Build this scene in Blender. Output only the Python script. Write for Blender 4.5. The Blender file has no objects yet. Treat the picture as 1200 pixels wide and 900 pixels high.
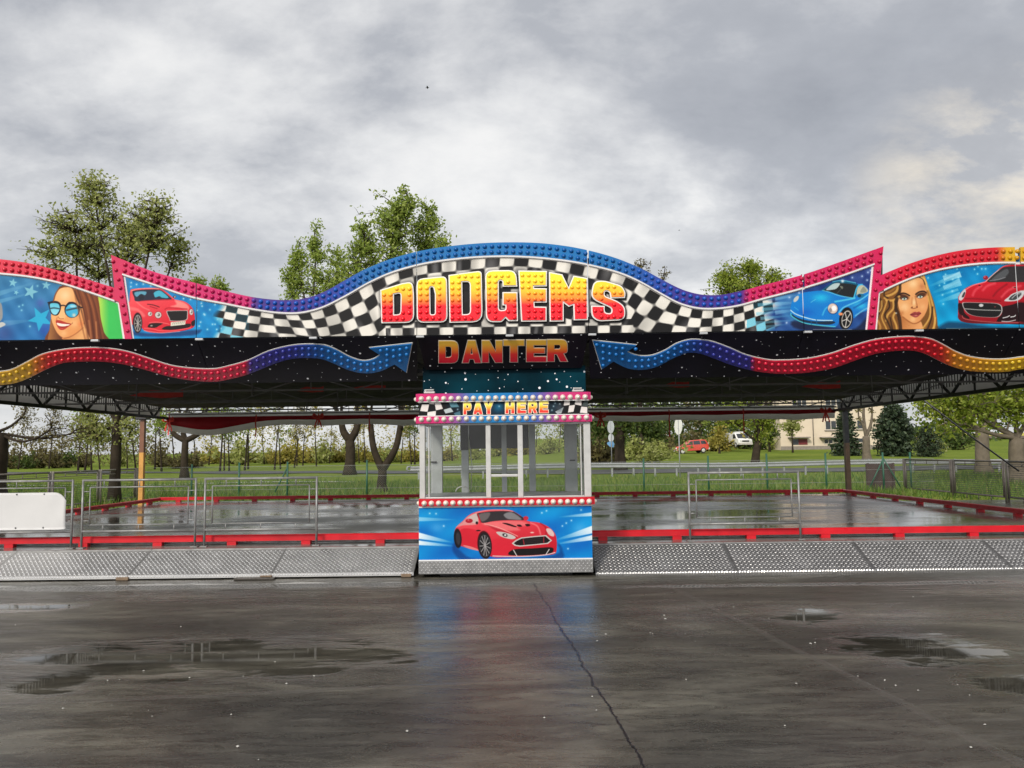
import bpy, bmesh, math, random
import numpy as np
from mathutils import Vector, Matrix
from mathutils.geometry import tessellate_polygon
R = math.radians
rng = np.random.default_rng(7)
random.seed(7)
sc = bpy.context.scene
COL = sc.collection

# ------------------------------------------------------------------ camera
F = 950.0                       # focal length in pixels of a 1200x900 frame
CAM = np.array([0.0, 0.0, 1.6])
PITCH, ROLL = R(4.81), R(0.70)
_f = np.array([0, math.cos(PITCH), math.sin(PITCH)])
_u0 = np.array([0, -math.sin(PITCH), math.cos(PITCH)])
_r0 = np.array([1.0, 0, 0])
_r = _r0 * math.cos(ROLL) - _u0 * math.sin(ROLL)
_u = _u0 * math.cos(ROLL) + _r0 * math.sin(ROLL)

def ray(px, py):
    return _f + _r * (px - 600) / F + _u * (450 - py) / F
def at_y(px, py, Y):            # point seen at (px,py) that stands at depth Y
    d = ray(px, py); return Vector(CAM + d * (Y / d[1]))
def at_z(px, py, Z=0.0):
    d = ray(px, py); return Vector(CAM + d * ((Z - CAM[2]) / d[2]))
def at_plane(px, py, p0, n):
    d = ray(px, py); t = np.dot(np.array(p0) - CAM, n) / np.dot(d, n)
    return Vector(CAM + d * t)
def proj(X, Y, Z):
    vx, vy, vz = X - CAM[0], Y - CAM[1], Z - CAM[2]
    w = vx * _f[0] + vy * _f[1] + vz * _f[2]
    return (600 + F * (vx * _r[0] + vy * _r[1] + vz * _r[2]) / w,
            450 - F * (vx * _u[0] + vy * _u[1] + vz * _u[2]) / w)

cam = bpy.data.cameras.new('camera'); cam_o = bpy.data.objects.new('camera', cam)
COL.objects.link(cam_o)
cam.sensor_width = 36; cam.lens = F / 1200 * 36
cam.clip_start = 0.1; cam.clip_end = 6000
M = Matrix(((_r[0], _u[0], -_f[0], CAM[0]), (_r[1], _u[1], -_f[1], CAM[1]),
            (_r[2], _u[2], -_f[2], CAM[2]), (0, 0, 0, 1)))
cam_o.matrix_world = M
sc.camera = cam_o
sc.cycles.max_bounces = 7; sc.cycles.diffuse_bounces = 3; sc.cycles.glossy_bounces = 3; sc.cycles.transparent_max_bounces = 12

# ------------------------------------------------------------------ materials
def lin(c):
    c = np.asarray(c, float) / 255.0
    return np.where(c <= 0.04045, c / 12.92, ((c + 0.055) / 1.055) ** 2.4)
def lc(*c):
    return tuple(float(v) for v in lin(c)) + (1.0,)

class NT:
    """tiny helper round a node tree"""
    def __init__(s, nt): s.nt = nt
    def n(s, t, **kw):
        nd = s.nt.nodes.new(t)
        for k, v in kw.items(): setattr(nd, k, v)
        return nd
    def l(s, a, b): s.nt.links.new(a, b)
    def val(s, x, sock):
        if isinstance(x, (int, float)): sock.default_value = x
        elif isinstance(x, tuple): sock.default_value = x
        else: s.l(x, sock)
    def m(s, op, a, b=None, c=None, clamp=False):
        nd = s.n('ShaderNodeMath', operation=op, use_clamp=clamp)
        s.val(a, nd.inputs[0])
        if b is not None: s.val(b, nd.inputs[1])
        if c is not None: s.val(c, nd.inputs[2])
        return nd.outputs[0]
    def noise(s, vec, scale, detail=4, rough=0.55, dist=0.0):
        nd = s.n('ShaderNodeTexNoise'); 
        if vec is not None: s.l(vec, nd.inputs['Vector'])
        nd.inputs['Scale'].default_value = scale; nd.inputs['Detail'].default_value = detail
        nd.inputs['Roughness'].default_value = rough; nd.inputs['Distortion'].default_value = dist
        return nd.outputs['Fac']
    def ramp(s, fac, stops, interp='LINEAR'):
        nd = s.n('ShaderNodeValToRGB'); cr = nd.color_ramp; cr.interpolation = interp
        while len(cr.elements) < len(stops): cr.elements.new(0.5)
        for e, (p, c) in zip(cr.elements, stops):
            e.position = p; e.color = c if len(c) == 4 else tuple(c) + (1,)
        s.l(fac, nd.inputs[0]); return nd.outputs['Color']
    def mix(s, fac, a, b, blend='MIX'):
        nd = s.n('ShaderNodeMix', data_type='RGBA', blend_type=blend)
        s.val(fac, nd.inputs[0]); s.val(a, nd.inputs[6]); s.val(b, nd.inputs[7])
        return nd.outputs[2]
    def mapr(s, x, a, b, c, d, smooth=False):
        nd = s.n('ShaderNodeMapRange'); nd.clamp = True
        if smooth: nd.interpolation_type = 'SMOOTHSTEP'
        s.val(x, nd.inputs[0])
        for i, v in zip((1, 2, 3, 4), (a, b, c, d)): s.val(v, nd.inputs[i])
        return nd.outputs[0]
    def mapping(s, vec, scale=(1, 1, 1), loc=(0, 0, 0), rot=(0, 0, 0)):
        nd = s.n('ShaderNodeMapping'); s.l(vec, nd.inputs[0])
        nd.inputs[1].default_value = loc; nd.inputs[2].default_value = rot; nd.inputs[3].default_value = scale
        return nd.outputs[0]
    def bump(s, h, strength=0.2, dist=0.02):
        nd = s.n('ShaderNodeBump'); s.l(h, nd.inputs['Height'])
        nd.inputs['Strength'].default_value = strength; nd.inputs['Distance'].default_value = dist
        return nd.outputs[0]

def newmat(name):
    m = bpy.data.materials.new(name); m.use_nodes = True
    t = NT(m.node_tree); p = m.node_tree.nodes['Principled BSDF']
    return m, t, p

MATS = {}
def simple(name, rgb, rough=0.5, metal=0.0, var=0.18, scale=4.0, bump=0.0, bscale=40, coat=0.0, rvar=0.15, spec=0.5):
    """one base colour with uneven wear, gloss and a little relief"""
    if name in MATS: return MATS[name]
    m, t, p = newmat(name)
    co = t.n('ShaderNodeTexCoord').outputs['Object']
    c = np.array(rgb[:3])
    n1 = t.noise(co, scale, 6, 0.6)
    t.l(t.ramp(n1, [(0.3, tuple(c * (1 - var))), (0.7, tuple(np.minimum(c * (1 + var), 1)))]), p.inputs['Base Color'])
    n2 = t.noise(co, scale * 2.3, 4)
    t.l(t.mapr(n2, 0.3, 0.7, max(rough - rvar, 0.03), min(rough + rvar, 1)), p.inputs['Roughness'])
    p.inputs['Metallic'].default_value = metal
    p.inputs['Specular IOR Level'].default_value = spec
    if coat: p.inputs['Coat Weight'].default_value = coat; p.inputs['Coat Roughness'].default_value = 0.08
    if bump:
        t.l(t.bump(t.noise(co, bscale, 4), bump, 0.01), p.inputs['Normal'])
    MATS[name] = m
    return m

def vcol(name, rough=0.3, coat=0.3, spec=0.5, gain=1.0):
    m, t, p = newmat(name)
    a = t.n('ShaderNodeAttribute', attribute_name='Col')
    co = t.n('ShaderNodeTexCoord').outputs['Object']
    dirt = t.mapr(t.noise(co, 2.2, 6, 0.65), 0.35, 0.75, gain, gain*0.88)
    t.l(t.mix(1.0, a.outputs['Color'], dirt, 'MULTIPLY'), p.inputs['Base Color'])
    p.inputs['Roughness'].default_value = rough; p.inputs['Specular IOR Level'].default_value = spec
    p.inputs['Coat Weight'].default_value = coat; p.inputs['Coat Roughness'].default_value = 0.12
    return m

def cloth(name, rgb, trans=0.5, var=0.12, scale=3):
    """thin cloth that lets some light through"""
    m = simple(name, rgb, 0.7, 0, var, scale); t = NT(m.node_tree); p = m.node_tree.nodes['Principled BSDF']
    tr = t.n('ShaderNodeBsdfTranslucent'); tr.inputs[0].default_value = tuple(rgb[:3]) + (1,); mx = t.n('ShaderNodeMixShader'); mx.inputs[0].default_value = trans
    t.l(p.outputs[0], mx.inputs[1]); t.l(tr.outputs[0], mx.inputs[2]); t.l(mx.outputs[0], m.node_tree.nodes['Material Output'].inputs[0]); return m

# ------------------------------------------------------------------ objects
ORG = {}
def tag(o, label=None, cat=None, group=None, kind=None):
    if label: o['label'] = label
    if cat: o['category'] = cat
    if group: o['group'] = group
    if kind: o['kind'] = kind
    return o
def thing(name, loc, label, cat, group=None):
    o = bpy.data.objects.new(name, None); COL.objects.link(o)
    o.empty_display_size = 0.2
    o.location = loc; ORG[o] = Vector(loc)
    return tag(o, label, cat, group)
def link(name, me, mats, parent=None, org=None):
    o = bpy.data.objects.new(name, me); COL.objects.link(o)
    for m in (mats if isinstance(mats, (list, tuple)) else [mats]): me.materials.append(m)
    if parent is not None:
        o.parent = parent; ORG[o] = ORG[parent]
    else:
        o.location = org if org else (0, 0, 0); ORG[o] = Vector(org if org else (0, 0, 0))
    return o
def dup(o, parent=None):
    c = o.copy(); COL.objects.link(c)
    ORG[c] = ORG[o]
    if parent is not None: c.parent = parent
    for ch in list(o.children): dup(ch, c)
    return c

class MB:
    """collects shapes (world coordinates) into ONE mesh"""
    def __init__(s): s.v = []; s.f = []; s.mi = []; s.sm = []; s.c = []; s.hascol = False
    def add(s, vs, fs, mi=0, smooth=False, col=None):
        b = len(s.v)
        s.v += [tuple(v) for v in vs]
        s.f += [tuple(i + b for i in f) for f in fs]
        s.mi += [mi] * len(fs); s.sm += [smooth] * len(fs)
        if col is None: s.c += [(1, 1, 1)] * len(vs)
        else:
            s.hascol = True
            s.c += ([tuple(col)] * len(vs)) if not isinstance(col[0], (tuple, list, np.ndarray)) else [tuple(c) for c in col]
        return s
    def box(s, x0, x1, y0, y1, z0, z1, mi=0, col=None):
        vs = [(x0, y0, z0), (x1, y0, z0), (x1, y1, z0), (x0, y1, z0), (x0, y0, z1), (x1, y0, z1), (x1, y1, z1), (x0, y1, z1)]
        fs = [(0, 3, 2, 1), (4, 5, 6, 7), (0, 1, 5, 4), (1, 2, 6, 5), (2, 3, 7, 6), (3, 0, 4, 7)]
        return s.add(vs, fs, mi, False, col)
    def bbox(s, x0, x1, y0, y1, z0, z1, b=0.01, mi=0):
        """box with chamfered edges"""
        bm = bmesh.new(); bmesh.ops.create_cube(bm, size=1)
        for v in bm.verts:
            v.co = ((x0 + x1) / 2 + v.co.x * (x1 - x0), (y0 + y1) / 2 + v.co.y * (y1 - y0), (z0 + z1) / 2 + v.co.z * (z1 - z0))
        bmesh.ops.bevel(bm, geom=bm.edges[:], offset=b, segments=2, affect='EDGES', profile=0.6)
        bm.verts.index_update()
        s.add([v.co[:] for v in bm.verts], [[v.index for v in f.verts] for f in bm.faces], mi)
        bm.free(); return s
    def bar(s, a, b, w, h, mi=0, up=(0, 0, 1)):
        """rectangular bar from a to b"""
        a, b = Vector(a), Vector(b); d = (b - a).normalized(); up = Vector(up)
        if abs(d.dot(up)) > 0.98: up = Vector((0, 1, 0))
        sx = d.cross(up).normalized() * (w / 2); sz = sx.cross(d).normalized() * (h / 2)
        vs = [p + i * sx + j * sz for p in (a, b) for i, j in ((-1, -1), (1, -1), (1, 1), (-1, 1))]
        return s.add(vs, [(0, 3, 2, 1), (4, 5, 6, 7), (0, 1, 5, 4), (1, 2, 6, 5), (2, 3, 7, 6), (3, 0, 4, 7)], mi)
    def tube(s, pts, rad, n=8, mi=0, cap=True):
        pts = [Vector(p) for p in pts]; rad = rad if isinstance(rad, (list, tuple)) else [rad] * len(pts)
        vs = []; fs = []; ref = None
        for i, p in enumerate(pts):
            d = (pts[min(i + 1, len(pts) - 1)] - pts[max(i - 1, 0)]).normalized()
            if ref is None: ref = Vector((1, 0, 0)) if abs(d.x) < 0.8 else Vector((0, 1, 0))
            a = (ref - d * ref.dot(d)).normalized(); b = d.cross(a); ref = a
            for k in range(n):
                t = 2 * math.pi * k / n
                vs.append(p + (a * math.cos(t) + b * math.sin(t)) * rad[i])
        for i in range(len(pts) - 1):
            for k in range(n):
                fs.append((i * n + k, i * n + (k + 1) % n, (i + 1) * n + (k + 1) % n, (i + 1) * n + k))
        if cap: fs.append(tuple(reversed(range(n)))); fs.append(tuple(range((len(pts) - 1) * n, len(pts) * n)))
        return s.add(vs, fs, mi, n > 5)
    def dome(s, c, u, v, nrm, r, h, mi=0, col=None, seg=8):
        c, u, v, nrm = Vector(c), Vector(u), Vector(v), Vector(nrm)
        vs = []; fs = []
        for a, hh in ((1.0, 0.0), (0.82, 0.62), (0.42, 0.93)):
            for k in range(seg):
                t = 2 * math.pi * k / seg
                vs.append(c + (u * math.cos(t) + v * math.sin(t)) * r * a + nrm * h * hh)
        vs.append(c + nrm * h)
        for i in range(2):
            for k in range(seg): fs.append((i * seg + k, i * seg + (k + 1) % seg, (i + 1) * seg + (k + 1) % seg, (i + 1) * seg + k))
        for k in range(seg): fs.append((2 * seg + k, 2 * seg + (k + 1) % seg, 3 * seg))
        return s.add(vs, fs, mi, True, col)
    def prism(s, loops, d, mi=0, mis=None, col=None):
        """closed outline(s) (first is outer, rest holes) extruded by vector d; the given loop is the front"""
        loops = [[Vector(p) for p in L] for L in loops]; d = Vector(d)
        tri = tessellate_polygon(loops)
        flat = [p for L in loops for p in L]; n = len(flat)
        # face orientation: the front should look against d
        fs = []
        for t in tri:
            a, b, c = (flat[i] for i in t)
            if (b - a).cross(c - a).dot(d) > 0: t = (t[0], t[2], t[1])
            fs.append(tuple(t))
        back = [(a + n, c + n, b + n) for a, b, c in fs]
        s.add(flat + [p + d for p in flat], fs + back, mi, False, None if col is None else list(col) * 2)
        o = 0
        for L in loops:
            k = len(L)
            s.add(L + [p + d for p in L], [(i, (i + 1) % k, (i + 1) % k + k, i + k) for i in range(k)],
                  mi if mis is None else mis, False, None if col is None else list(col[o:o + k]) * 2)
            o += k
        return s
    def build(s, name, mats, parent=None, org=None):
        o0 = ORG[parent] if parent is not None else Vector(org if org else (0, 0, 0))
        me = bpy.data.meshes.new(name)
        me.from_pydata([(a - o0.x, b - o0.y, c - o0.z) for a, b, c in s.v], [], s.f)
        me.polygons.foreach_set('material_index', s.mi); me.polygons.foreach_set('use_smooth', s.sm)
        if s.hascol:
            at = me.color_attributes.new('Col', 'FLOAT_COLOR', 'POINT')
            arr = np.ones((len(s.v), 4), np.float32); arr[:, :3] = np.array(s.c)
            at.data.foreach_set('color', arr.ravel())
        me.update()
        return link(name, me, mats, parent, org)

def np_mesh(name, V, Q, mats, parent=None, cols=None, smooth=False, org=None):
    """big mesh of quads from arrays (world coordinates)"""
    o0 = ORG[parent] if parent is not None else Vector(org if org else (0, 0, 0))
    me = bpy.data.meshes.new(name)
    V = (V - np.array(o0)).astype(np.float32); Q = Q.astype(np.int32)
    me.vertices.add(len(V)); me.vertices.foreach_set('co', V.ravel())
    me.loops.add(Q.size); me.loops.foreach_set('vertex_index', Q.ravel())
    me.polygons.add(len(Q)); me.polygons.foreach_set('loop_start', np.arange(0, Q.size, 4, dtype=np.int32))
    me.polygons.foreach_set('loop_total', np.full(len(Q), 4, np.int32))
    if smooth: me.polygons.foreach_set('use_smooth', np.ones(len(Q), bool))
    if cols is not None:
        at = me.color_attributes.new('Col', 'FLOAT_COLOR', 'POINT')
        arr = np.ones((len(V), 4), np.float32); arr[:, :3] = cols
        at.data.foreach_set('color', arr.ravel())
    me.update(calc_edges=True)
    return link(name, me, mats, parent, org)

def interp(pts):
    xs = np.array([p[0] for p in pts], float); ys = np.array([p[1] for p in pts], float)
    m = np.gradient(ys, xs)
    def f(x):           # cubic Hermite through the points
        x = np.asarray(x, float); i = np.clip(np.searchsorted(xs, x) - 1, 0, len(xs) - 2)
        h = xs[i + 1] - xs[i]; t = np.clip((x - xs[i]) / h, 0, 1)
        return ((2*t**3-3*t**2+1)*ys[i] + (t**3-2*t**2+t)*h*m[i] + (-2*t**3+3*t**2)*ys[i+1] + (t**3-t**2)*h*m[i+1])
    return f
def catmull(P, n=5, closed=True):
    P = [np.array(p, float) for p in P]; out = []; k = len(P)
    for i in range(k if closed else k - 1):
        if closed: p0, p1, p2, p3 = P[(i - 1) % k], P[i], P[(i + 1) % k], P[(i + 2) % k]
        else: p0, p1, p2, p3 = P[max(i - 1, 0)], P[i], P[i + 1], P[min(i + 2, k - 1)]
        for j in range(n):
            t = j / n
            out.append(0.5 * ((2*p1) + (-p0+p2)*t + (2*p0-5*p1+4*p2-p3)*t*t + (-p0+3*p1-3*p2+p3)*t**3))
    if not closed: out.append(P[-1])
    return [tuple(p) for p in out]
def offset_poly(P, d):
    """grow (d>0) a 2-D outline; orientation is taken into account, corners are mitred with a limit"""
    P = [np.array(p, float) for p in P]; k = len(P)
    area = sum(P[i][0] * P[(i+1) % k][1] - P[(i+1) % k][0] * P[i][1] for i in range(k))
    s = 1 if area > 0 else -1; out = []
    for i in range(k):
        a, b, c = P[i-1], P[i], P[(i+1) % k]
        e1 = b - a; e2 = c - b
        l1, l2 = np.linalg.norm(e1), np.linalg.norm(e2)
        if l1 < 1e-9 or l2 < 1e-9: out.append(tuple(b)); continue
        n1 = np.array([e1[1], -e1[0]]) / l1 * s; n2 = np.array([e2[1], -e2[0]]) / l2 * s
        m = n1 + n2; q = m.dot(m)
        m = m / max(q, 0.8) * 2
        out.append(tuple(b + m * d))
    return out
def roundp(P):
    """corner list (x, y, radius) -> outline with rounded corners"""
    out = []; k = len(P)
    for i in range(k):
        p = np.array(P[i][:2], float); r = P[i][2] if len(P[i]) > 2 else 0
        if r <= 0: out.append(tuple(p)); continue
        a = np.array(P[i-1][:2], float); b = np.array(P[(i+1) % k][:2], float)
        u = a - p; v = b - p; lu, lv = np.linalg.norm(u), np.linalg.norm(v)
        r = min(r, lu * 0.49, lv * 0.49)
        s, e = p + u / lu * r, p + v / lv * r
        for t in np.linspace(0, 1, 5): out.append(tuple((1-t)**2 * s + 2*t*(1-t) * p + t*t * e))
    return out
def inside(P, x, y):
    c = False; k = len(P)
    for i in range(k):
        x1, y1 = P[i]; x2, y2 = P[i-1]
        if (y1 > y) != (y2 > y) and x < (x2 - x1) * (y - y1) / (y2 - y1) + x1: c = not c
    return c
def dist_poly(P, x, y):
    d = 1e9; k = len(P)
    for i in range(k):
        x1, y1 = P[i]; x2, y2 = P[i-1]; dx, dy = x2-x1, y2-y1; L = dx*dx+dy*dy
        t = 0 if L == 0 else max(0, min(1, ((x-x1)*dx+(y-y1)*dy)/L))
        d = min(d, math.hypot(x-x1-t*dx, y-y1-t*dy))
    return d
# ------------------------------------------------------------------ airbrushed pictures (painted into mesh colours)
class Art:
    """a regular grid on an upright board, each grid point knowing where it lies in picture units"""
    def __init__(s, X0, X1, Z0, Z1, Y, step):
        s.nx = int((X1 - X0) / step) + 1; s.nz = int((Z1 - Z0) / step) + 1
        s.gx = np.linspace(X0, X1, s.nx); s.gz = np.linspace(Z1, Z0, s.nz); s.Yd = Y
        GX, GZ = np.meshgrid(s.gx, s.gz)
        s.X, s.Y = proj(GX, np.full_like(GX, Y), GZ)
        s.C = np.zeros(s.X.shape + (3,))
    def win(s, x0, x1, y0, y1):
        cx = s.X[s.nz // 2]; cy = s.Y[:, s.nx // 2]; m = 6
        i0, i1 = np.searchsorted(cx, [x0 - m, x1 + m]); j0, j1 = np.searchsorted(cy, [y0 - m, y1 + m])
        return slice(j0, j1), slice(i0, i1)
    def put(s, sl, a, col):
        X, Y = s.X[sl], s.Y[sl]
        c = s.color(col, X, Y); a = a[..., None]
        s.C[sl] = s.C[sl] * (1 - a) + c * a
    def color(s, col, X, Y):
        if callable(col): return col(X, Y)
        if col[0] == 'g':           # ('g', p0, c0, p1, c1): blend between two points
            _, p0, c0, p1, c1 = col
            dx, dy = p1[0]-p0[0], p1[1]-p0[1]
            t = np.clip(((X-p0[0])*dx + (Y-p0[1])*dy) / (dx*dx+dy*dy), 0, 1)[..., None]
            return np.array(c0, float) * (1-t) + np.array(c1, float) * t
        return np.broadcast_to(np.array(col, float), X.shape + (3,))
    def fill(s, col):
        s.put((slice(None), slice(None)), np.ones(s.X.shape), col)
    @staticmethod
    def _dist(P, X, Y, closed=True):
        d = np.full(X.shape, 1e9); k = len(P); ins = np.zeros(X.shape, bool)
        for i in range(k if closed else k - 1):
            x1, y1 = P[i]; x2, y2 = P[(i+1) % k]; dx, dy = x2-x1, y2-y1; L = dx*dx+dy*dy
            if L < 1e-12: continue
            t = np.clip(((X-x1)*dx + (Y-y1)*dy) / L, 0, 1)
            d = np.minimum(d, (X-x1-t*dx)**2 + (Y-y1-t*dy)**2)
            if closed and y1 != y2:
                ins ^= ((y1 > Y) != (y2 > Y)) & (X < dx*(Y-y1)/dy + x1)
        return np.sqrt(d), ins
    def poly(s, P, col, soft=0.6, smooth=True, alpha=1.0, mask=None):
        if smooth: P = catmull(P, 4)
        xs = [p[0] for p in P]; ys = [p[1] for p in P]
        sl = s.win(min(xs)-soft*2, max(xs)+soft*2, min(ys)-soft*2, max(ys)+soft*2)
        if s.X[sl].size == 0: return
        d, ins = s._dist(P, s.X[sl], s.Y[sl]); d = np.where(ins, d, -d)
        a = np.clip(d / soft + 0.5, 0, 1) * alpha
        if mask is not None: a = a * mask(s.X[sl], s.Y[sl])
        s.put(sl, a, col)
    def line(s, P, w, col, soft=0.6, alpha=1.0, smooth=True):
        if smooth and len(P) > 2: P = catmull(P, 4, False)
        xs = [p[0] for p in P]; ys = [p[1] for p in P]; e = w + soft*2
        sl = s.win(min(xs)-e, max(xs)+e, min(ys)-e, max(ys)+e)
        if s.X[sl].size == 0: return
        d, _ = s._dist(P, s.X[sl], s.Y[sl], False)
        s.put(sl, np.clip((w/2 - d) / soft + 0.5, 0, 1) * alpha, col)
    def ell(s, cx, cy, rx, ry, col, soft=0.6, alpha=1.0, ang=0):
        e = max(rx, ry) + soft*2
        sl = s.win(cx-e, cx+e, cy-e, cy+e)
        if s.X[sl].size == 0: return
        ca, sa = math.cos(R(ang)), math.sin(R(ang))
        dx, dy = s.X[sl]-cx, s.Y[sl]-cy; u, v = (dx*ca+dy*sa)/rx, (dy*ca-dx*sa)/ry
        d = (1 - np.sqrt(u*u+v*v)) * min(rx, ry)
        s.put(sl, np.clip(d/soft+0.5, 0, 1)*alpha, col)
    def glow(s, cx, cy, r, col, alpha=0.6, ry=None):
        ry = ry or r; e = max(r, ry)*2.4
        sl = s.win(cx-e, cx+e, cy-e, cy+e)
        if s.X[sl].size == 0: return
        a = np.exp(-(((s.X[sl]-cx)/r)**2 + ((s.Y[sl]-cy)/ry)**2)) * alpha
        s.put(sl, a, col)
    def star(s, cx, cy, r, rot, col, alpha=0.8):
        P = [(cx + (r if k % 2 == 0 else r*0.42)*math.sin(R(rot+36*k)), cy - (r if k % 2 == 0 else r*0.42)*math.cos(R(rot+36*k))) for k in range(10)]
        s.poly(P, col, 0.7, False, alpha)
    def spark(s, pts, col=(225, 245, 255), r=0.8):
        for x, y in pts:
            s.glow(x, y, r*2.0, col, 0.35); s.glow(x, y, r*0.8, col, 0.9)
    def wedge(s, a, b, w0, w1, col, alpha):
        """streak of light that widens from a to b and fades out at a"""
        a = np.array(a, float); b = np.array(b, float); d = b-a; L = np.linalg.norm(d); u = d/L; n = np.array([-u[1], u[0]])
        w = max(w0, w1)
        sl = s.win(min(a[0], b[0])-w, max(a[0], b[0])+w, min(a[1], b[1])-w, max(a[1], b[1])+w)
        if s.X[sl].size == 0: return
        dx, dy = s.X[sl]-a[0], s.Y[sl]-a[1]; t = (dx*u[0]+dy*u[1])/L; q = np.abs(dx*n[0]+dy*n[1])
        ww = (w0 + (w1-w0)*np.clip(t, 0, 1))/2
        al = np.clip((ww-q)/1.2+0.5, 0, 1) * np.clip(t, 0, 1)**0.8 * (t < 1.02)
        s.put(sl, al*alpha, col)
    def mesh(s, name, keep, mat, parent):
        """keep: mask function on picture units of the quad centres"""
        nz, nx = s.nz, s.nx
        GX, GZ = np.meshgrid(s.gx, s.gz)
        V = np.stack([GX.ravel(), np.full(GX.size, s.Yd), GZ.ravel()], 1)
        idx = np.arange(nz*nx).reshape(nz, nx)
        Q = np.stack([idx[1:, :-1], idx[1:, 1:], idx[:-1, 1:], idx[:-1, :-1]], -1).reshape(-1, 4)
        cx = (s.X[1:, 1:] + s.X[:-1, :-1]).ravel()/2; cy = (s.Y[1:, 1:] + s.Y[:-1, :-1]).ravel()/2
        Q = Q[keep(cx, cy)]
        used = np.zeros(nz*nx, bool); used[Q] = True
        remap = np.cumsum(used)-1
        return np_mesh(name, V[used], remap[Q], mat, parent, lin(np.clip(s.C.reshape(-1, 3)[used], 0, 255)))

def Z(ox, oy, k):
    return lambda *p: [(ox + a/k, oy + b/k) for a, b in p]

# --- outline of the big signboard, in picture units ---
OUT_L = interp([(-270, 322), (-200, 308), (-120, 300), (-60, 299.5), (0, 304), (30, 308), (60, 315), (90, 323.5), (120, 333), (135, 337.5)])
IN_L = interp([(-270, 338), (-200, 324), (-120, 316), (-60, 315.5), (0, 320), (37, 324), (75, 332), (112, 344), (140, 354)])
OUT_C = interp([(131, 299), (180, 318.5), (228, 331.5), (265, 341.5), (300, 349), (322, 351.5), (340, 352), (360, 349.5), (380, 342.5), (400, 331.5), (425, 317.5), (455, 305), (486, 296), (540, 287.5), (590, 284.5), (640, 286), (690, 294), (730, 306), (755, 317), (780, 330.5), (800, 340), (820, 345.3), (842, 346), (867, 341.5), (892, 335), (941, 322), (987.5, 306), (1034.5, 289)])
IN_C = interp([(144, 321), (175, 331), (225, 347.5), (265, 355.5), (300, 362.3), (327, 366), (352, 366), (377, 360), (402, 348), (435, 329.5), (455, 320.5), (486, 311), (540, 302.5), (590, 300), (640, 302.5), (690, 310), (740, 325), (755, 332.5), (775, 344), (795, 354.5), (817, 360.5), (840, 361), (865, 357.5), (892, 350), (941, 337), (982, 324), (1024, 309)])
OUT_R = interp([(1031, 323), (1050, 315), (1075, 306), (1100, 299), (1125, 294), (1150, 291.3), (1200, 290), (1260, 292), (1330, 300), (1400, 313), (1445, 324)])
IN_R = interp([(1029, 342.5), (1050, 332.5), (1075, 322.5), (1100, 315.5), (1125, 311), (1150, 308.3), (1200, 307.5), (1260, 309), (1330, 317), (1400, 330), (1445, 341)])
def YBOT(x): return 391.6 + (592 - np.asarray(x, float)) * 0.0122

def checker(A, x0, x1):
    """wavy chequered flag between the border's inner edge and the foot of the board"""
    sl = A.win(x0, x1, 290, 405); X, Y = A.X[sl], A.Y[sl]
    xs = np.arange(230, 950.0); yt = IN_C(xs); sp = np.gradient(yt, xs)
    pit = np.interp(xs, [230, 270, 340, 400, 440, 500, 690, 740, 780, 830, 900], [12, 13.5, 14, 16, 17.5, 17.5, 16.5, 17, 13.5, 12, 11.5])
    ss = np.cumsum(np.sqrt(1 + sp**2) / pit)
    slope = np.interp(X, xs, sp)
    for _ in range(2):
        xf = X + 0.75 * slope * (Y - np.interp(X, xs, yt)); slope = np.interp(xf, xs, sp)
    xf += -(Y - np.interp(xf, xs, yt)) * (0.55*np.exp(-((xf-345)/28)**2) - 0.10)
    dist = (Y - np.interp(xf, xs, yt)) * np.sqrt(1/(1+np.interp(xf, xs, sp)**2))**0.5
    rh = np.interp(xf, [255, 330, 400, 440, 720, 770, 830, 900], [8, 8.6, 11, 12.5, 12.6, 13, 10, 9])
    u = np.interp(xf, xs, ss); v = dist / rh - 0.05 + 0.12*np.sin(xf/23)
    mid = (X > 452) & (X < 742) & (Y > YBOT(X) - 16)
    u = np.where(mid, X / 15.2 + 0.12*np.sin(X/19), u); v = np.where(mid, (YBOT(X) - Y) / 9.2 + 0.05, v)
    g = np.sin(math.pi*u) * np.sin(math.pi*v)
    a = np.clip(0.5 + g*4.5, 0, 1)[..., None]
    n = 0.5+0.5*np.sin(xf/6.5 + 1.5*np.sin(xf/17))*np.cos(Y/25)
    white = np.array([243, 238, 228.]) * (0.78 + 0.22*np.clip(n*1.8, 0, 1))[..., None]
    black = np.array([26, 25, 26.]) + (np.clip(n-0.82, 0, 1)*420)[..., None]*0.9
    c = white*a + black*(1-a)
    ta = np.clip((300-X)/40, 0, 1) + np.clip((X-868)/35, 0, 1)     # tinted where the flag fades out
    tint = np.array([70, 190, 225.])
    ch = ((np.floor(u)+np.floor(v)*2) % 3 == 0)
    c = np.where((ta*ch)[..., None] > 0.2, c*0.35+tint*0.65*np.clip(0.35+a, 0, 1), c)
    edge = np.clip((X-252-4*np.sin(Y/4))/9, 0, 1) * np.clip((912-X-6*np.sin(Y/3.4))/14, 0, 1)
    A.put(sl, edge, lambda x, y: c)

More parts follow.
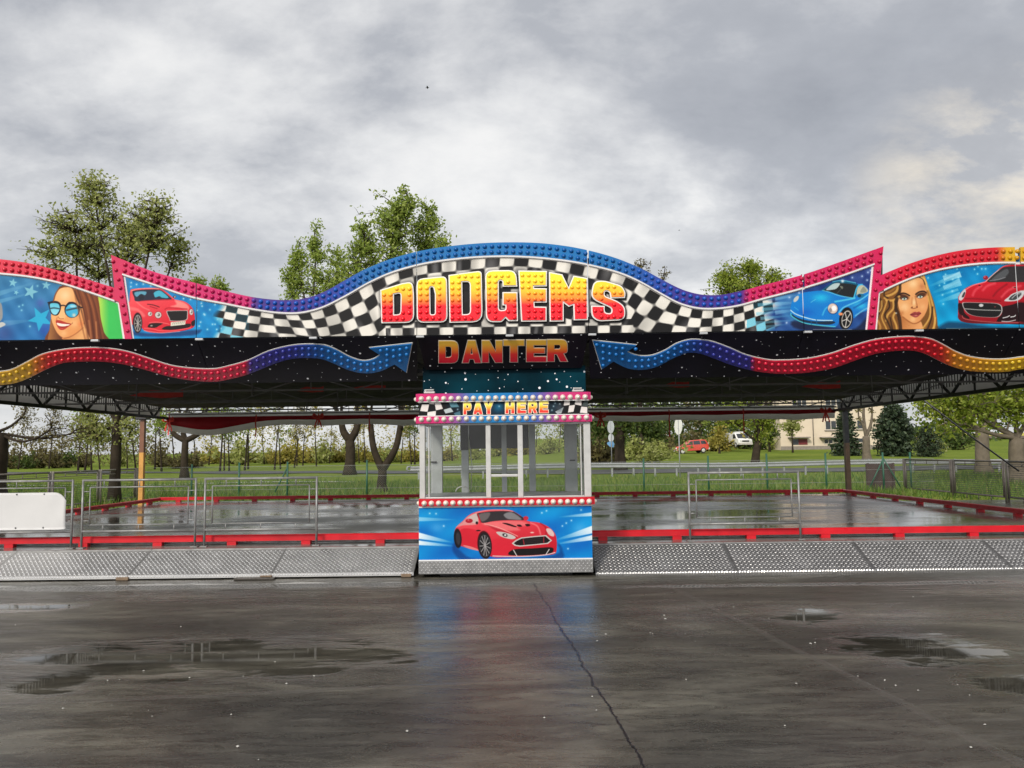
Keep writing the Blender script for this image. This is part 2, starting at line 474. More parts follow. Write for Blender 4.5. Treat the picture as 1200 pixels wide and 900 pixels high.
def woman_glasses(A):
    T = Z(50, 325, 11.84)
    # painted sky of stars and streaks
    q = Z(0, 325, 11.84)
    for (a, b, w) in (((600, 40), (-60, 240), 6), ((560, 180), (-60, 350), 5), ((480, 590), (60, 640), 7)):
        P = q(a, b); A.wedge(P[0], P[1], 1, w, (140, 200, 225), 0.4)
    A.glow(*q((560, 360))[0], 5, (90, 80, 170), 0.45); A.glow(*q((620, 720))[0], 8, (40, 70, 170), 0.6)
    A.glow(*q((60, 780))[0], 12, (70, 60, 120), 0.5)
    for x, y, r, t in ((180, 75, 62, 10), (225, 210, 38, 25), (425, 200, 105, 18), (640, 110, 65, 8)):
        P = q((x, y))[0]; A.star(P[0], P[1], r/11.84, t, (150, 215, 225), 0.75)
    P = q((560, 575))[0]; A.star(P[0], P[1], 15, 188, (40, 185, 225), 0.85)
    A.spark(q((315, 385), (300, 457), (415, 680), (520, 120), (265, 405)), (150, 220, 240), 0.9)
    A.poly(q((-40, 380), (20, 370), (35, 560), (-40, 620)), (150, 150, 150), 1.2, True)
    A.poly(q((-40, 650), (30, 620), (75, 660), (-40, 710)), (200, 200, 195), 1.0, True)
    # green side of the panel
    A.poly([(108, 330), (150, 350), (150, 402), (120, 402)], ('g', (112, 0), (238, 236, 80), (128, 0), (60, 195, 90)), 1.5, False)
    # hair behind
    A.poly(T((250, 130), (340, 92), (440, 105), (580, 150), (740, 215), (785, 370), (805, 560), (850, 760), (885, 920), (80, 920), (95, 720), (112, 600), (145, 330), (180, 220)), ('g', (62, 330), (150, 80, 40), (118, 395), (105, 48, 25)), 0.9)
    # face and neck
    A.poly(T((300, 800), (430, 760), (560, 640), (620, 760), (640, 930), (270, 930)), ('g', (80, 385), (205, 125, 70), (95, 395), (240, 175, 110)), 0.8)
    A.poly(T((230, 165), (320, 138), (400, 150), (440, 225), (480, 320), (540, 400), (570, 490), (575, 610), (545, 700), (470, 775), (380, 825), (300, 838), (225, 800), (170, 715), (125, 600), (118, 510), (140, 430), (160, 310), (185, 220)),
           ('g', (62, 350), (250, 190, 125), (98, 380), (232, 150, 85)), 0.7)
    A.glow(*T((310, 250))[0], 6.5, (255, 218, 165), 0.8); A.glow(*T((440, 640))[0], 5, (255, 200, 140), 0.6)
    A.glow(*T((525, 650))[0], 3, (240, 120, 70), 0.5); A.glow(*T((290, 780))[0], 4, (255, 205, 145), 0.5)
    A.line(T((560, 700), (470, 775), (380, 825), (300, 845)), 1.0, (150, 80, 40), 1.2, 0.7)
    A.poly(T((265, 430), (215, 535), (230, 570), (290, 575), (320, 540), (300, 450)), (255, 205, 145), 1.3, True, 0.6)
    A.line(T((215, 545), (240, 575), (290, 572)), 0.7, (150, 70, 35), 0.8, 0.8)
    A.line(T((200, 560), (185, 610)), 1.0, (180, 85, 45), 1.4, 0.6)
    # smile
    A.poly(T((185, 600), (235, 595), (270, 605), (330, 628), (395, 648), (350, 690), (290, 728), (235, 722), (195, 665)), (186, 52, 40), 0.6)
    A.poly(T((198, 632), (270, 645), (375, 655), (330, 675), (260, 680), (210, 662)), (255, 240, 225), 0.5)
    A.line(T((235, 690), (290, 690), (340, 675)), 0.6, (120, 25, 25), 0.6)
    A.line(T((330, 640), (398, 648), (415, 630)), 0.5, (120, 45, 25), 0.8, 0.8)
    A.line(T((215, 700), (280, 712)), 0.8, (225, 95, 80), 0.9, 0.7)
    # sunglasses
    dk = (24, 24, 38)
    A.poly(T((78, 348), (150, 340), (215, 345), (250, 385), (250, 450), (215, 520), (160, 530), (115, 500), (92, 430)), dk, 0.5)
    A.poly(T((105, 368), (160, 358), (215, 370), (235, 410), (228, 460), (195, 510), (155, 515), (120, 480), (104, 420)), ('g', (0, 355), (95, 200, 225), (0, 369), (150, 225, 240)), 0.5)
    A.line(T((115, 430), (160, 425), (225, 435)), 1.6, (35, 60, 75), 0.9, 0.9)
    A.ell(*T((408, 452))[0], 9.0, 9.4, dk, 0.5); A.ell(*T((408, 462))[0], 7.6, 7.9, ('g', (0, 357), (80, 190, 225), (0, 371), (45, 170, 215)), 0.5)
    A.line(T((335, 455), (400, 440), (485, 425)), 2.0, (40, 62, 75), 1.2, 0.9)
    A.ell(*T((420, 400))[0], 3.5, 1.4, (165, 225, 240), 0.9); A.glow(*T((435, 525))[0], 2.2, (235, 225, 200), 0.9)
    A.line(T((325, 400), (370, 352), (440, 360), (500, 405), (545, 420)), 1.9, dk, 0.5)
    A.line(T((75, 352), (160, 335), (225, 352), (250, 395)), 1.7, dk, 0.5)
    A.line(T((240, 400), (285, 388), (330, 405)), 1.5, dk, 0.5)
    # strands
    for k, (x0, y0, x1, y1, x2, y2, c) in enumerate(((430, 115, 480, 400, 600, 900, (150, 85, 48)), (470, 130, 560, 420, 640, 900, (80, 36, 20)), (520, 140, 620, 430, 690, 900, (160, 92, 52)),
            (560, 150, 660, 420, 720, 900, (74, 32, 18)), (600, 165, 700, 440, 770, 900, (170, 98, 56)), (650, 185, 740, 450, 820, 900, (88, 40, 22)), (700, 205, 770, 470, 850, 900, (140, 78, 44)),
            (445, 190, 530, 440, 600, 700, (60, 28, 18)), (560, 500, 600, 700, 610, 900, (185, 115, 70)), (640, 600, 660, 760, 670, 900, (190, 120, 75)), (740, 620, 745, 760, 750, 900, (200, 130, 80)))):
        A.line(T((x0, y0), (x1, y1), (x2, y2)), 1.5, c, 1.6, 0.75)
    A.poly(T((112, 590), (140, 660), (190, 760), (250, 830), (300, 930), (80, 930), (98, 720)), ('g', (58, 0), (170, 110, 60), (72, 0), (95, 48, 26)), 0.9)
    A.line(T((245, 130), (180, 230), (150, 340)), 1.3, (130, 66, 34), 1.2, 0.9)
    A.line(T((240, 140), (340, 100), (430, 115)), 1.6, (96, 46, 26), 1.2, 0.9)

def wheel(A, c, rx, ry, ang, tyre, rim, spoke, n=7, rimk=0.8):
    A.ell(c[0], c[1], rx, ry, tyre, 0.6, 1, ang)
    A.ell(c[0], c[1], rx*rimk, ry*rimk, rim, 0.5, 1, ang)
    A.ell(c[0], c[1], rx*rimk*0.88, ry*rimk*0.88, (24, 24, 26), 0.5, 1, ang)
    ca, sa = math.cos(R(ang)), math.sin(R(ang))
    for k in range(n):
        t = 2*math.pi*k/n + 0.3
        x, y = rx*rimk*0.9*math.cos(t), ry*rimk*0.9*math.sin(t)
        A.line([(c[0], c[1]), (c[0]+x*ca-y*sa, c[1]+x*sa+y*ca)], 0.9, spoke, 0.6, 0.95, False)

def car_convertible(A):
    T = Z(140, 330, 12.0)
    A.poly(T((150, 700), (500, 730), (1060, 680), (1150, 690), (1000, 760), (300, 770)), (5, 50, 105), 2.5, True, 0.8)
    A.poly(T((118, 285), (150, 282), (150, 170), (170, 125), (250, 103), (400, 94), (540, 96), (600, 110), (680, 165), (765, 245), (900, 275), (985, 325), (1035, 390), (1056, 470), (1062, 590), (1030, 650), (900, 690), (740, 710), (580, 722), (420, 712), (340, 680), (300, 640), (170, 600), (128, 420)),
           ('g', (170, 345), (255, 84, 92), (190, 392), (214, 22, 42)), 0.6)
    A.poly(T((180, 150), (215, 125), (400, 108), (560, 112), (610, 130), (740, 240), (600, 252), (420, 262), (235, 278), (205, 220)), (38, 42, 60), 0.6, True)
    A.poly(T((480, 165), (530, 130), (590, 135), (690, 225), (600, 225), (560, 205), (500, 220)), (70, 180, 205), 0.8)
    A.poly(T((215, 150), (370, 140), (360, 190), (300, 175), (240, 215)), (95, 165, 190), 0.9)
    A.ell(*T((310, 220))[0], 3.2, 3.6, (28, 30, 45), 0.7); A.poly(T((380, 250), (390, 150), (440, 130), (480, 170), (490, 250)), (35, 38, 58), 0.7)
    A.line(T((150, 280), (160, 140), (200, 112), (400, 98), (570, 104), (660, 160), (760, 245)), 1.6, (240, 70, 75), 0.6)
    A.line(T((165, 130), (250, 104), (400, 95), (545, 98)), 0.8, (255, 160, 150), 0.7)
    A.poly(T((780, 260), (900, 290), (975, 350), (960, 400), (850, 370), (720, 350), (800, 320)), (255, 165, 150), 2.2, True, 0.75)
    A.poly(T((130, 355), (260, 380), (360, 470), (330, 500), (260, 420), (150, 400)), (255, 140, 135), 2.0, True, 0.6)
    A.line(T((240, 285), (330, 360), (420, 400)), 1.3, (255, 150, 145), 1.6, 0.6); A.line(T((300, 270), (520, 262), (760, 255)), 0.8, (170, 15, 35), 0.8, 0.8)
    A.line(T((395, 318), (480, 330), (560, 358)), 1.0, (70, 8, 18), 0.8); A.line(T((430, 350), (530, 380)), 0.8, (150, 10, 25), 0.9)
    A.line(T((640, 390), (700, 370), (950, 385)), 1.2, (175, 12, 32), 1.2, 0.8)
    A.poly(T((660, 420), (720, 408), (930, 404), (960, 415), (962, 470), (935, 545), (730, 556), (700, 520)), (190, 180, 175), 0.6)
    A.poly(T((672, 426), (720, 416), (930, 412), (950, 424), (950, 470), (925, 538), (735, 548), (706, 512)), (20, 16, 18), 0.6)
    for x, y, rx, ry in ((430, 455, 30, 30), (545, 470, 44, 44), (1010, 428, 26, 42)):
        A.ell(*T((x, y))[0], rx*1.15/12, ry*1.15/12, (130, 20, 30), 0.6); A.ell(*T((x, y))[0], rx/12, ry/12, (215, 205, 200), 0.6)
        A.ell(*T((x+5, y-3))[0], rx*0.5/12, ry*0.5/12, (120, 110, 105), 0.6); A.glow(*T((x-8, y-10))[0], 0.9, (255, 250, 245), 0.9)
    A.poly(T((398, 640), (430, 590), (520, 582), (610, 588), (560, 620), (500, 650)), (34, 12, 16), 0.6)
    A.line(T((425, 580), (520, 570), (640, 585), (700, 600)), 0.9, (255, 130, 125), 0.9, 0.8)
    A.ell(*T((450, 620))[0], 1.4, 0.9, (170, 160, 150), 0.7)
    A.poly(T((600, 670), (650, 630), (740, 620), (960, 590), (1005, 610), (960, 650), (760, 678)), (30, 10, 14), 0.6)
    A.line(T((350, 655), (480, 668), (570, 690), (760, 690), (1000, 650)), 1.1, (255, 100, 100), 0.9, 0.9)
    A.line(T((345, 690), (500, 712), (620, 720), (850, 700)), 0.7, (255, 170, 160), 0.8, 0.8)
    A.poly(T((1010, 570), (1060, 540), (1058, 610), (1020, 625)), (30, 14, 20), 0.7)
    A.poly(T((722, 572), (930, 552), (925, 604), (720, 626)), (232, 228, 208), 0.5, False)
    for x in range(745, 915, 26): A.line(T((x, 604-(x-720)*0.1), (x+14, 580-(x-720)*0.1)), 0.7, (120, 120, 105), 0.7, 0.8, False)
    A.ell(*T((255, 580))[0], 5.6, 12.0, (35, 8, 18), 0.7)
    wheel(A, T((258, 585))[0], 4.6, 10.6, 0, (40, 34, 36), (170, 160, 155), (185, 178, 172), 9, 0.92)
    A.ell(*T((775, 215))[0], 1.9, 1.5, (40, 30, 50), 0.6); A.glow(*T((778, 215))[0], 1.0, (250, 250, 250), 0.8)
    A.spark(T((165, 15), (240, 40), (335, 35), (160, 72), (440, 60), (900, 240), (998, 250), (1152, 305), (1162, 345), (1090, 405), (1140, 570), (1122, 625)), (215, 240, 250), 0.9)

def car_blue(A):
    T = Z(920, 315, 10.91)
    A.poly(T((-60, 330), (240, 330), (200, 700), (-60, 560)), (70, 160, 215), 6, True, 0.5)
    for k, (y, y2) in enumerate(((330, 380), (430, 450), (520, 560))):
        P = T((-120, y2), (190, y)); A.wedge(P[1], P[0], 1, 5, (150, 205, 235), 0.5)
    A.poly(T((120, 660), (640, 760), (900, 760), (1100, 560), (1060, 800), (200, 780)), (20, 24, 50), 3, True, 0.8)
    body = T((68, 520), (85, 430), (140, 345), (250, 302), (400, 282), (480, 272), (560, 205), (640, 162), (760, 150), (910, 185), (1010, 208), (1080, 300), (1072, 420), (1060, 525), (960, 562), (880, 635), (860, 560), (800, 500), (730, 560), (700, 650), (650, 742), (540, 735), (420, 722), (240, 690), (120, 640), (75, 590))
    A.poly(body, ('g', (930, 340), (10, 130, 215), (985, 375), (20, 120, 205)), 0.6)
    A.glow(*T((460, 370))[0], 10, (40, 205, 240), 0.75, 5); A.glow(*T((960, 470))[0], 8, (60, 205, 240), 0.8, 4)
    A.glow(*T((260, 560))[0], 10, (10, 85, 190), 0.6, 5)
    A.poly(T((470, 275), (560, 205), (640, 162), (760, 150), (915, 186), (930, 240), (880, 370), (700, 340), (560, 292)), (14, 84, 115), 0.6)
    A.poly(T((500, 278), (630, 190), (720, 182), (910, 212), (905, 290), (860, 366), (700, 332), (570, 292)), (32, 36, 38), 0.7)
    A.poly(T((525, 268), (610, 195), (702, 186), (660, 250), (600, 268)), (185, 205, 205), 0.8)
    A.poly(T((700, 220), (740, 230), (730, 260)), (120, 125, 110), 0.9); A.line(T((660, 320), (720, 250)), 0.7, (70, 78, 75), 0.8)
    A.line(T((610, 165), (735, 150), (900, 180)), 1.2, (80, 175, 205), 0.8, 0.9); A.glow(*T((735, 158))[0], 1.8, (255, 255, 255), 0.9)
    A.line(T((880, 372), (925, 230), (985, 200)), 1.5, (70, 185, 225), 0.7)
    A.poly(T((915, 340), (930, 240), (985, 208), (1035, 240), (1058, 290), (960, 330)), (190, 190, 165), 0.8)
    A.poly(T((960, 300), (1000, 230), (1040, 270), (1030, 300)), (140, 145, 130), 0.9)
    A.ell(*T((965, 345))[0], 4.2, 2.6, (25, 110, 150), 0.7); A.ell(*T((950, 345))[0], 2.0, 1.8, (20, 45, 70), 0.7)
    A.line(T((480, 275), (570, 300), (700, 345), (860, 372)), 0.9, (120, 220, 245), 0.9, 0.8)
    A.line(T((640, 420), (760, 400), (890, 375)), 2.0, (90, 215, 240), 1.4, 0.8)
    A.line(T((690, 560), (740, 500), (820, 460), (960, 400), (1060, 330)), 1.4, (120, 225, 245), 1.3, 0.8)
    A.line(T((880, 500), (1060, 400)), 2.0, (10, 90, 170), 1.6, 0.8, False); A.line(T((900, 600), (1000, 530), (1060, 500)), 1.4, (150, 220, 235), 1.4, 0.7)
    A.ell(*T((612, 512))[0], 6.4, 6.4, (14, 60, 120), 0.8, 1, -25); A.ell(*T((610, 508))[0], 5.6, 5.9, (222, 200, 186), 0.7, 1, -25)
    A.ell(*T((625, 505))[0], 2.8, 3.2, (250, 250, 250), 0.8); A.ell(*T((580, 530))[0], 1.8, 2.8, (150, 140, 140), 0.9)
    A.ell(*T((142, 385))[0], 2.2, 4.4, (205, 205, 200), 0.7, 1, 38)
    A.line(T((480, 590), (510, 520), (540, 490)), 1.4, (90, 210, 240), 1.4, 0.7)
    A.poly(T((82, 575), (150, 620), (260, 655), (400, 672), (600, 668), (640, 690), (560, 715), (400, 705), (230, 680), (120, 635)), (24, 44, 66), 0.7)
    A.line(T((72, 530), (130, 575), (250, 620), (400, 655), (605, 660)), 1.0, (210, 240, 245), 0.7)
    A.line(T((75, 570), (90, 610), (230, 688), (420, 722), (640, 738)), 0.9, (90, 205, 205), 0.7)
    for x in (330, 400): A.line(T((x, 650), (x+8, 710)), 0.8, (20, 90, 140), 0.7, 1, False)
    A.line(T((330, 430), (390, 390)), 0.6, (120, 215, 240), 0.8, 0.8, False); A.line(T((120, 490), (170, 530)), 0.6, (90, 200, 240), 0.8, 0.8, False)
    A.ell(*T((780, 635))[0], 8.0, 13.2, (12, 14, 20), 0.6, 1, 10)
    wheel(A, T((788, 645))[0], 6.4, 11.4, 10, (26, 26, 28), (205, 200, 190), (225, 220, 212), 5, 0.9)
    A.ell(*T((712, 578))[0], 2.5, 1.6, (240, 150, 100), 0.7)
    A.spark(T((985, 95), (860, 112), (1060, 45), (1050, 145), (1095, 20), (180, 310), (55, 365), (20, 690), (200, 260)), (200, 225, 255), 1.0)
    A.line(T((360, 776), (850, 776)), 0.7, (150, 160, 170), 0.7, 0.7, False)

def woman_blonde(A):
    T = Z(1020, 310, 11.24)
    for (a, b, w, al) in (((760, 290), (1180, 130), 7, 0.75), ((800, 380), (1180, 230), 9, 0.6), ((860, 500), (1180, 400), 7, 0.55), ((840, 430), (1150, 330), 3, 0.4)):
        P = T(a, b); A.wedge(P[0], P[1], 1.5, w, (190, 235, 245), al)
    A.spark(T((990, 130), (975, 245), (910, 275), (760, 175), (960, 520), (950, 400)), (170, 235, 250), 0.9)
    A.poly(T((80, 380), (240, 300), (420, 235), (640, 155), (700, 130), (735, 200), (775, 330), (830, 470), (865, 620), (885, 800), (870, 930), (20, 930), (40, 700)), ('g', (1025, 350), (130, 82, 34), (1095, 385), (120, 76, 32)), 0.9)
    A.poly(T((400, 620), (520, 740), (650, 740), (690, 820), (720, 930), (390, 930)), ('g', (1055, 380), (190, 118, 62), (1075, 390), (235, 165, 105)), 0.8)
    A.poly(T((392, 270), (500, 215), (620, 172), (690, 195), (725, 265), (755, 370), (765, 480), (748, 590), (700, 690), (645, 752), (575, 775), (510, 750), (430, 690), (385, 600), (362, 500), (362, 420), (385, 350)),
           ('g', (1056, 350), (238, 172, 108), (1087, 360), (226, 150, 92)), 0.8)
    A.glow(*T((560, 250))[0], 5.5, (255, 215, 160), 0.8); A.glow(*T((450, 560))[0], 5, (255, 206, 150), 0.8); A.glow(*T((560, 720))[0], 3.5, (255, 210, 150), 0.6)
    A.glow(*T((690, 560))[0], 4, (245, 185, 125), 0.6); A.glow(*T((395, 400))[0], 2.6, (150, 85, 45), 0.7); A.glow(*T((680, 290))[0], 3.5, (185, 110, 65), 0.6); A.glow(*T((410, 640))[0], 3, (180, 105, 55), 0.6)
    A.line(T((430, 690), (510, 752), (575, 778), (645, 755), (700, 695)), 1.1, (140, 75, 35), 1.3, 0.8)
    # eyes
    for (bx, sh, ir) in ((((372, 400), (420, 378), (470, 385), (515, 410)), (435, 428, 6.4, 3.2, 12), (445, 452, 3.3, 1.7, 6)), (((598, 392), (640, 362), (700, 352), (738, 372)), (670, 402, 6.0, 3.0, -14), (655, 426, 3.3, 1.7, -8))):
        A.ell(*T(sh[:2])[0], sh[2], sh[3], (70, 36, 22), 1.6, 0.9, sh[4])
        A.line(T(*bx), 1.7, (36, 20, 14), 0.9, 0.95)
        A.ell(*T(ir[:2])[0], ir[2], ir[3], (225, 225, 215), 0.5, 1, ir[4]); A.ell(*T((ir[0]+2, ir[1]-2))[0], 1.35, 1.6, (120, 150, 135), 0.5); A.ell(*T((ir[0]+2, ir[1]-2))[0], 0.6, 0.75, (20, 20, 20), 0.4)
        A.line(T((ir[0]-42, ir[1]+2), (ir[0], ir[1]-22), (ir[0]+42, ir[1]-6)), 0.8, (24, 14, 10), 0.6)
        A.line(T((ir[0]-38, ir[1]+8), (ir[0], ir[1]+22), (ir[0]+38, ir[1]+4)), 0.6, (110, 60, 40), 0.7, 0.8)
    A.line(T((590, 420), (600, 480), (615, 540)), 1.2, (170, 96, 52), 1.4, 0.8); A.line(T((550, 440), (545, 520)), 1.2, (200, 125, 75), 1.5, 0.7); A.glow(*T((575, 500))[0], 1.8, (255, 222, 170), 0.8, 4)
    A.line(T((535, 570), (560, 580), (590, 575), (620, 565)), 0.8, (120, 58, 35), 0.8, 0.9); A.ell(*T((550, 562))[0], 0.9, 0.6, (80, 30, 20), 0.6); A.ell(*T((613, 555))[0], 0.8, 0.6, (80, 30, 20), 0.6)
    A.poly(T((522, 662), (560, 632), (590, 622), (610, 628), (640, 620), (668, 642), (640, 675), (610, 695), (575, 694)), (160, 66, 62), 0.6)
    A.line(T((525, 662), (580, 652), (610, 655), (666, 644)), 0.6, (86, 26, 26), 0.6); A.glow(*T((600, 672))[0], 1.5, (225, 140, 125), 0.8, 0.8)
    # hair locks
    gold, dk, mid = (220, 168, 84), (48, 30, 18), (165, 112, 50)
    for P, w, c in ((((390, 265), (385, 360), (330, 440)), 3.2, dk), (((360, 270), (350, 340), (290, 390), (200, 420)), 2.6, gold), (((330, 300), (270, 350), (190, 380)), 2.0, mid), (((380, 420), (300, 470), (210, 470)), 2.4, gold),
                    (((350, 450), (330, 560), (380, 700), (400, 900)), 4.2, dk), (((300, 480), (300, 580), (230, 660), (205, 740)), 2.2, gold), (((240, 480), (250, 560), (190, 660), (240, 780), (290, 900)), 2.0, dk), (((320, 640), (300, 700), (340, 800), (350, 900)), 2.2, gold),
                    (((130, 450), (160, 540), (110, 650), (70, 760)), 2.2, dk), (((150, 480), (150, 560), (120, 620)), 1.6, gold), (((180, 440), (215, 480), (180, 600), (150, 700), (200, 820), (230, 900)), 1.6, gold), (((100, 740), (130, 820), (110, 900)), 2.4, (196, 140, 70)),
                    (((60, 800), (90, 900)), 2.0, (190, 130, 70)), (((260, 700), (280, 800), (300, 900)), 1.6, dk), (((200, 300), (180, 400), (230, 440)), 1.6, dk),
                    (((700, 150), (745, 280), (790, 420), (835, 600), (850, 760), (820, 900)), 2.4, gold), (((720, 250), (770, 420), (790, 560), (780, 700), (700, 860)), 2.0, mid), (((760, 420), (790, 600), (770, 720), (680, 850)), 1.8, gold),
                    (((820, 560), (800, 720), (740, 880)), 1.7, dk), (((855, 700), (840, 800), (800, 900)), 1.8, gold), (((640, 165), (690, 190), (720, 260)), 1.4, dk), (((660, 155), (720, 210), (750, 330)), 1.8, (235, 190, 110))):
        A.line(T(*P), w, c, 1.1, 0.85)
    A.glow(*T((340, 640))[0], 0.9, (225, 230, 215), 0.9)

def car_dark_red(A):
    T = Z(1110, 300, 10.0)
    A.poly(T((-20, 780), (200, 780), (600, 830), (1300, 830), (1300, 900), (-20, 900)), (10, 60, 95), 4, True, 0.9)
    for (a, b, w, al) in (((200, 180), (-40, 260), 6, 0.7), ((180, 290), (-40, 370), 5, 0.5)):
        P = T(a, b); A.wedge(P[0], P[1], 1, w, (180, 230, 245), al)
    A.poly(T((132, 530), (135, 470), (200, 390), (300, 338), (430, 305), (500, 245), (600, 160), (670, 118), (780, 96), (900, 90), (1080, 96), (1200, 140), (1320, 300), (1400, 420), (1420, 600), (1390, 760), (1000, 790), (640, 795), (300, 775), (140, 745)), ('g', (1160, 330), (205, 24, 42), (1170, 372), (150, 14, 28)), 0.7)
    A.poly(T((465, 298), (600, 168), (680, 128), (880, 118), (1080, 124), (1180, 190), (1240, 300), (900, 306), (660, 304)), (48, 46, 48), 0.7)
    A.poly(T((520, 280), (620, 190), (700, 150), (720, 200), (640, 270)), (92, 96, 100), 1.5, True, 0.8)
    A.line(T((500, 290), (600, 275), (680, 250)), 0.9, (150, 150, 155), 1.0, 0.8)
    A.line(T((450, 300), (540, 215), (610, 158)), 0.8, (235, 200, 195), 0.7); A.line(T((610, 158), (670, 118), (780, 98), (900, 92)), 1.0, (230, 90, 95), 0.8)
    A.ell(*T((450, 255))[0], 3.0, 2.5, (150, 20, 40), 0.6); A.glow(*T((440, 245))[0], 1.1, (240, 150, 150), 0.7)
    A.line(T((215, 395), (300, 345), (440, 306)), 1.0, (255, 150, 150), 0.9, 0.9)
    for P in (((420, 400), (470, 350), (560, 320)), ((640, 480), (720, 400), (860, 350)), ((300, 460), (330, 400), (400, 350))):
        A.line(T(*P), 2.4, (238, 90, 100), 2.4, 0.7)
    A.line(T((540, 470), (600, 400), (700, 330)), 1.8, (120, 8, 22), 2.0, 0.7); A.line(T((215, 500), (400, 505), (620, 530)), 1.6, (125, 8, 22), 1.8, 0.8)
    A.ell(*T((380, 345))[0], 1.5, 0.7, (80, 10, 16), 0.7); A.ell(*T((790, 365))[0], 2.6, 0.9, (210, 120, 115), 0.8); A.ell(*T((795, 368))[0], 1.5, 0.6, (60, 8, 14), 0.6)
    A.poly(T((640, 600), (760, 570), (860, 540), (1000, 560), (1200, 560), (1200, 790), (640, 790), (590, 740), (640, 680)), (34, 10, 15), 0.9)
    A.poly(T((128, 560), (190, 570), (200, 660), (260, 720), (240, 760), (150, 700)), (36, 12, 16), 0.9)
    A.poly(T((672, 528), (720, 480), (770, 440), (900, 400), (900, 450), (830, 520)), (205, 205, 205), 0.6)
    A.poly(T((720, 510), (770, 455), (850, 430), (870, 450), (800, 512)), (62, 64, 66), 0.7); A.line(T((760, 495), (810, 450), (850, 440)), 0.8, (190, 190, 190), 0.8)
    A.poly(T((135, 505), (150, 450), (205, 388), (218, 420), (200, 480), (165, 520)), (205, 205, 208), 0.7); A.poly(T((170, 480), (195, 425), (212, 430), (195, 480)), (60, 62, 64), 0.6)
    g = T((176, 560), (210, 542), (380, 545), (560, 552), (625, 572), (645, 610), (640, 665), (590, 715), (450, 718), (330, 705), (250, 678), (200, 625))
    A.poly(g, (190, 188, 185), 0.6); A.poly([(1110+(p[0]-1110)*0.955+1.8, 300+(p[1]-300)*0.955+2.9) for p in g], (26, 26, 27), 0.6)
    A.line(T((205, 618), (400, 632), (625, 638)), 0.9, (165, 165, 162), 0.6); A.ell(*T((398, 578))[0], 2.6, 1.8, (205, 205, 205), 0.7); A.ell(*T((560, 596))[0], 1.0, 0.7, (120, 60, 60), 0.7)
    A.poly(T((140, 680), (230, 730), (400, 760), (640, 770), (860, 770), (860, 795), (300, 790), (140, 745)), (110, 16, 26), 0.8)
    A.line(T((175, 700), (210, 738), (400, 765), (640, 780), (850, 780)), 0.7, (225, 120, 115), 0.8, 0.8)
    A.line(T((655, 725), (700, 715), (730, 700)), 1.0, (220, 220, 220), 0.6); A.line(T((745, 715), (785, 708), (800, 695)), 1.0, (220, 220, 220), 0.6); A.line(T((640, 765), (720, 768), (800, 750)), 0.9, (205, 195, 195), 0.7)
    A.spark(T((115, 150), (320, 155), (360, 122), (405, 150), (450, 150), (355, 210), (130, 250), (65, 275), (60, 412)), (170, 235, 250), 0.9)
    A.line(T((-10, 850), (800, 850)), 0.7, (170, 190, 190), 0.7, 0.7, False)

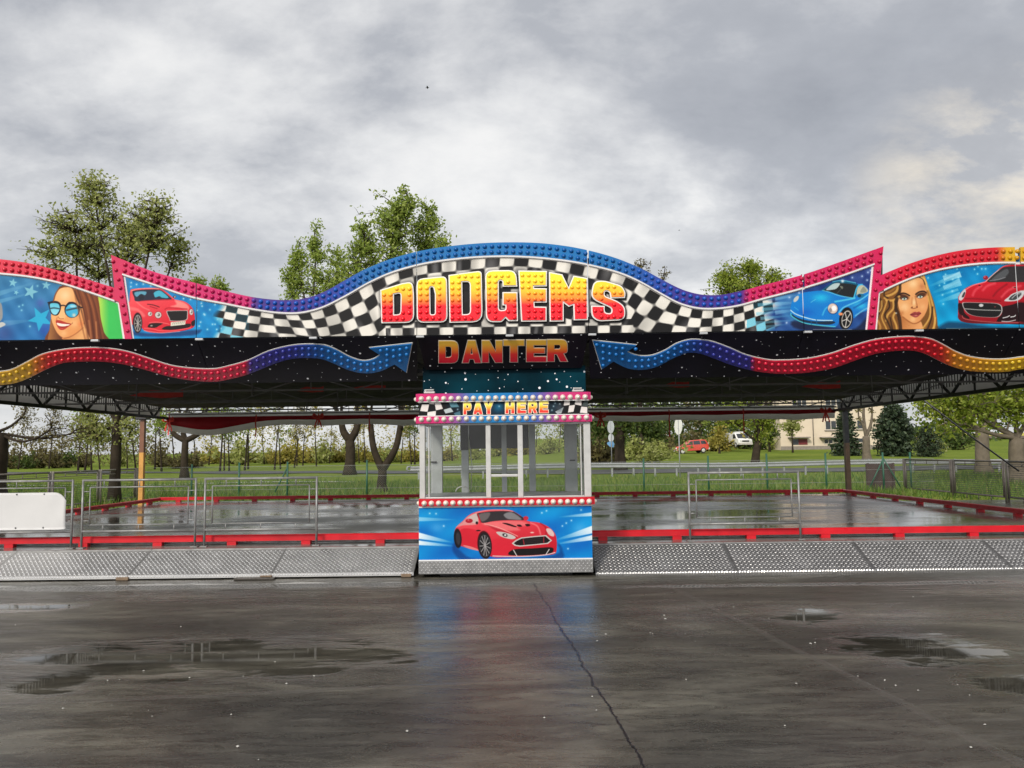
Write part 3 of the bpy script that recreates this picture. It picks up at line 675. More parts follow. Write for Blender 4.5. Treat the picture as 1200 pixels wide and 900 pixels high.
def car_booth(A):
    T = Z(525, 590, 8.571); B = Z(470, 540, 5.0)
    A.glow(512, 618, 9, (90, 180, 240), 0.6, 6); A.glow(680, 620, 9, (90, 180, 240), 0.6, 8); A.glow(590, 655, 60, (0, 95, 190), 0.5, 8)
    for (a, b, w0, w1, al) in (((310, 480), (100, 438), 1, 7.5, 1.0), ((320, 500), (100, 480), 1, 5.5, 1.0), ((330, 345), (100, 342), 1, 5, 0.55), ((900, 465), (1130, 400), 1, 9, 1.0), ((900, 490), (1130, 448), 1, 6, 1.0), ((920, 330), (1130, 312), 1, 4.5, 0.85)):
        P = B(a, b); A.wedge(P[0], P[1], w0, w1, (240, 248, 252), al)
    A.spark(B((825, 305), (852, 293), (945, 382), (968, 365), (998, 350), (1055, 288), (978, 515), (168, 308), (250, 382), (205, 310)), (225, 245, 255), 0.8)
    A.poly(T((60, 400), (130, 480), (320, 560), (1060, 520), (1100, 400), (1150, 470), (1080, 570), (250, 590), (60, 500)), (2, 60, 130), 3, True, 0.75)
    A.poly(T((62, 300), (85, 235), (150, 175), (200, 125), (270, 88), (400, 64), (560, 62), (640, 72), (720, 115), (800, 175), (910, 192), (1005, 232), (1070, 295), (1092, 370), (1090, 470), (1065, 508), (940, 525), (780, 535), (560, 540), (440, 535), (320, 480), (230, 455), (140, 430), (75, 400)),
           ('g', (590, 605), (238, 70, 82), (600, 650), (196, 24, 42)), 0.6)
    A.poly(T((130, 260), (300, 280), (310, 420), (150, 420)), (214, 30, 50), 1.5, True, 0.9); A.poly(T((440, 370), (560, 360), (660, 400), (600, 520), (450, 525)), (216, 34, 54), 2, True, 0.9)
    A.poly(T((340, 200), (480, 180), (720, 175), (820, 215), (700, 235), (720, 270), (560, 270), (450, 240)), (245, 130, 130), 2.5, True, 0.75)
    A.poly(T((380, 205), (560, 270), (700, 330), (640, 340), (480, 270)), (150, 10, 28), 2.0, True, 0.55); A.line(T((370, 205), (500, 240), (620, 290), (700, 330)), 1.0, (255, 180, 170), 0.9, 0.8)
    A.line(T((830, 195), (900, 230), (930, 310)), 1.6, (250, 140, 140), 1.4, 0.7); A.line(T((930, 200), (980, 240), (985, 320)), 1.4, (150, 10, 28), 1.5, 0.7)
    A.poly(T((80, 240), (150, 180), (200, 130), (280, 95), (300, 120), (300, 200), (260, 215), (150, 220)), (225, 160, 158), 1.2, True, 0.85)
    A.poly(T((180, 172), (230, 125), (285, 105), (305, 195), (260, 195)), (205, 185, 178), 0.8)
    A.poly(T((290, 108), (330, 92), (460, 78), (640, 80), (720, 120), (775, 166), (600, 168), (460, 178), (352, 196), (320, 170)), (52, 46, 50), 0.6)
    A.poly(T((310, 110), (420, 92), (400, 150), (340, 180)), (120, 112, 112), 1.3, True, 0.8); A.poly(T((560, 110), (640, 88), (740, 160), (640, 160), (590, 150)), (150, 148, 152), 1.3, True, 0.8)
    A.line(T((280, 92), (400, 68), (560, 66), (650, 78)), 1.0, (250, 150, 150), 0.8, 0.9); A.line(T((300, 108), (330, 190)), 1.2, (190, 25, 42), 0.7)
    A.ell(*T((212, 174))[0], 4.3, 2.6, (176, 22, 42), 0.6); A.glow(*T((205, 165))[0], 1.2, (245, 140, 140), 0.7); A.ell(*T((290, 195))[0], 1.6, 1.8, (40, 20, 26), 0.6)
    A.ell(*T((782, 148))[0], 3.0, 2.5, (200, 40, 60), 0.6)
    A.poly(T((545, 198), (600, 198), (690, 232), (660, 236)), (40, 8, 14), 0.5); A.poly(T((690, 215), (725, 212), (745, 230), (712, 234)), (40, 8, 14), 0.5); A.poly(T((775, 208), (815, 206), (825, 224), (790, 230)), (40, 8, 14), 0.5)
    A.ell(*T((845, 292))[0], 2.2, 0.8, (235, 190, 180), 0.6)
    A.poly(T((484, 288), (540, 285), (620, 305), (680, 338), (650, 358), (580, 348), (520, 325)), (200, 190, 185), 0.6); A.ell(*T((572, 318))[0], 3.2, 2.0, (60, 56, 58), 0.7, 1, 18); A.ell(*T((575, 318))[0], 1.2, 1.1, (220, 220, 220), 0.6)
    A.poly(T((985, 258), (1030, 255), (1065, 300), (1060, 330), (1015, 315)), (222, 190, 185), 0.8)
    g = T((640, 400), (680, 368), (735, 342), (860, 328), (985, 318), (1045, 372), (1005, 405), (860, 420), (720, 434), (670, 425))
    A.poly(g, (205, 200, 195), 0.5, False); A.poly(T((660, 400), (690, 376), (740, 352), (860, 338), (978, 329), (1028, 372), (996, 396), (860, 410), (725, 422), (682, 416)), (22, 16, 18), 0.5, False)
    for y in (362, 378, 394): A.line(T((760, y+2), (960, y-10)), 0.35, (70, 60, 60), 0.5, 0.8, False)
    A.line(T((755, 360), (765, 412)), 0.8, (190, 40, 55), 0.6, 1, False); A.line(T((962, 335), (962, 395)), 0.8, (190, 40, 55), 0.6, 1, False)
    A.poly(T((610, 515), (660, 462), (860, 450), (1030, 440), (1060, 470), (1010, 506), (780, 522)), (20, 14, 16), 0.6)
    A.line(T((658, 468), (692, 526)), 0.9, (225, 222, 220), 0.6, 1, False); A.line(T((1016, 462), (985, 510)), 0.9, (225, 222, 220), 0.6, 1, False)
    A.line(T((450, 528), (620, 532), (800, 530), (980, 516), (1075, 492)), 1.0, (225, 210, 208), 0.7)
    A.poly(T((150, 420), (220, 430), (300, 460), (310, 476), (200, 450)), (235, 130, 130), 0.8); A.ell(*T((305, 272))[0], 2.6, 0.9, (44, 12, 20), 0.6)
    A.ell(*T((98, 350))[0], 4.6, 11.4, (20, 14, 20), 0.8, 1, -4); A.ell(*T((102, 352))[0], 2.6, 7.6, (52, 50, 56), 1.0, 1, -4)
    A.ell(*T((368, 415))[0], 8.4, 16.4, (60, 6, 16), 0.8, 1, -6)
    wheel(A, T((372, 424))[0], 7.6, 15.2, -6, (22, 20, 22), (66, 64, 66), (165, 160, 160), 11, 0.86)
    A.line(T((560, 0), (560, 1)), 0.1, (0, 0, 0), 0.1, 0.0, False)
# ------------------------------------------------------------------ shared materials
m_paint = vcol('airbrushed_paint', 0.5, 0.0, 0.15, 0.73)
m_lens = vcol('moulded_lens', 0.28, 0.06, 0.3, 0.62)
m_white = simple('white_paint', (0.66, 0.65, 0.62), 0.4, var=0.06)
m_dark = simple('dark_board', (0.012, 0.012, 0.013), 0.35)
m_black = simple('black_steel', (0.018, 0.018, 0.02), 0.45)
m_galv = simple('galvanised_steel', (0.25, 0.25, 0.245), 0.55, 0.5, 0.25, 9)
m_alu = simple('white_aluminium', (0.42, 0.415, 0.40), 0.42, 0.15, 0.12, 6)
m_grey = simple('grey_panel', (0.36, 0.37, 0.38), 0.45, 0.1, 0.12, 5)
m_red = simple('red_steel', (0.50, 0.008, 0.016), 0.4, 0, 0.2, 3, coat=0.08, spec=0.3)

YF = 10.40                                    # front face of the signboard
def PF(px, py, dy=0.0):                        # picture point carried to the signboard's plane, then moved forward
    p = at_y(px, py, YF); return Vector((p.x, p.y - dy, p.z))

# sign colours along the board (picture units)
_cx = [-270, -20, 60, 130, 180, 292, 302, 360, 400, 430, 640, 720, 770, 800, 868, 876, 1030, 1060, 1165, 1178, 1300, 1445]
_cc = [(240, 40, 70), (245, 55, 80), (240, 50, 80), (232, 30, 90), (235, 25, 110), (222, 25, 120), (70, 40, 150), (66, 42, 150), (40, 70, 175), (5, 122, 196), (0, 128, 202), (5, 122, 196), (45, 75, 175), (66, 42, 150), (72, 38, 150), (226, 25, 110), (228, 18, 92), (235, 22, 58), (228, 28, 48), (240, 185, 30), (242, 190, 35), (240, 60, 40)]
_dc = [(225, 25, 55), (230, 35, 60), (225, 28, 60), (215, 15, 75), (220, 15, 90), (212, 18, 105), (25, 95, 205), (25, 95, 205), (20, 100, 205), (0, 100, 180), (0, 102, 184), (0, 100, 180), (25, 95, 205), (30, 90, 200), (30, 90, 200), (205, 12, 80), (205, 10, 70), (215, 12, 40), (205, 15, 35), (230, 165, 15), (230, 170, 20), (225, 40, 30)]
def bcol(px, dome=False):
    t = _dc if dome else _cc
    return tuple(lin([np.interp(px, _cx, [c[k] for c in t]) for k in range(3)]))

seams = [-270, -22, 230, 488.5, 690, 942.5, 1195, 1445]
sign = thing('signboard', (0, YF + 0.1, 0), 'long wavy DODGEMS signboard with painted cars and faces above the track', 'signboard')

Zb = at_y(592, 391.6, YF).z
art_jobs = {}
def outer_top(px):
    return np.where(px < 131, OUT_L(px), np.where(px > 1034.5, OUT_R(px), OUT_C(px)))
def inner_top(px):
    return np.where(px < 140, IN_L(px), np.where(px > 1029, IN_R(px), IN_C(px)))

def paint_panel(A, i, x0, x1):
    """everything painted on the boards; every painter is clipped to the panel it is called for"""
    def bg(X, Y):
        t = np.clip((Y - 300) / 100, 0, 1)[..., None]
        left = np.array([66, 132, 172.]) * (1-t) + np.array([30, 112, 178.]) * t
        midl = np.array([10, 120, 190.]) * (1-t) + np.array([0, 140, 205.]) * t
        midr = np.array([38, 52, 120.]) * (1-t) + np.array([36, 84, 150.]) * t
        right = np.array([0, 120, 185.]) * (1-t) + np.array([0, 165, 215.]) * t
        c = np.where((X < 151)[..., None], left, np.where((X < 600)[..., None], midl, np.where((X < 1021)[..., None], midr, right)))
        return c + 7*(np.sin(X/7.3+Y/5)+np.sin(X/3.1-Y/4.2))[..., None]
    A.fill(bg)
    xc0, xc1 = A.X.min(), A.X.max()
    if xc0 < 150 and xc1 > -40: woman_glasses(A)
    if xc0 < 260 and xc1 > 140:
        car_convertible(A)
        A.spark([(237+3*k % 22, 352 + (k*17) % 40) for k in range(9)] + [(252+(k*7) % 26, 380 + (k*5) % 14) for k in range(8)], (200, 240, 255), 0.9)
    if xc0 < 960 and xc1 > 250:
        checker(A, 252, 912)
        for L in DODGEMS:  # soft dark shadows of the raised letters, painted into the board's colour
            A.poly(offset_poly(L[0], 1.6), (70, 68, 70), 5.0, False, 0.75)
            A.poly([(x+1.2, y+1.4) for x, y in offset_poly(L[0], 1.2)], (20, 20, 22), 1.6, False, 0.85)
        # blue streaks that run out of the flag
        if xc1 > 860:
            for k in range(7):
                y = 352 + k*5.3
                A.wedge((925+(k % 3)*8, y-4), (884+(k*5) % 12, y), 0.8, 4.0, (120, 205, 235), 0.55)
    if xc0 < 1040 and xc1 > 905: car_blue(A)
    if xc0 < 1130 and xc1 > 1015:
        woman_blonde(A)
    if xc1 > 1100:
        car_dark_red(A)
    # white keylines under the light border
    for f, a, b in ((IN_L, -270, 140), (IN_C, 144, 1024), (IN_R, 1029, 1445)):
        a2, b2 = max(a, xc0-5), min(b, xc1+5)
        if b2 > a2:
            xs = np.linspace(a2, b2, max(int((b2-a2)/4), 3)); A.line(list(zip(xs, f(xs)+1.0)), 3.0, (246, 238, 236), 0.6, 1, False)
    for P in (((139.2, 354), (146.2, 402)), ((144.8, 321), (156.3, 402)), ((1023.2, 309), (1015.2, 390)), ((1029.8, 342.5), (1025.8, 390))):
        A.line(P, 3.0, (246, 236, 236), 0.6, 1, False)

# --- letters of the big word (outer outline, holes, slots as drawn) ---
def zz(ox, oy, k, *p): return [(ox + q[0]/k, oy + q[1]/k) + ((q[2]/k,) if len(q) > 2 else ()) for q in p]
_a = lambda *p: roundp(zz(440, 305, 7.5, *p)); _b = lambda *p: roundp(zz(590, 305, 7.5, *p))
DODGEMS = [
    ('D', [_a((45, 265), (235, 206), (330, 190, 60), (340, 300), (342, 552, 75), (55, 556)), _a((165, 304), (225, 290, 34), (222, 478, 34), (166, 480))]),
    ('O', [_a((362, 168, 60), (630, 142, 50), (634, 548, 60), (366, 552, 60)), _a((482, 240, 14), (508, 238, 14), (524, 300), (524, 478, 16), (486, 480, 16))]),
    ('D', [_a((643, 134), (860, 104), (935, 96, 70), (942, 546, 90), (652, 552)), _a((764, 196), (830, 192, 40), (832, 476, 40), (768, 478))]),
    ('G', [roundp([(568.4, 317.5, 9), (605, 317, 9), (606.2, 336.2), (588.9, 336.4), (588.7, 329.5, 2.2), (584.6, 329.5, 2.2), (584.7, 364, 3), (592.4, 363.6, 3), (592.2, 358.4), (588.8, 358.2), (588.8, 342.8), (606.3, 342.8), (607, 376.6), (596, 376.7), (592.4, 373), (588, 377.8, 2), (569.6, 378, 9)])]),
    ('E', [_b((130, 94), (382, 98), (380, 232), (268, 234), (270, 248), (380, 250), (380, 374), (272, 376), (274, 410), (378, 412), (378, 540), (155, 542))]),
    ('M', [_b((398, 106), (516, 128), (572, 240), (612, 140), (737, 160), (740, 528), (616, 530), (612, 396), (572, 412), (528, 378), (528, 540), (405, 542))]),
    ('S', [roundp(zz(590, 305, 7.5, (772, 275, 40), (790, 190, 60), (880, 180, 40), (1040, 228, 50), (1072, 290, 30), (1064, 334), (938, 338), (930, 282, 26), (886, 272, 24), (888, 318, 18), (1000, 362, 30), (1066, 410, 50), (1068, 528, 70), (830, 540, 40), (772, 500, 40), (768, 402), (888, 404), (886, 466, 28), (946, 470, 28), (946, 424, 24), (800, 356, 40), (770, 320, 30)))]),
]
DODGEMS = [[L[0] for L in []] or g[1] for g in DODGEMS]

for i in range(7):
    x0, x1 = seams[i], seams[i+1]
    vis = 0 < i < 6 or True
    # backing board: closed slab under border and picture
    xs = np.unique(np.concatenate([np.linspace(x0, x1, 60), [k for k in (131, 131.01, 1034.4, 1034.5) if x0 < k < x1]]))
    def topline(px):
        if px <= 131: return float(OUT_L(px))
        if px >= 1034.5: return float(OUT_R(px))
        return float(OUT_C(px))
    X0, X1 = at_y(x0, 391, YF).x + 0.004, at_y(x1, 391, YF).x - 0.004
    loop = []
    for px in xs:
        p = PF(px, topline(px) + 1.5, -0.004); p.x = min(max(p.x, X0), X1); loop.append(p)
    loop.append(Vector((X1, YF + 0.004, Zb))); loop.append(Vector((X0, YF + 0.004, Zb)))
    panel = MB().prism([loop], (0, 0.035, 0)).build('fascia_panel', m_dark, sign)
    # painted picture
    step = 0.005 if 1 <= i <= 5 else 0.012
    ztop = max(PF(px, topline(px)).z for px in xs)
    A = Art(X0, X1, Zb + 0.002, ztop, YF, step)
    paint_panel(A, i, x0, x1)
    art = A.mesh('painting', lambda cx, cy: (cy > np.where(cx < 140, (OUT_L(cx)*0.45 + IN_L(cx)*0.55), np.where(cx > 1029, OUT_R(cx)*0.45 + IN_R(cx)*0.55, OUT_C(cx)*0.45 + IN_C(cx)*0.55))), m_paint, panel)
    # raised light border with its moulded domes
    mb = MB()
    def strip(fo, fi, a, b):
        a, b = max(a, x0), min(b, x1)
        if b - a < 1: return
        n = max(int((b-a)/3), 2); px = np.linspace(a, b, n+1); vs = []; cs = []
        for q in px:
            for yy, d in ((float(fo(q)), -0.02), (float(fo(q)), 0.022), (float(fi(q)), 0.022), (float(fi(q)), -0.001)):
                p = PF(q, yy, d); p.x = min(max(p.x, X0), X1); vs.append(p); cs.append(bcol(q))
        fs = []
        for k in range(n):
            for j in range(3): fs.append((4*k+j, 4*k+j+1, 4*k+5+j, 4*k+4+j))
            fs.append((4*k+3, 4*k, 4*k+4, 4*k+7))
        fs += [(0, 3, 2, 1), (4*n, 4*n+1, 4*n+2, 4*n+3)]
        mb.add(vs, fs, 0, False, cs)
        vs = []
        for q in px:
            for yy, d in ((float(fi(q))-0.2, 0.0235), (float(fi(q))+1.7, 0.0235), (float(fi(q))+1.7, 0.0005)):
                p = PF(q, yy, d); p.x = min(max(p.x, X0), X1); vs.append(p)
        mb.add(vs, [(3*k+j, 3*k+j+1, 3*k+4+j, 3*k+3+j) for k in range(n) for j in range(2)], 0, False, (0.95, 0.93, 0.92))
        # two rows of domes, evenly spaced along the curve
        xx = np.linspace(a, b, 400); ln = np.concatenate([[0], np.cumsum(np.hypot(np.diff(xx), np.diff(fo(xx))))])
        m = max(int(round(ln[-1]/8.3)), 1)
        for k in range(m):
            q = float(np.interp((k+0.5)/m*ln[-1], ln, xx)); yo, yi = float(fo(q)), float(fi(q)); h = yi-yo
            for t, dx in ((0.29, 0), (0.73, -0.6)):
                if abs(q-x0) < 3.4 or abs(q-x1) < 3.4: continue
                mb.dome(PF(q+dx, yo+h*t, 0.021), (1, 0, 0), (0, 0, 1), (0, -1, 0), 0.031, 0.030, 0, bcol(q, True))
    strip(OUT_L, IN_L, -270, 135); strip(OUT_C, IN_C, 144, 1024); strip(OUT_R, IN_R, 1035, 1445)
    for P, line in (([(131, 299), (144, 304.5), (144, 321), (155.2, 397.4), (147.3, 397.4), (140, 354), (135.01, 352.4), (135.01, 337.5)], ((133.8, 307), (137, 317), (140, 328), (142.2, 338), (143.6, 348), (145.4, 358), (147, 368), (149, 378), (150.6, 388))),
                    ([(1034.5, 289), (1024, 293), (1024, 309), (1016.2, 386.3), (1024.8, 386.3), (1029, 342.5), (1034.99, 340), (1034.99, 321.4), (1031, 323)], ((1031, 297), (1029.5, 307), (1028, 318), (1026.5, 329), (1031, 333), (1025, 340), (1023.6, 350), (1022.4, 360), (1021, 370), (1020, 379)))):
        if x0 < P[0][0] < x1:
            mb.prism([[PF(*p, 0.022) for p in P]], (0, 0.021, 0), 0, None, [bcol(p[0]) for p in P])
            for p in line: mb.dome(PF(*p, 0.021), (1, 0, 0), (0, 0, 1), (0, -1, 0), 0.027, 0.026, 0, bcol(p[0], True))
    mb.build('light_border', m_lens, panel)
    # small hinge clips along the foot of the panel
    if 0 < i < 6:
        for q in (x0+4, (x0+x1)/2+8):
            p = PF(q, float(YBOT(q))+0.4); hb = MB()
            hb.bbox(p.x-0.05, p.x+0.05, YF-0.03, YF+0.02, p.z-0.03, p.z-0.003, 0.006)
            hb.build('hinge', m_grey, sign)

def grad_mat(name, z0, z1, stops, rough=0.25):
    m, t, p = newmat(name)
    z = t.n('ShaderNodeSeparateXYZ'); t.l(t.n('ShaderNodeNewGeometry').outputs['Position'], z.inputs[0])
    t.l(t.ramp(t.mapr(z.outputs[2], z0, z1, 0, 1), [(s, lc(*c)[:3]) for s, c in stops]), p.inputs['Base Color'])
    p.inputs['Roughness'].default_value = rough; p.inputs['Specular IOR Level'].default_value = 0.3; p.inputs['Coat Weight'].default_value = 0.08; p.inputs['Coat Roughness'].default_value = 0.1
    return m
zl0, zl1 = PF(590, 378).z, PF(590, 318).z
m_letter = grad_mat('letter_face', zl0, zl1, [(0.0, (222, 12, 34)), (0.33, (234, 22, 36)), (0.43, (246, 120, 40)), (0.62, (252, 186, 40)), (1.0, (255, 222, 50))])
for loops in DODGEMS:
    mb = MB()
    cl = [loops[0]] + loops[1:]
    mb.prism([[PF(*p, 0.030) for p in L] for L in cl], (0, 0.028, 0), 0)
    face = [offset_poly(loops[0], -1.45)] + [offset_poly(L, 1.35) for L in loops[1:]]
    mb.prism([[PF(*p, 0.042) for p in L] for L in face], (0, 0.011, 0), 1)
    xs_ = [p[0] for p in loops[0]]; ys_ = [p[1] for p in loops[0]]
    yy = max(ys_) - 5.0; k = 0
    while yy > min(ys_) + 3:
        xx = min(xs_) + 4.6
        while xx < max(xs_) - 3:
            if inside(face[0], xx, yy) and dist_poly(face[0], xx, yy) > 1.9 and all(not inside(h, xx, yy) and dist_poly(h, xx, yy) > 1.9 for h in face[1:]):
                mb.dome(PF(xx, yy, 0.041), (1, 0, 0), (0, 0, 1), (0, -1, 0), 0.029, 0.024, 1)
            xx += 7.4
        yy -= 7.0; k += 1
    mb.build('letter', [m_white, m_letter], sign)

# ------------------------------------------------------------------ sloping star board under the signboard
ZS1 = at_y(592, 445, 11.0).z
P0 = np.array([0, YF + 0.03, Zb - 0.02]); P1 = np.array([0, 11.0, ZS1])
sl_d = P1 - P0; sl_d /= np.linalg.norm(sl_d)
sl_n = np.array([0, -abs(sl_d[2]), -sl_d[1]]); sl_n /= np.linalg.norm(sl_n)     # looks forward and down
if abs(np.dot(sl_n, sl_d)) > 1e-6:
    sl_n = np.cross([1, 0, 0], sl_d); sl_n *= (-1 if sl_n[1] > 0 else 1)
def PS(px, py, h=0.0):
    return at_plane(px, py, P0, sl_n) + Vector(sl_n * h)
def star_mat(name, base, scale, thr, dens, seed=0.0, glowcol=None, zk=1.0, spec=0.13):
    m, t, p = newmat(name)
    co = t.n('ShaderNodeTexCoord').outputs['Object']
    v = t.n('ShaderNodeTexVoronoi', voronoi_dimensions='2D'); v.inputs['Scale'].default_value = scale
    sp_ = t.n('ShaderNodeSeparateXYZ'); t.l(co, sp_.inputs[0]); cb_ = t.n('ShaderNodeCombineXYZ'); t.l(t.m('ADD', sp_.outputs[0], seed), cb_.inputs[0]); t.l(t.m('MULTIPLY', sp_.outputs[2], zk), cb_.inputs[1]); t.l(cb_.outputs[0], v.inputs['Vector'])
    s = t.n('ShaderNodeSeparateColor'); t.l(v.outputs['Color'], s.inputs[0])
    rad = t.m('MULTIPLY', t.m('ADD', 0.35, t.m('MULTIPLY', t.m('POWER', s.outputs[0], 3.0), 0.9)), thr)
    on = t.m('MULTIPLY', t.m('LESS_THAN', v.outputs['Distance'], rad), t.m('GREATER_THAN', s.outputs[1], 1-dens))
    b = t.ramp(t.noise(co, 0.9, 4), [(0.35, base), (0.7, glowcol or base)])
    t.l(t.mix(on, b, (0.75, 0.76, 0.8, 1)), p.inputs['Base Color'])
    p.inputs['Roughness'].default_value = 0.35; p.inputs['Specular IOR Level'].default_value = spec
    return m
m_star = star_mat('starry_black', (0.004, 0.004, 0.005), 6.5, 0.075, 0.8, glowcol=(0.008, 0.007, 0.014), zk=1.5)
m_stard = star_mat('starry_deep_blue', (0.001, 0.006, 0.010), 8.0, 0.11, 0.85, 3.0, (0.002, 0.04, 0.06), spec=0.03)
under = thing('arrow_board', (0, 10.7, 0), 'black starry board under the signboard with two wavy arrows and the word DANTER', 'signboard')
bot = [(sx*0.985 if True else sx) for sx in seams]
for i in range(7):
    pa, pb = PF(seams[i], 391).x + 0.004, PF(seams[i+1], 391).x - 0.004
    top = [Vector((pa, P0[1], P0[2])), Vector((pb, P0[1], P0[2]))]
    if i == 3:
        q = Vector(P0 + (P1 - P0) * 0.74)
        lo = [Vector((pb - 0.06, q.y, q.z)), Vector((pa + 0.06, q.y, q.z))]
    else:
        # the seams slant towards the middle
        lo = [Vector((pb - (0.06 if i == 2 else 0.0), P1[1], P1[2])), Vector((pa + (0.06 if i == 4 else 0), P1[1], P1[2]))]
    MB().prism([top + lo], Vector(-sl_n * 0.03)).build('board', m_star, under)

def arrow(upper, lower, colf):
    mb = MB(); P = upper + lower[::-1]
    white = offset_poly(P, 0.9)
    mb.prism([[PS(*p, 0.008) for p in white]], Vector(-sl_n*0.007), 0)
    def cut(x):
        ys = []
        for k in range(len(P)):
            a, b = P[k-1], P[k]
            if (a[0] > x) != (b[0] > x): ys.append(a[1] + (b[1]-a[1])*(x-a[0])/(b[0]-a[0]))
        return sorted(ys)
    bp = sorted({round(p[0], 3) for p in P} | {round(min(p[0] for p in P)+3.0*k, 3) for k in range(int((max(p[0] for p in P)-min(p[0] for p in P))/3))})
    for xa, xb in zip(bp[:-1], bp[1:]):
        if xb-xa < 0.02: continue
        ea, eb = xa+0.004, xb-0.004; ya, yb_ = cut(ea), cut(eb)
        for j in range(0, min(len(ya), len(yb_))-1, 2):
            q = [(ea, ya[j]), (eb, yb_[j]), (eb, yb_[j+1]), (ea, ya[j+1])]
            c4 = [tuple(lin(colf(p[0], False))) for p in q]
            f4 = [PS(*p, 0.028) for p in q]; b4 = [PS(*p, 0.009) for p in q]
            mb.add(f4+b4, [(0, 3, 2, 1), (0, 1, 5, 4), (2, 3, 7, 6)], 1, False, c4*2)
    x0 = min(p[0] for p in P); x1 = max(p[0] for p in P)
    sv = Vector(sl_d); nn = Vector(sl_n)
    x = x0 + 4
    while x < x1 - 3:
        ys = []
        for k in range(len(P)):
            a, b = P[k-1], P[k]
            if (a[0] > x) != (b[0] > x): ys.append(a[1] + (b[1]-a[1])*(x-a[0])/(b[0]-a[0]))
        ys.sort()
        if len(ys) >= 2:
            y0, y1 = ys[0], ys[-1]
            n = 2 if y1-y0 < 20 else int((y1-y0)/6.2)
            for k in range(n):
                yy = y0 + (y1-y0)*(k+0.5)/n + (1.2 if n > 2 and int(x) % 2 else 0)
                if dist_poly(P, x, yy) > 2.6:
                    mb.dome(PS(x, yy, 0.027), (1, 0, 0), sv, nn, 0.026, 0.026, 1, tuple(lin(colf(x, True))))
        x += 7.6
    mb.hascol = True
    mb.build('light_arrow', [m_white, m_lens], under)
zl = lambda ox, oy: (lambda *p: [(ox+a/4, oy+b/4) for a, b in p])
Z1, Z2, Z4, Z5 = zl(0, 280), zl(240, 270), zl(680, 270), zl(900, 270)
LU = catmull([(-120, 452), (-60, 443)] + Z1((0, 622), (60, 610), (130, 575), (200, 540), (300, 518), (400, 510), (500, 512), (600, 528), (700, 560), (800, 592), (900, 606)) + Z2((40, 649), (100, 638), (200, 610), (300, 565), (400, 540), (480, 533), (560, 537), (620, 560), (680, 592), (740, 610), (790, 602), (825, 580)), 4, False) + Z2((775, 548), (970, 528))
LL = catmull([(-120, 467), (-60, 458)] + Z1((0, 680), (80, 668), (150, 640), (220, 605), (300, 575), (400, 568), (500, 570), (600, 585), (700, 612), (800, 640), (900, 657)) + Z2((40, 703), (100, 695), (200, 670), (300, 630), (380, 602), (450, 592), (540, 595), (600, 615), (680, 650), (760, 664), (830, 652), (890, 622)), 4, False) + Z2((945, 660))
RU = Z4((60, 515), (260, 535)) + catmull(Z4((215, 565), (250, 580), (290, 588), (340, 584), (400, 560), (450, 530), (510, 512), (560, 512), (620, 521), (700, 550), (780, 584), (880, 606)) + Z5((60, 608), (120, 606), (200, 598), (300, 575), (400, 540), (500, 512), (600, 500), (680, 498), (760, 508), (820, 535), (880, 568), (950, 592), (1040, 603), (1120, 602), (1200, 592)) + [(1260, 412), (1320, 405)], 4, False)
RL = Z4((100, 645)) + catmull(Z4((155, 608), (220, 640), (290, 647), (360, 632), (430, 595), (500, 568), (560, 571), (620, 592), (700, 622), (800, 650), (900, 664)) + Z5((60, 665), (120, 665), (200, 658), (300, 640), (400, 605), (500, 572), (600, 558), (680, 558), (740, 575), (800, 605), (860, 632), (940, 652), (1040, 658), (1120, 655), (1200, 642)) + [(1260, 425), (1320, 419)], 4, False)
def _ac(stops):
    def f(x, dome):
        c = np.array([np.interp(x, [s[0] for s in stops], [s[1][k] for s in stops]) for k in range(3)])
        return np.clip(c*1.12, 0, 255) if dome else c
    return f
arrow(LU, LL, _ac([(-40, (240, 190, 40)), (35, (240, 180, 35)), (60, (235, 40, 50)), (120, (222, 20, 62)), (288, (222, 25, 72)), (295, (62, 50, 150)), (345, (52, 60, 160)), (385, (25, 110, 190)), (500, (20, 125, 205))]))
arrow(RU, RL, _ac([(690, (20, 120, 200)), (790, (25, 110, 190)), (830, (52, 60, 160)), (878, (56, 50, 150)), (884, (220, 22, 62)), (1060, (222, 20, 55)), (1098, (225, 30, 42)), (1118, (240, 150, 35)), (1180, (245, 190, 40)), (1300, (245, 195, 45))]))

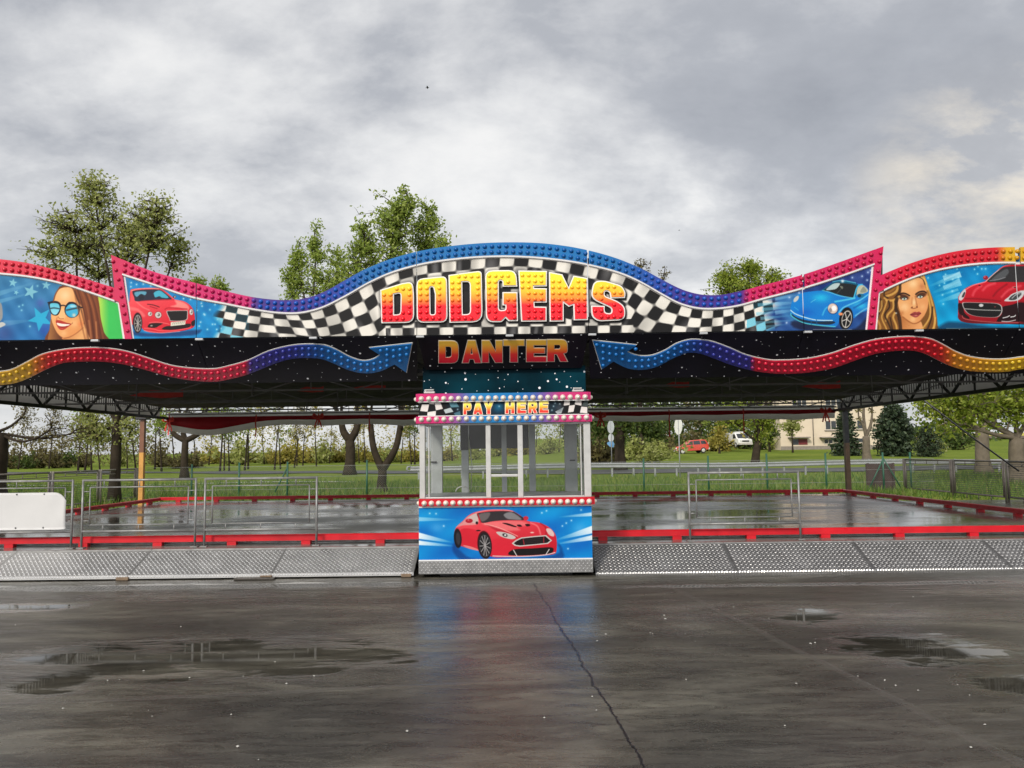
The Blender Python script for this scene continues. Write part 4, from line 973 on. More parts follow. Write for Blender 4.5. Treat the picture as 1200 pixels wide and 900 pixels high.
# --- block letters for the smaller words ---
def glyph(ch):
    G = {
     'D': [[(0, 0, 0), (1, 0, .32), (1, 1, .32), (0, 1, 0)], [(.34, .24, 0), (.66, .24, .14), (.66, .76, .14), (.34, .76, 0)]],
     'A': [[(0, 0, 0), (.30, 1, 0), (.70, 1, 0), (1, 0, 0), (.68, 0, 0), (.62, .17, 0), (.38, .17, 0), (.32, 0, 0)], [(.43, .38, 0), (.57, .38, 0), (.5, .72, 0)]],
     'N': [[(0, 0, 0), (0, 1, 0), (.36, 1, 0), (.68, .48, 0), (.68, 1, 0), (1, 1, 0), (1, 0, 0), (.66, 0, 0), (.32, .52, 0), (.32, 0, 0)]],
     'T': [[(0, 1, 0), (1, 1, 0), (1, .76, 0), (.68, .76, 0), (.68, 0, 0), (.32, 0, 0), (.32, .76, 0), (0, .76, 0)]],
     'E': [[(0, 0, 0), (0, 1, 0), (1, 1, 0), (1, .78, 0), (.36, .78, 0), (.36, .62, 0), (.92, .62, 0), (.92, .40, 0), (.36, .40, 0), (.36, .22, 0), (1, .22, 0), (1, 0, 0)]],
     'R': [[(0, 0, 0), (0, 1, 0), (1, 1, .3), (1, .42, .2), (.8, .38, 0), (1, 0, 0), (.66, 0, 0), (.48, .34, 0), (.34, .34, 0), (.34, 0, 0)], [(.34, .56, 0), (.66, .56, .1), (.66, .78, .1), (.34, .78, 0)]],
     'P': [[(0, 0, 0), (0, 1, 0), (1, 1, .3), (1, .34, .3), (.36, .34, 0), (.36, 0, 0)], [(.36, .54, 0), (.66, .54, .1), (.66, .78, .1), (.36, .78, 0)]],
     'Y': [[(0, 1, 0), (.36, 1, 0), (.5, .66, 0), (.64, 1, 0), (1, 1, 0), (.68, .40, 0), (.68, 0, 0), (.32, 0, 0), (.32, .40, 0)]],
     'H': [[(0, 0, 0), (0, 1, 0), (.34, 1, 0), (.34, .62, 0), (.66, .62, 0), (.66, 1, 0), (1, 1, 0), (1, 0, 0), (.66, 0, 0), (.66, .38, 0), (.34, .38, 0), (.34, 0, 0)]],
    }
    return [roundp(L) for L in G[ch]]
def word(chars, boxes, place, mats, parent, rim, h0, h1):
    for ch, (xa, ya, xb, yb) in zip(chars, boxes):
        loops = [[(xa + x*(xb-xa), yb + (1-y)*0 - (y)*(yb-ya)) for x, y in L] for L in glyph(ch)]
        mb = MB()
        a = [[place(x, y, h0) for x, y in offset_poly(loops[0], rim)]] + [[place(x, y, h0) for x, y in offset_poly(L, -rim*0.6)] for L in loops[1:]]
        back = place(xa, ya, 0) - place(xa, ya, 1.0)
        mb.prism(a, back*(h0-0.001), 0)
        mb.prism([[place(x, y, h1) for x, y in L] for L in loops], back*(h1-h0-0.0005), 1)
        mb.build('letter', mats, parent)
zd0, zd1 = PS(590, 424).z, PS(590, 398).z
m_dant = grad_mat('small_letter_face', zd0, zd1, [(0.0, (200, 20, 50)), (0.35, (225, 55, 50)), (0.55, (238, 130, 45)), (0.8, (235, 180, 60)), (1.0, (215, 175, 70))])
m_rim = simple('pale_rim', (0.62, 0.55, 0.45), 0.4)
word('DANTER', [(514.4, 399.4, 537, 424.8), (542, 399, 563.5, 424.6), (565, 399, 588.6, 424.2), (590.3, 398.4, 614, 423.7), (617, 398.4, 640, 423.3), (641.5, 398, 664.6, 423)], PS, [m_rim, m_dant], under, 0.75, 0.006, 0.010)

# upright starry board under the word, behind the booth's own sign
m_sd = m_stard
stb = MB()
tl, br = at_y(495.5, 430.5, 10.93), at_y(686.5, 462, 10.93)
stb.box(tl.x, br.x, 10.93, 10.955, br.z, tl.z)
stb.build('lower_board', m_sd, under)
# ------------------------------------------------------------------ the track under its canopy
ZFL = 0.31
XL, XR, YB0, YB1 = -10.1, 9.45, 11.42, 23.3
ride = thing('dodgem_track', (-0.3, 17, 0), 'wide wet dodgem track with red bumper rails under a dark flat canopy', 'fairground ride')
# floor
m, t, p = newmat('wet_steel_floor')
co = t.n('ShaderNodeTexCoord').outputs['Object']
big = t.noise(t.mapping(co, (0.5, 1, 1)), 0.5, 7, 0.6, 0.4)
t.l(t.ramp(big, [(0.3, (0.085, 0.081, 0.074)), (0.7, (0.165, 0.157, 0.142))]), p.inputs['Base Color'])
wet = t.noise(t.mapping(co, (0.4, 1, 1)), 0.8, 6, 0.6)
t.l(t.mapr(wet, 0.38, 0.60, 0.36, 0.075), p.inputs['Roughness'])
p.inputs['Specular IOR Level'].default_value = 0.5
br_ = t.n('ShaderNodeTexBrick'); t.l(co, br_.inputs['Vector']); br_.offset = 0.0
br_.inputs['Scale'].default_value = 1; br_.inputs['Brick Width'].default_value = 2.0; br_.inputs['Row Height'].default_value = 1.5
br_.inputs['Mortar Size'].default_value = 0.008
t.l(t.bump(t.m('ADD', t.m('MULTIPLY', br_.outputs['Fac'], -0.3), t.noise(co, 1.2, 3)), 0.03, 0.03), p.inputs['Normal'])
m_floor = m
MB().box(XL, XR, YB0 + 0.012, YB1, 0.10, ZFL).build('floor', m_floor, ride)
MB().box(XL, XR, YB0, YB0 + 0.01, 0.08, ZFL - 0.01).build('floor_edge', m_black, ride)
# bumper rails on feet
def rail(name, a, b, n, hz=0.09, z0=0.365, w=0.10):
    a, b = Vector(a), Vector(b)
    mb = MB(); d = (b - a).normalized(); nrm = Vector((-d.y, d.x, 0))
    prof = [(-w/2, z0), (-w/2, z0+hz-0.015), (-w/2+0.015, z0+hz), (w/2-0.015, z0+hz), (w/2, z0+hz-0.015), (w/2, z0)]
    A_ = [a + nrm*q + Vector((0, 0, zz_)) for q, zz_ in prof]; B_ = [b + nrm*q + Vector((0, 0, zz_)) for q, zz_ in prof]
    k = len(prof)
    mb.add(A_ + B_, [(i, (i+1) % k, (i+1) % k + k, i+k) for i in range(k)] + [tuple(range(k))[::-1], tuple(range(k, 2*k))])
    r = mb.build(name, m_red, ride)
    for i in range(n):
        c = a + (b-a)*((i+0.5)/n); f = MB()
        f.bar(c + Vector((0, 0, ZFL)), c + Vector((0, 0, z0 - 0.002)), 0.13, 0.09, 0, (0, 1, 0))
        f.build('foot', m_red, r)
rail('bumper_rail', (XL+0.1, 11.92, 0), (XR-0.1, 11.92, 0), 18, 0.088)
rail('bumper_rail', (XL+0.1, 23.1, 0), (XR-0.1, 23.1, 0), 18, 0.085)
rail('bumper_rail', (XL+0.15, 12.1, 0), (XL+0.15, 22.95, 0), 9, 0.085)
rail('bumper_rail', (XR-0.15, 12.1, 0), (XR-0.15, 22.95, 0), 9, 0.085)
# low pale cable channel just inside the front rail
MB().box(XL+0.2, XR-0.2, 12.05, 12.09, ZFL+0.004, ZFL+0.03).build('kerb_angle', m_galv, ride)
# corner posts (two-tone)
m_rust = simple('rust_brown_paint', (0.16, 0.06, 0.025), 0.5, 0, 0.25)
m_ochre = simple('ochre_paint', (0.55, 0.27, 0.05), 0.5, 0, 0.15)
m_brown = simple('brown_paint', (0.13, 0.075, 0.035), 0.5, 0, 0.2)
for px, mats, zs in ((166.5, (m_rust, m_ochre), 1.72), (993, (m_black, m_brown), 1.75)):
    x = at_y(px, 540, 23.35).x
    mb = MB(); mb.box(x-0.062, x+0.062, 23.29, 23.42, 0.0, zs, 1); mb.box(x-0.062, x+0.062, 23.29, 23.42, zs, 2.66, 0)
    mb.bbox(x-0.16, x+0.16, 23.2, 23.5, 2.66, 2.92, 0.02, 2)
    mb.build('canopy_post', [mats[0], mats[1], m_black], ride)
# canopy: dark sheet over a grid of trusses
m_tarp = simple('dark_canopy_cloth', (0.012, 0.012, 0.013), 0.7, 0, 0.3, 1.5)
mb = MB(); xs = np.linspace(XL-0.2, XR+0.25, 15); ys = np.linspace(10.6, 23.5, 9); vs = []
for z_ in (0, 0.03):
    for j, y in enumerate(ys):
        for i, x in enumerate(xs): vs.append((x, y, 3.34 + z_ - 0.05*math.sin(i*1.7)*math.sin(j*2.1) + 0.32*(1-abs((y-17)/6.4)**1.5)))
n, k = len(xs), len(ys); fs = []
for b_ in (0, n*k):
    for j in range(k-1):
        for i in range(n-1):
            q = (b_+j*n+i, b_+j*n+i+1, b_+(j+1)*n+i+1, b_+(j+1)*n+i); fs.append(q if b_ else q[::-1])
for j in range(k-1):
    for i in (0, n-1): fs.append((j*n+i, (j+1)*n+i, n*k+(j+1)*n+i, n*k+j*n+i))
for i in range(n-1):
    for j in (0, k-1): fs.append((j*n+i, j*n+i+1, n*k+j*n+i+1, n*k+j*n+i))
mb.add(vs, fs, 0, True).build('canopy', m_tarp, ride)
def lattice(name, a, b, z0, z1, pitch, mat, parent, rc=0.035, rd=0.018):
    a, b = Vector(a), Vector(b); L = (b-a).length; n = int(round(L/pitch)); d = (b-a)/n
    mb = MB(); up = Vector((0, 0, 1))
    mb.bar(a+up*z0, b+up*z0, rc*2, rc*2); mb.bar(a+up*z1, b+up*z1, rc*2, rc*2)
    for i in range(n):
        p = a + d*i
        mb.bar(p+up*z1, p+d*0.5+up*z0, rd*2, rd*2); mb.bar(p+d*0.5+up*z0, p+d+up*z1, rd*2, rd*2)
        mb.bar(p+up*z0, p+up*z1, rd*1.4, rd*1.4)
    return mb.build(name, mat, parent)
lattice('side_truss', (XL+0.16, 10.9, 0), (XL+0.16, 23.35, 0), 2.69, 3.30, 1.9, m_black, ride, 0.036, 0.022)
lattice('side_truss', (XR-0.16, 10.9, 0), (XR-0.16, 23.35, 0), 2.69, 3.30, 1.9, m_black, ride, 0.036, 0.022)
m_dim = simple('dusty_steel', (0.13, 0.13, 0.13), 0.6, 0, 0.2)
for y in (14.0, 17.0, 20.0): lattice('cross_truss', (XL+0.3, y, 0), (XR-0.3, y, 0), 2.72, 2.96, 1.6, m_dim, ride, 0.016, 0.010)
lattice('cross_truss', (XL+0.2, 11.25, 0), (XR-0.2, 11.25, 0), 2.74, 3.25, 1.6, m_black, ride, 0.03, 0.014)
# dark net hung below the canopy and fine slatted side netting
def net_mat(name, rgb, pitch, wire, axis_dirs):
    m, t, p = newmat(name)
    co = t.n('ShaderNodeTexCoord').outputs['Object']; s = t.n('ShaderNodeSeparateXYZ'); t.l(co, s.inputs[0])
    on = None
    for expr in axis_dirs:
        e = t.m('ADD', t.m('ADD', t.m('MULTIPLY', s.outputs[0], expr[0]/pitch), t.m('MULTIPLY', s.outputs[1], expr[1]/pitch)), t.m('MULTIPLY', s.outputs[2], expr[2]/pitch))
        w = t.m('LESS_THAN', t.m('FRACT', e), wire/pitch)
        on = w if on is None else t.m('MAXIMUM', on, w)
    t.l(on, p.inputs['Alpha']); p.inputs['Base Color'].default_value = rgb + (1,); p.inputs['Roughness'].default_value = 0.6
    return m
m_net = simple('black_ceiling_cloth', (0.055, 0.055, 0.058), 0.8, 0, 0.3, 1.5)
m_slat = net_mat('side_netting', (0.02, 0.02, 0.022), 0.11, 0.045, [(0, 1, 0)])
MB().add([(XL+0.3, 11.3, 3.2), (XR-0.3, 11.3, 3.2), (XR-0.3, 23.0, 2.96), (XL+0.3, 23.0, 2.96)], [(0, 1, 2, 3)]).build('ceiling_cloth', m_net, ride)
for x in (XL+0.06, XR-0.06):
    MB().add([(x, 11.0, 2.88), (x, 23.2, 2.88), (x, 23.2, 3.28), (x, 11.0, 3.28)], [(0, 1, 2, 3)]).build('side_net', m_slat, ride)
# pale rolled tarpaulin along both sides
m_skirt = cloth('pale_tarpaulin', (0.74, 0.73, 0.71), 0.6)
for x, sgn in ((XL+0.0, -1), (XR-0.0, 1)):
    mb = MB(); vs = []; n = 40
    for i in range(n+1):
        y = 11.0 + 12.2*i/n; w = 0.02*math.sin(i*1.9)
        for dx, z in ((0.0, 2.74), (0.03, 3.27+w), (0.05, 3.27+w), (0.03, 2.735)): vs.append((x+sgn*dx+w*0.5, y, z+w*0.4))
    mb.add(vs, [(4*i+j, 4*i+(j+1) % 4, 4*i+4+(j+1) % 4, 4*i+4+j) for i in range(n) for j in range(4)], 0, True)
    mb.build('rolled_tarpaulin', m_skirt, ride)
# contact tubes and scraps of red bunting under the net
for k in range(26):
    x = -8.6 + 17.4*k/25 + 0.25*math.sin(k*3.1); y = 14.0 + 3.0*(k % 3)
    MB().tube([(x, y-0.05, 2.70 - 0.04*(k % 4)), (x, y-0.05, 2.96)], 0.012, 5).build('hanger', m_dim, ride)
m_bunt = simple('red_cloth', (0.42, 0.03, 0.02), 0.7)
for px, py, w, h in ((183, 461, 1.1, 0.2), (362, 456, 0.6, 0.14), (432, 453, 0.7, 0.12), (792, 450, 0.55, 0.16), (962, 451, 0.8, 0.18)):
    c = at_y(px, py, 16.6)
    P = [(-w/2, -h*0.2), (-w*0.1, h*0.35), (w*0.35, h*0.2), (w/2, h*0.5), (w/2, -h*0.4), (w*0.1, -h*0.5)]
    MB().prism([[Vector((c.x+a, 16.6, min(c.z+b, 3.0))) for a, b in P]], (0, 0.012, 0)).build('bunting', m_bunt, ride)
# back truss, valance with its red band
lattice('back_truss', (XL+0.1, 23.4, 0), (XR-0.1, 23.4, 0), 2.80, 3.06, 1.7, m_galv, ride, 0.02, 0.012)
def valance(zf0, zf1, y, amp, name, mat, z_of):
    mb = MB(); n = 150; vs = []
    for i in range(n+1):
        x = XL+0.1 + (XR-XL-0.2)*i/n; q = z_of(i/n)
        wv = amp*math.sin(i*0.9)+amp*0.6*math.sin(i*0.37+1)
        vs += [(x, y+wv, q[1]), (x, y+wv-0.03, (q[0]+q[1])/2), (x, y+wv*1.4, q[0]), (x, y+wv*1.4+0.012, q[0]), (x, y+wv-0.018, (q[0]+q[1])/2), (x, y+wv+0.012, q[1])]
    fs = [(6*i+j, 6*i+(j+1) % 6, 6*i+6+(j+1) % 6, 6*i+6+j) for i in range(n) for j in range(6)]
    return mb.add(vs, fs, 0, True).build(name, mat, ride)
def bulge(t):
    return 0.28*math.exp(-((t-0.06)/0.055)**2) + 0.04*math.exp(-((t-0.42)/0.1)**2)
def scal(t): return 0.045*abs(math.sin(t*math.pi*8.5)) 
m_band = cloth('dark_red_cloth', (0.42, 0.012, 0.02), 0.5)
valance(0, 0, 23.52, 0.012, 'valance', m_skirt, lambda t: (2.43 - bulge(t) + scal(t), 2.86))
valance(0, 0, 23.46, 0.010, 'valance_band', m_band, lambda t: (2.60 - bulge(t)*0.95 + scal(t)*0.5, 2.73))
# stay cable down to the right
a = at_y(1080, 467, 21.0); b = at_y(1194, 552, 21.5)
MB().tube([a, (a+b)/2 - Vector((0, 0, 0.03)), b], 0.022, 6).build('stay_cable', m_black, ride)

# red ribbons tied along the valance
m_rib = simple('red_ribbon', (0.62, 0.035, 0.02), 0.6)
ribs = [(198, 484, 510, 1), (300, 486, 512, 0), (373, 484, 498, 1), (433, 482, 506, 0), (703.5, 482, 499, 1), (784, 480, 512, 0), (871, 479, 508, 0), (967, 476, 494, 1)]
rlab = ['red ribbon tied in a bow on the valance beside the rust and ochre post', 'thin red ribbon hanging from the valance, second to the right of the ochre post',
        'short red ribbon looped on the valance above the left of the two forked trees', 'red ribbon hanging in front of the thick forked tree left of the pay booth',
        'red ribbon bow on the valance directly right of the pay booth', 'long thin red ribbon hanging beside the bright white round sign', 'red ribbon hanging straight above the white van', 'red ribbon bow on the valance in front of the cream house']
for (px, y0, y1, bow), lab in zip(ribs, rlab):
    a = at_y(px, y0, 23.38); b = at_y(px+0.5, y1, 23.38); L = a.z-b.z
    mb = MB()
    def rb(P, w=0.035):
        for p, q in zip(P[:-1], P[1:]): mb.bar(p, q, 0.008, w, 0, (1, 0, 0))
    rb([a + Vector((0.01*math.sin(k*2.0), 0.015*math.cos(k*1.4), -L*k/6)) for k in range(7)])
    if bow:
        c = a + Vector((0, -0.02, -L*0.35))
        for s in (-1, 1):
            rb([c, c+Vector((s*0.13, 0, 0.10)), c+Vector((s*0.15, -0.02, 0.0)), c+Vector((s*0.02, 0, -0.03))], 0.05)
            rb([c, c+Vector((s*0.07, 0, -0.18)), c+Vector((s*0.10, 0, -0.30))], 0.04)
    o = mb.build('ribbon', m_rib, None, (a.x, 23.38, b.z)); tag(o, lab, 'ribbon', 'red ribbons on the valance')

# ------------------------------------------------------------------ tread-plate ramps
def lozenges(mb, origin, ux, uy, nrm, L, W, pitch, mi, r=0.023, h=0.005, wd=0.010, margin=0.03):
    """raised diamond studs, alternately slanting"""
    nx, ny = int((L-2*margin)/pitch), int((W-2*margin)/(pitch*0.62)); 
    for j in range(ny+1):
        for i in range(nx+1):
            x = margin + (i + (0.5 if j % 2 else 0))*pitch; y = margin + j*pitch*0.62
            if x > L-margin or y > W-margin: continue
            s = 1 if j % 2 else -1
            c = origin + ux*x + uy*y; a = (ux*0.72 + uy*s*0.7)*r; b = (ux*0.7 - uy*s*0.72)*wd
            mb.add([c-a, c-b, c+a, c+b, c-a*0.45+nrm*h, c-b*0.45+nrm*h, c+a*0.45+nrm*h, c+b*0.45+nrm*h],
                   [(0, 1, 5, 4), (1, 2, 6, 5), (2, 3, 7, 6), (3, 0, 4, 7), (4, 5, 6, 7)], mi)
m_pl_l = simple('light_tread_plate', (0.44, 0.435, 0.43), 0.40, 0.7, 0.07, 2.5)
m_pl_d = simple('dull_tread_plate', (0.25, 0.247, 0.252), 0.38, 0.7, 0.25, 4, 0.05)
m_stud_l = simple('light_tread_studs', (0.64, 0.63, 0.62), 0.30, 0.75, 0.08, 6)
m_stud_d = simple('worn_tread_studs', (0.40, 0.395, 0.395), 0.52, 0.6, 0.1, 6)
rampsL = [-185, -18, 150, 318, 485]; rampsR = [698, 865, 1027, 1189, 1352]
rl = {(-185): 'light tread plate ramp cut off by the left edge, under the white banner', (-18): 'light tread plate ramp in front of the barrier with the white banner',
      150: 'light tread plate ramp second to the left of the pay booth', 318: 'light tread plate ramp touching the left side of the pay booth',
      698: 'dark tread plate ramp touching the right side of the pay booth', 865: 'dark tread plate ramp right of the booth, below the lone empty barrier',
      1027: 'dark tread plate ramp third to the right of the pay booth, no barrier above', 1189: 'dark tread plate ramp farthest right, cut off by the right edge'}
def ramp(px0, px1, left):
    py = 676
    zb = 0.055 if left else 0.012
    A0, A1 = at_z(px0, 676 + (592-px0)*0.0122 - (0 if left else 0), 0.03), at_z(px1, 676, 0.03)
    x0 = at_y(px0, 676, 10.72).x + 0.0025; x1 = at_y(px1, 676, 10.72).x - 0.0025
    y0, y1, z1 = 10.72, 11.40, ZFL - 0.004
    o = thing('ramp', ((x0+x1)/2, y0, 0), rl[px0], 'ramp', 'tread plate ramps')
    uy = Vector((0, y1-y0, z1-zb)); W = uy.length; uy.normalize(); nr = Vector((0, -uy.z, uy.y))
    c = Vector((x0, y0, zb)); mb = MB()
    T = 0.028
    vs = []
    for p in (c, c+uy*W, c+uy*W+Vector((x1-x0, 0, 0)), c+Vector((x1-x0, 0, 0))): vs.append(p)
    vs += [p - nr*T for p in vs[:4]]
    mb.add(vs, [(0, 3, 2, 1), (4, 5, 6, 7), (0, 4, 7, 3), (1, 2, 6, 5), (0, 1, 5, 4), (3, 7, 6, 2)], 0)
    lozenges(mb, c, Vector((1, 0, 0)), uy, nr, x1-x0, W, 0.060, 1, 0.022, 0.005 if not left else 0.0042, 0.0095)
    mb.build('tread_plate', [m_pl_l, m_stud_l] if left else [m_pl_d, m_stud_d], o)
    lip = MB(); z0l = zb-0.035 if left else 0.002
    lip.box(x0, x1, y0-0.014, y0-0.002, z0l, zb+0.012, 0)
    nl = int((x1-x0)/0.036)
    for i in range(nl):
        xx = x0+0.02+i*0.036; zc = (z0l+zb+0.012)/2
        lip.add([(xx-0.012, y0-0.0142, zc), (xx, y0-0.0142, zc-0.012), (xx+0.012, y0-0.0142, zc), (xx, y0-0.0142, zc+0.012), (xx, y0-0.019, zc)], [(0, 1, 4), (1, 2, 4), (2, 3, 4), (3, 0, 4)], 1)
    lip.build('front_lip', [m_pl_l, m_stud_l], o)
    MB().bar((x0, y1+0.012, z1+0.002), (x1, y1+0.012, z1+0.002), 0.03, 0.02, 0).build('top_angle', m_galv, o)
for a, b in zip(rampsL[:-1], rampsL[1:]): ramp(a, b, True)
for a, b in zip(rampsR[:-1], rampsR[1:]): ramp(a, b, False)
m_wood = simple('weathered_wood', (0.16, 0.11, 0.07), 0.8, 0, 0.3, 12, 0.3)
m_dwood = simple('dark_wet_wood', (0.035, 0.028, 0.022), 0.5, 0, 0.3, 12, 0.3)
for px, w, mt, lab, z1 in ((147, 0.16, m_wood, 'small wooden block under the joint of the two ramps below the barrier legs', 0.022), (314, 0.15, m_wood, 'small wooden block on top of the dark plank left of the pay booth', 0.022),
                     (477, 0.13, m_wood, 'small wooden block at the ramp corner touching the pay booth side', 0.022)):
    x = at_y(px, 678, 10.78).x
    MB().bbox(x-w/2, x+w/2, 10.68, 10.86, 0.004 if px != 314 else 0.0265, 0.045, 0.006).build('wooden_block', mt, None, (x, 10.77, 0)); o = COL.objects[-1]
    tag(o, lab, 'wooden block', 'wooden blocks under the ramps')
x = at_y(300, 682, 10.7).x
o = MB().bbox(x-0.26, x+0.26, 10.60, 10.80, 0.002, 0.026, 0.006).build('plank', m_dwood, None, (x, 10.7, 0)); tag(o, 'dark wet plank lying under the ramp edge left of the pay booth', 'plank')

# ------------------------------------------------------------------ tubular barriers standing along the front edge
YBAR = 11.72
def barrier(pl, pr, lab):
    x0 = at_y(pl, 600, YBAR).x; x1 = at_y(pr, 600, YBAR).x; zt, zb = 1.285, 0.545
    o = thing('barrier', ((x0+x1)/2, YBAR, ZFL), lab, 'barrier', 'tubular barriers along the track edge')
    mb = MB(); r = 0.0165
    mb.tube([(x0, YBAR, ZFL), (x0, YBAR, zt), ], r, 8); mb.tube([(x1, YBAR, ZFL), (x1, YBAR, zt)], r, 8)
    mb.tube([(x0, YBAR, zt-0.015), (x1, YBAR, zt-0.015)], r, 8); mb.tube([(x0, YBAR, zb), (x1, YBAR, zb)], r, 8)
    for x in (x0, x1): mb.box(x-0.05, x+0.05, YBAR-0.05, YBAR+0.05, ZFL+0.001, ZFL+0.012)
    mb.build('outer_frame', m_galv, o)
    mb = MB(); a, b = x0+0.27, x1-0.27; c, d = zb+0.11, zt-0.30+0.03; q = 0.010
    a, b, c, d = x0+0.105, x1-0.105, zb+0.09, zt-0.115
    for P in (((a, c), (b, c)), ((b, c), (b, d)), ((b, d), (a, d)), ((a, d), (a, c))):
        mb.tube([(P[0][0], YBAR, P[0][1]), (P[1][0], YBAR, P[1][1])], q, 6)
    mb.build('inner_frame', m_galv, o)
    def spacer(p, q): MB().tube([p, q], 0.008, 6).build('spacer', m_galv, o)
    for tt in (0.14, 0.5, 0.86):
        x = a+(b-a)*tt; spacer((x, YBAR, zb), (x, YBAR, c)); spacer((x, YBAR, d), (x, YBAR, zt))
    for zz_ in (c+0.06, d-0.06): spacer((x0, YBAR, zz_), (a, YBAR, zz_)); spacer((b, YBAR, zz_), (x1, YBAR, zz_))
barrier(-48, 84.5, 'galvanised barrier carrying the white banner at the far left')
barrier(96.5, 229, 'empty galvanised barrier between the bannered barrier and the one nearest the booth')
barrier(240, 371, 'empty galvanised barrier left of the pay booth, nearest to it')
barrier(808, 937, 'lone empty galvanised barrier standing to the right of the pay booth')
# white banner on the first barrier
m_ban = simple('white_banner_cloth', (0.50, 0.495, 0.49), 0.6, 0, 0.04, 2)
def BN(px, py): return at_y(px, py, YBAR-0.035)
x0, x1 = BN(-52, 600).x, BN(77, 600).x; z0, z1 = BN(40, 621).z, BN(20, 577).z
mb = MB(); n, k = 40, 14; vs = []
for lay in (0, 0.006):
    for j in range(k+1):
        for i in range(n+1):
            u, v = i/n, j/k
            x = x0+(x1-x0)*u; zt = z1 - 0.12*max(0, (u-0.88)/0.12)**2.5 - 0.008*math.sin(u*2.6)
            zb_ = z0 + 0.012*max(0, (u-0.93)/0.07)**2
            x2 = x
            vs.append((x2, YBAR-0.035+lay - 0.008*math.sin(u*9)*math.sin(v*3.1) - 0.006*math.sin(u*31+v*5)*max(0, (u-0.8)/0.2), zt+(zb_-zt)*v))
fs = []
N = (n+1)*(k+1)
for b_ in (0, N):
    for j in range(k):
        for i in range(n):
            q = (b_+j*(n+1)+i, b_+j*(n+1)+i+1, b_+(j+1)*(n+1)+i+1, b_+(j+1)*(n+1)+i); fs.append(q[::-1] if b_ == 0 else q)
for i in range(n): fs += [(i, i+1, N+i+1, N+i), (k*(n+1)+i, k*(n+1)+i+1, N+k*(n+1)+i+1, N+k*(n+1)+i)]
for j in range(k): fs += [(j*(n+1), (j+1)*(n+1), N+(j+1)*(n+1), N+j*(n+1)), (j*(n+1)+n, (j+1)*(n+1)+n, N+(j+1)*(n+1)+n, N+j*(n+1)+n)]
o = mb.add(vs, fs, 0, True).build('banner', m_ban, None, ((x0+x1)/2, YBAR, z0)); tag(o, 'blank white banner with a rounded corner hung on the leftmost barrier', 'banner')

m_eye = simple('banner_tie', (0.08, 0.08, 0.08), 0.6)
for q in (0.05, 0.3, 0.55, 0.80):
    for zz_ in (z1-0.03, z0+0.03):
        x = x0+(x1-x0)*q
        MB().dome((x, YBAR-0.038, zz_), (1, 0, 0), (0, 0, 1), (0, -1, 0), 0.013, 0.006).build('eyelet', m_eye, o)
# ------------------------------------------------------------------ pay booth
YK = 10.60
K = lambda px, py, d=0.0: (lambda p: Vector((p.x, p.y-d, p.z)))(at_y(px, py, YK))
bl, brr = K(491, 660).x, K(694.5, 660).x
zt = lambda py: K(592, py).z
booth = thing('ticket_booth', ((bl+brr)/2, YK+0.7, 0), 'small glazed pay booth with a painted red car and rows of white bulbs', 'ticket booth')
DB = 1.55
z_sk0, z_sk1 = zt(671.5), zt(656.5)
# tread plate skirt
mb = MB(); mb.box(bl-0.004, brr+0.004, YK-0.012, YK+DB, z_sk0, z_sk1)
lozenges(mb, Vector((bl-0.004, YK-0.0125, z_sk0)), Vector((1, 0, 0)), Vector((0, 0, 1)), Vector((0, -1, 0)), brr-bl+0.008, z_sk1-z_sk0, 0.052, 1, 0.018, 0.005, 0.008, 0.016)
m_sk = simple('skirt_plate', (0.24, 0.235, 0.23), 0.36, 0.7, 0.12, 6)
mb.build('tread_plate_skirt', [m_sk, m_stud_l], booth)
MB().box(bl+0.25, brr-0.25, YK+0.2, YK+DB-0.2, 0.0, z_sk0-0.002).build('chassis', m_black, booth)
# painted front
z_p0, z_p1 = zt(656.0), zt(592.5)
body = MB().box(bl, brr, YK+0.003, YK+DB-0.02, z_sk1+0.002, zt(583)).build('lower_wall', m_grey, booth)
A = Art(bl, brr, z_p0+0.004, z_p1, YK, 0.0045)
A.fill(lambda X, Y: np.array([0, 128, 208.]) + 12*(np.sin(X/11+Y/6)+np.sin(X/27-Y/9))[..., None]*np.array([0.3, 1, 0.6]))
car_booth(A)
pic = A.mesh('painting', lambda cx, cy: cy > 0, m_paint, body)
m_trim = simple('white_trim', (0.62, 0.61, 0.60), 0.35, 0, 0.05)
mb = MB()
mb.box(bl-0.002, brr+0.002, YK-0.010, YK+0.002, z_p0-0.018, z_p0+0.012)
mb.box(bl-0.002, brr+0.002, YK-0.010, YK+0.002, z_p1-0.016, z_p1+0.012)
mb.build('white_trim', m_trim, body)
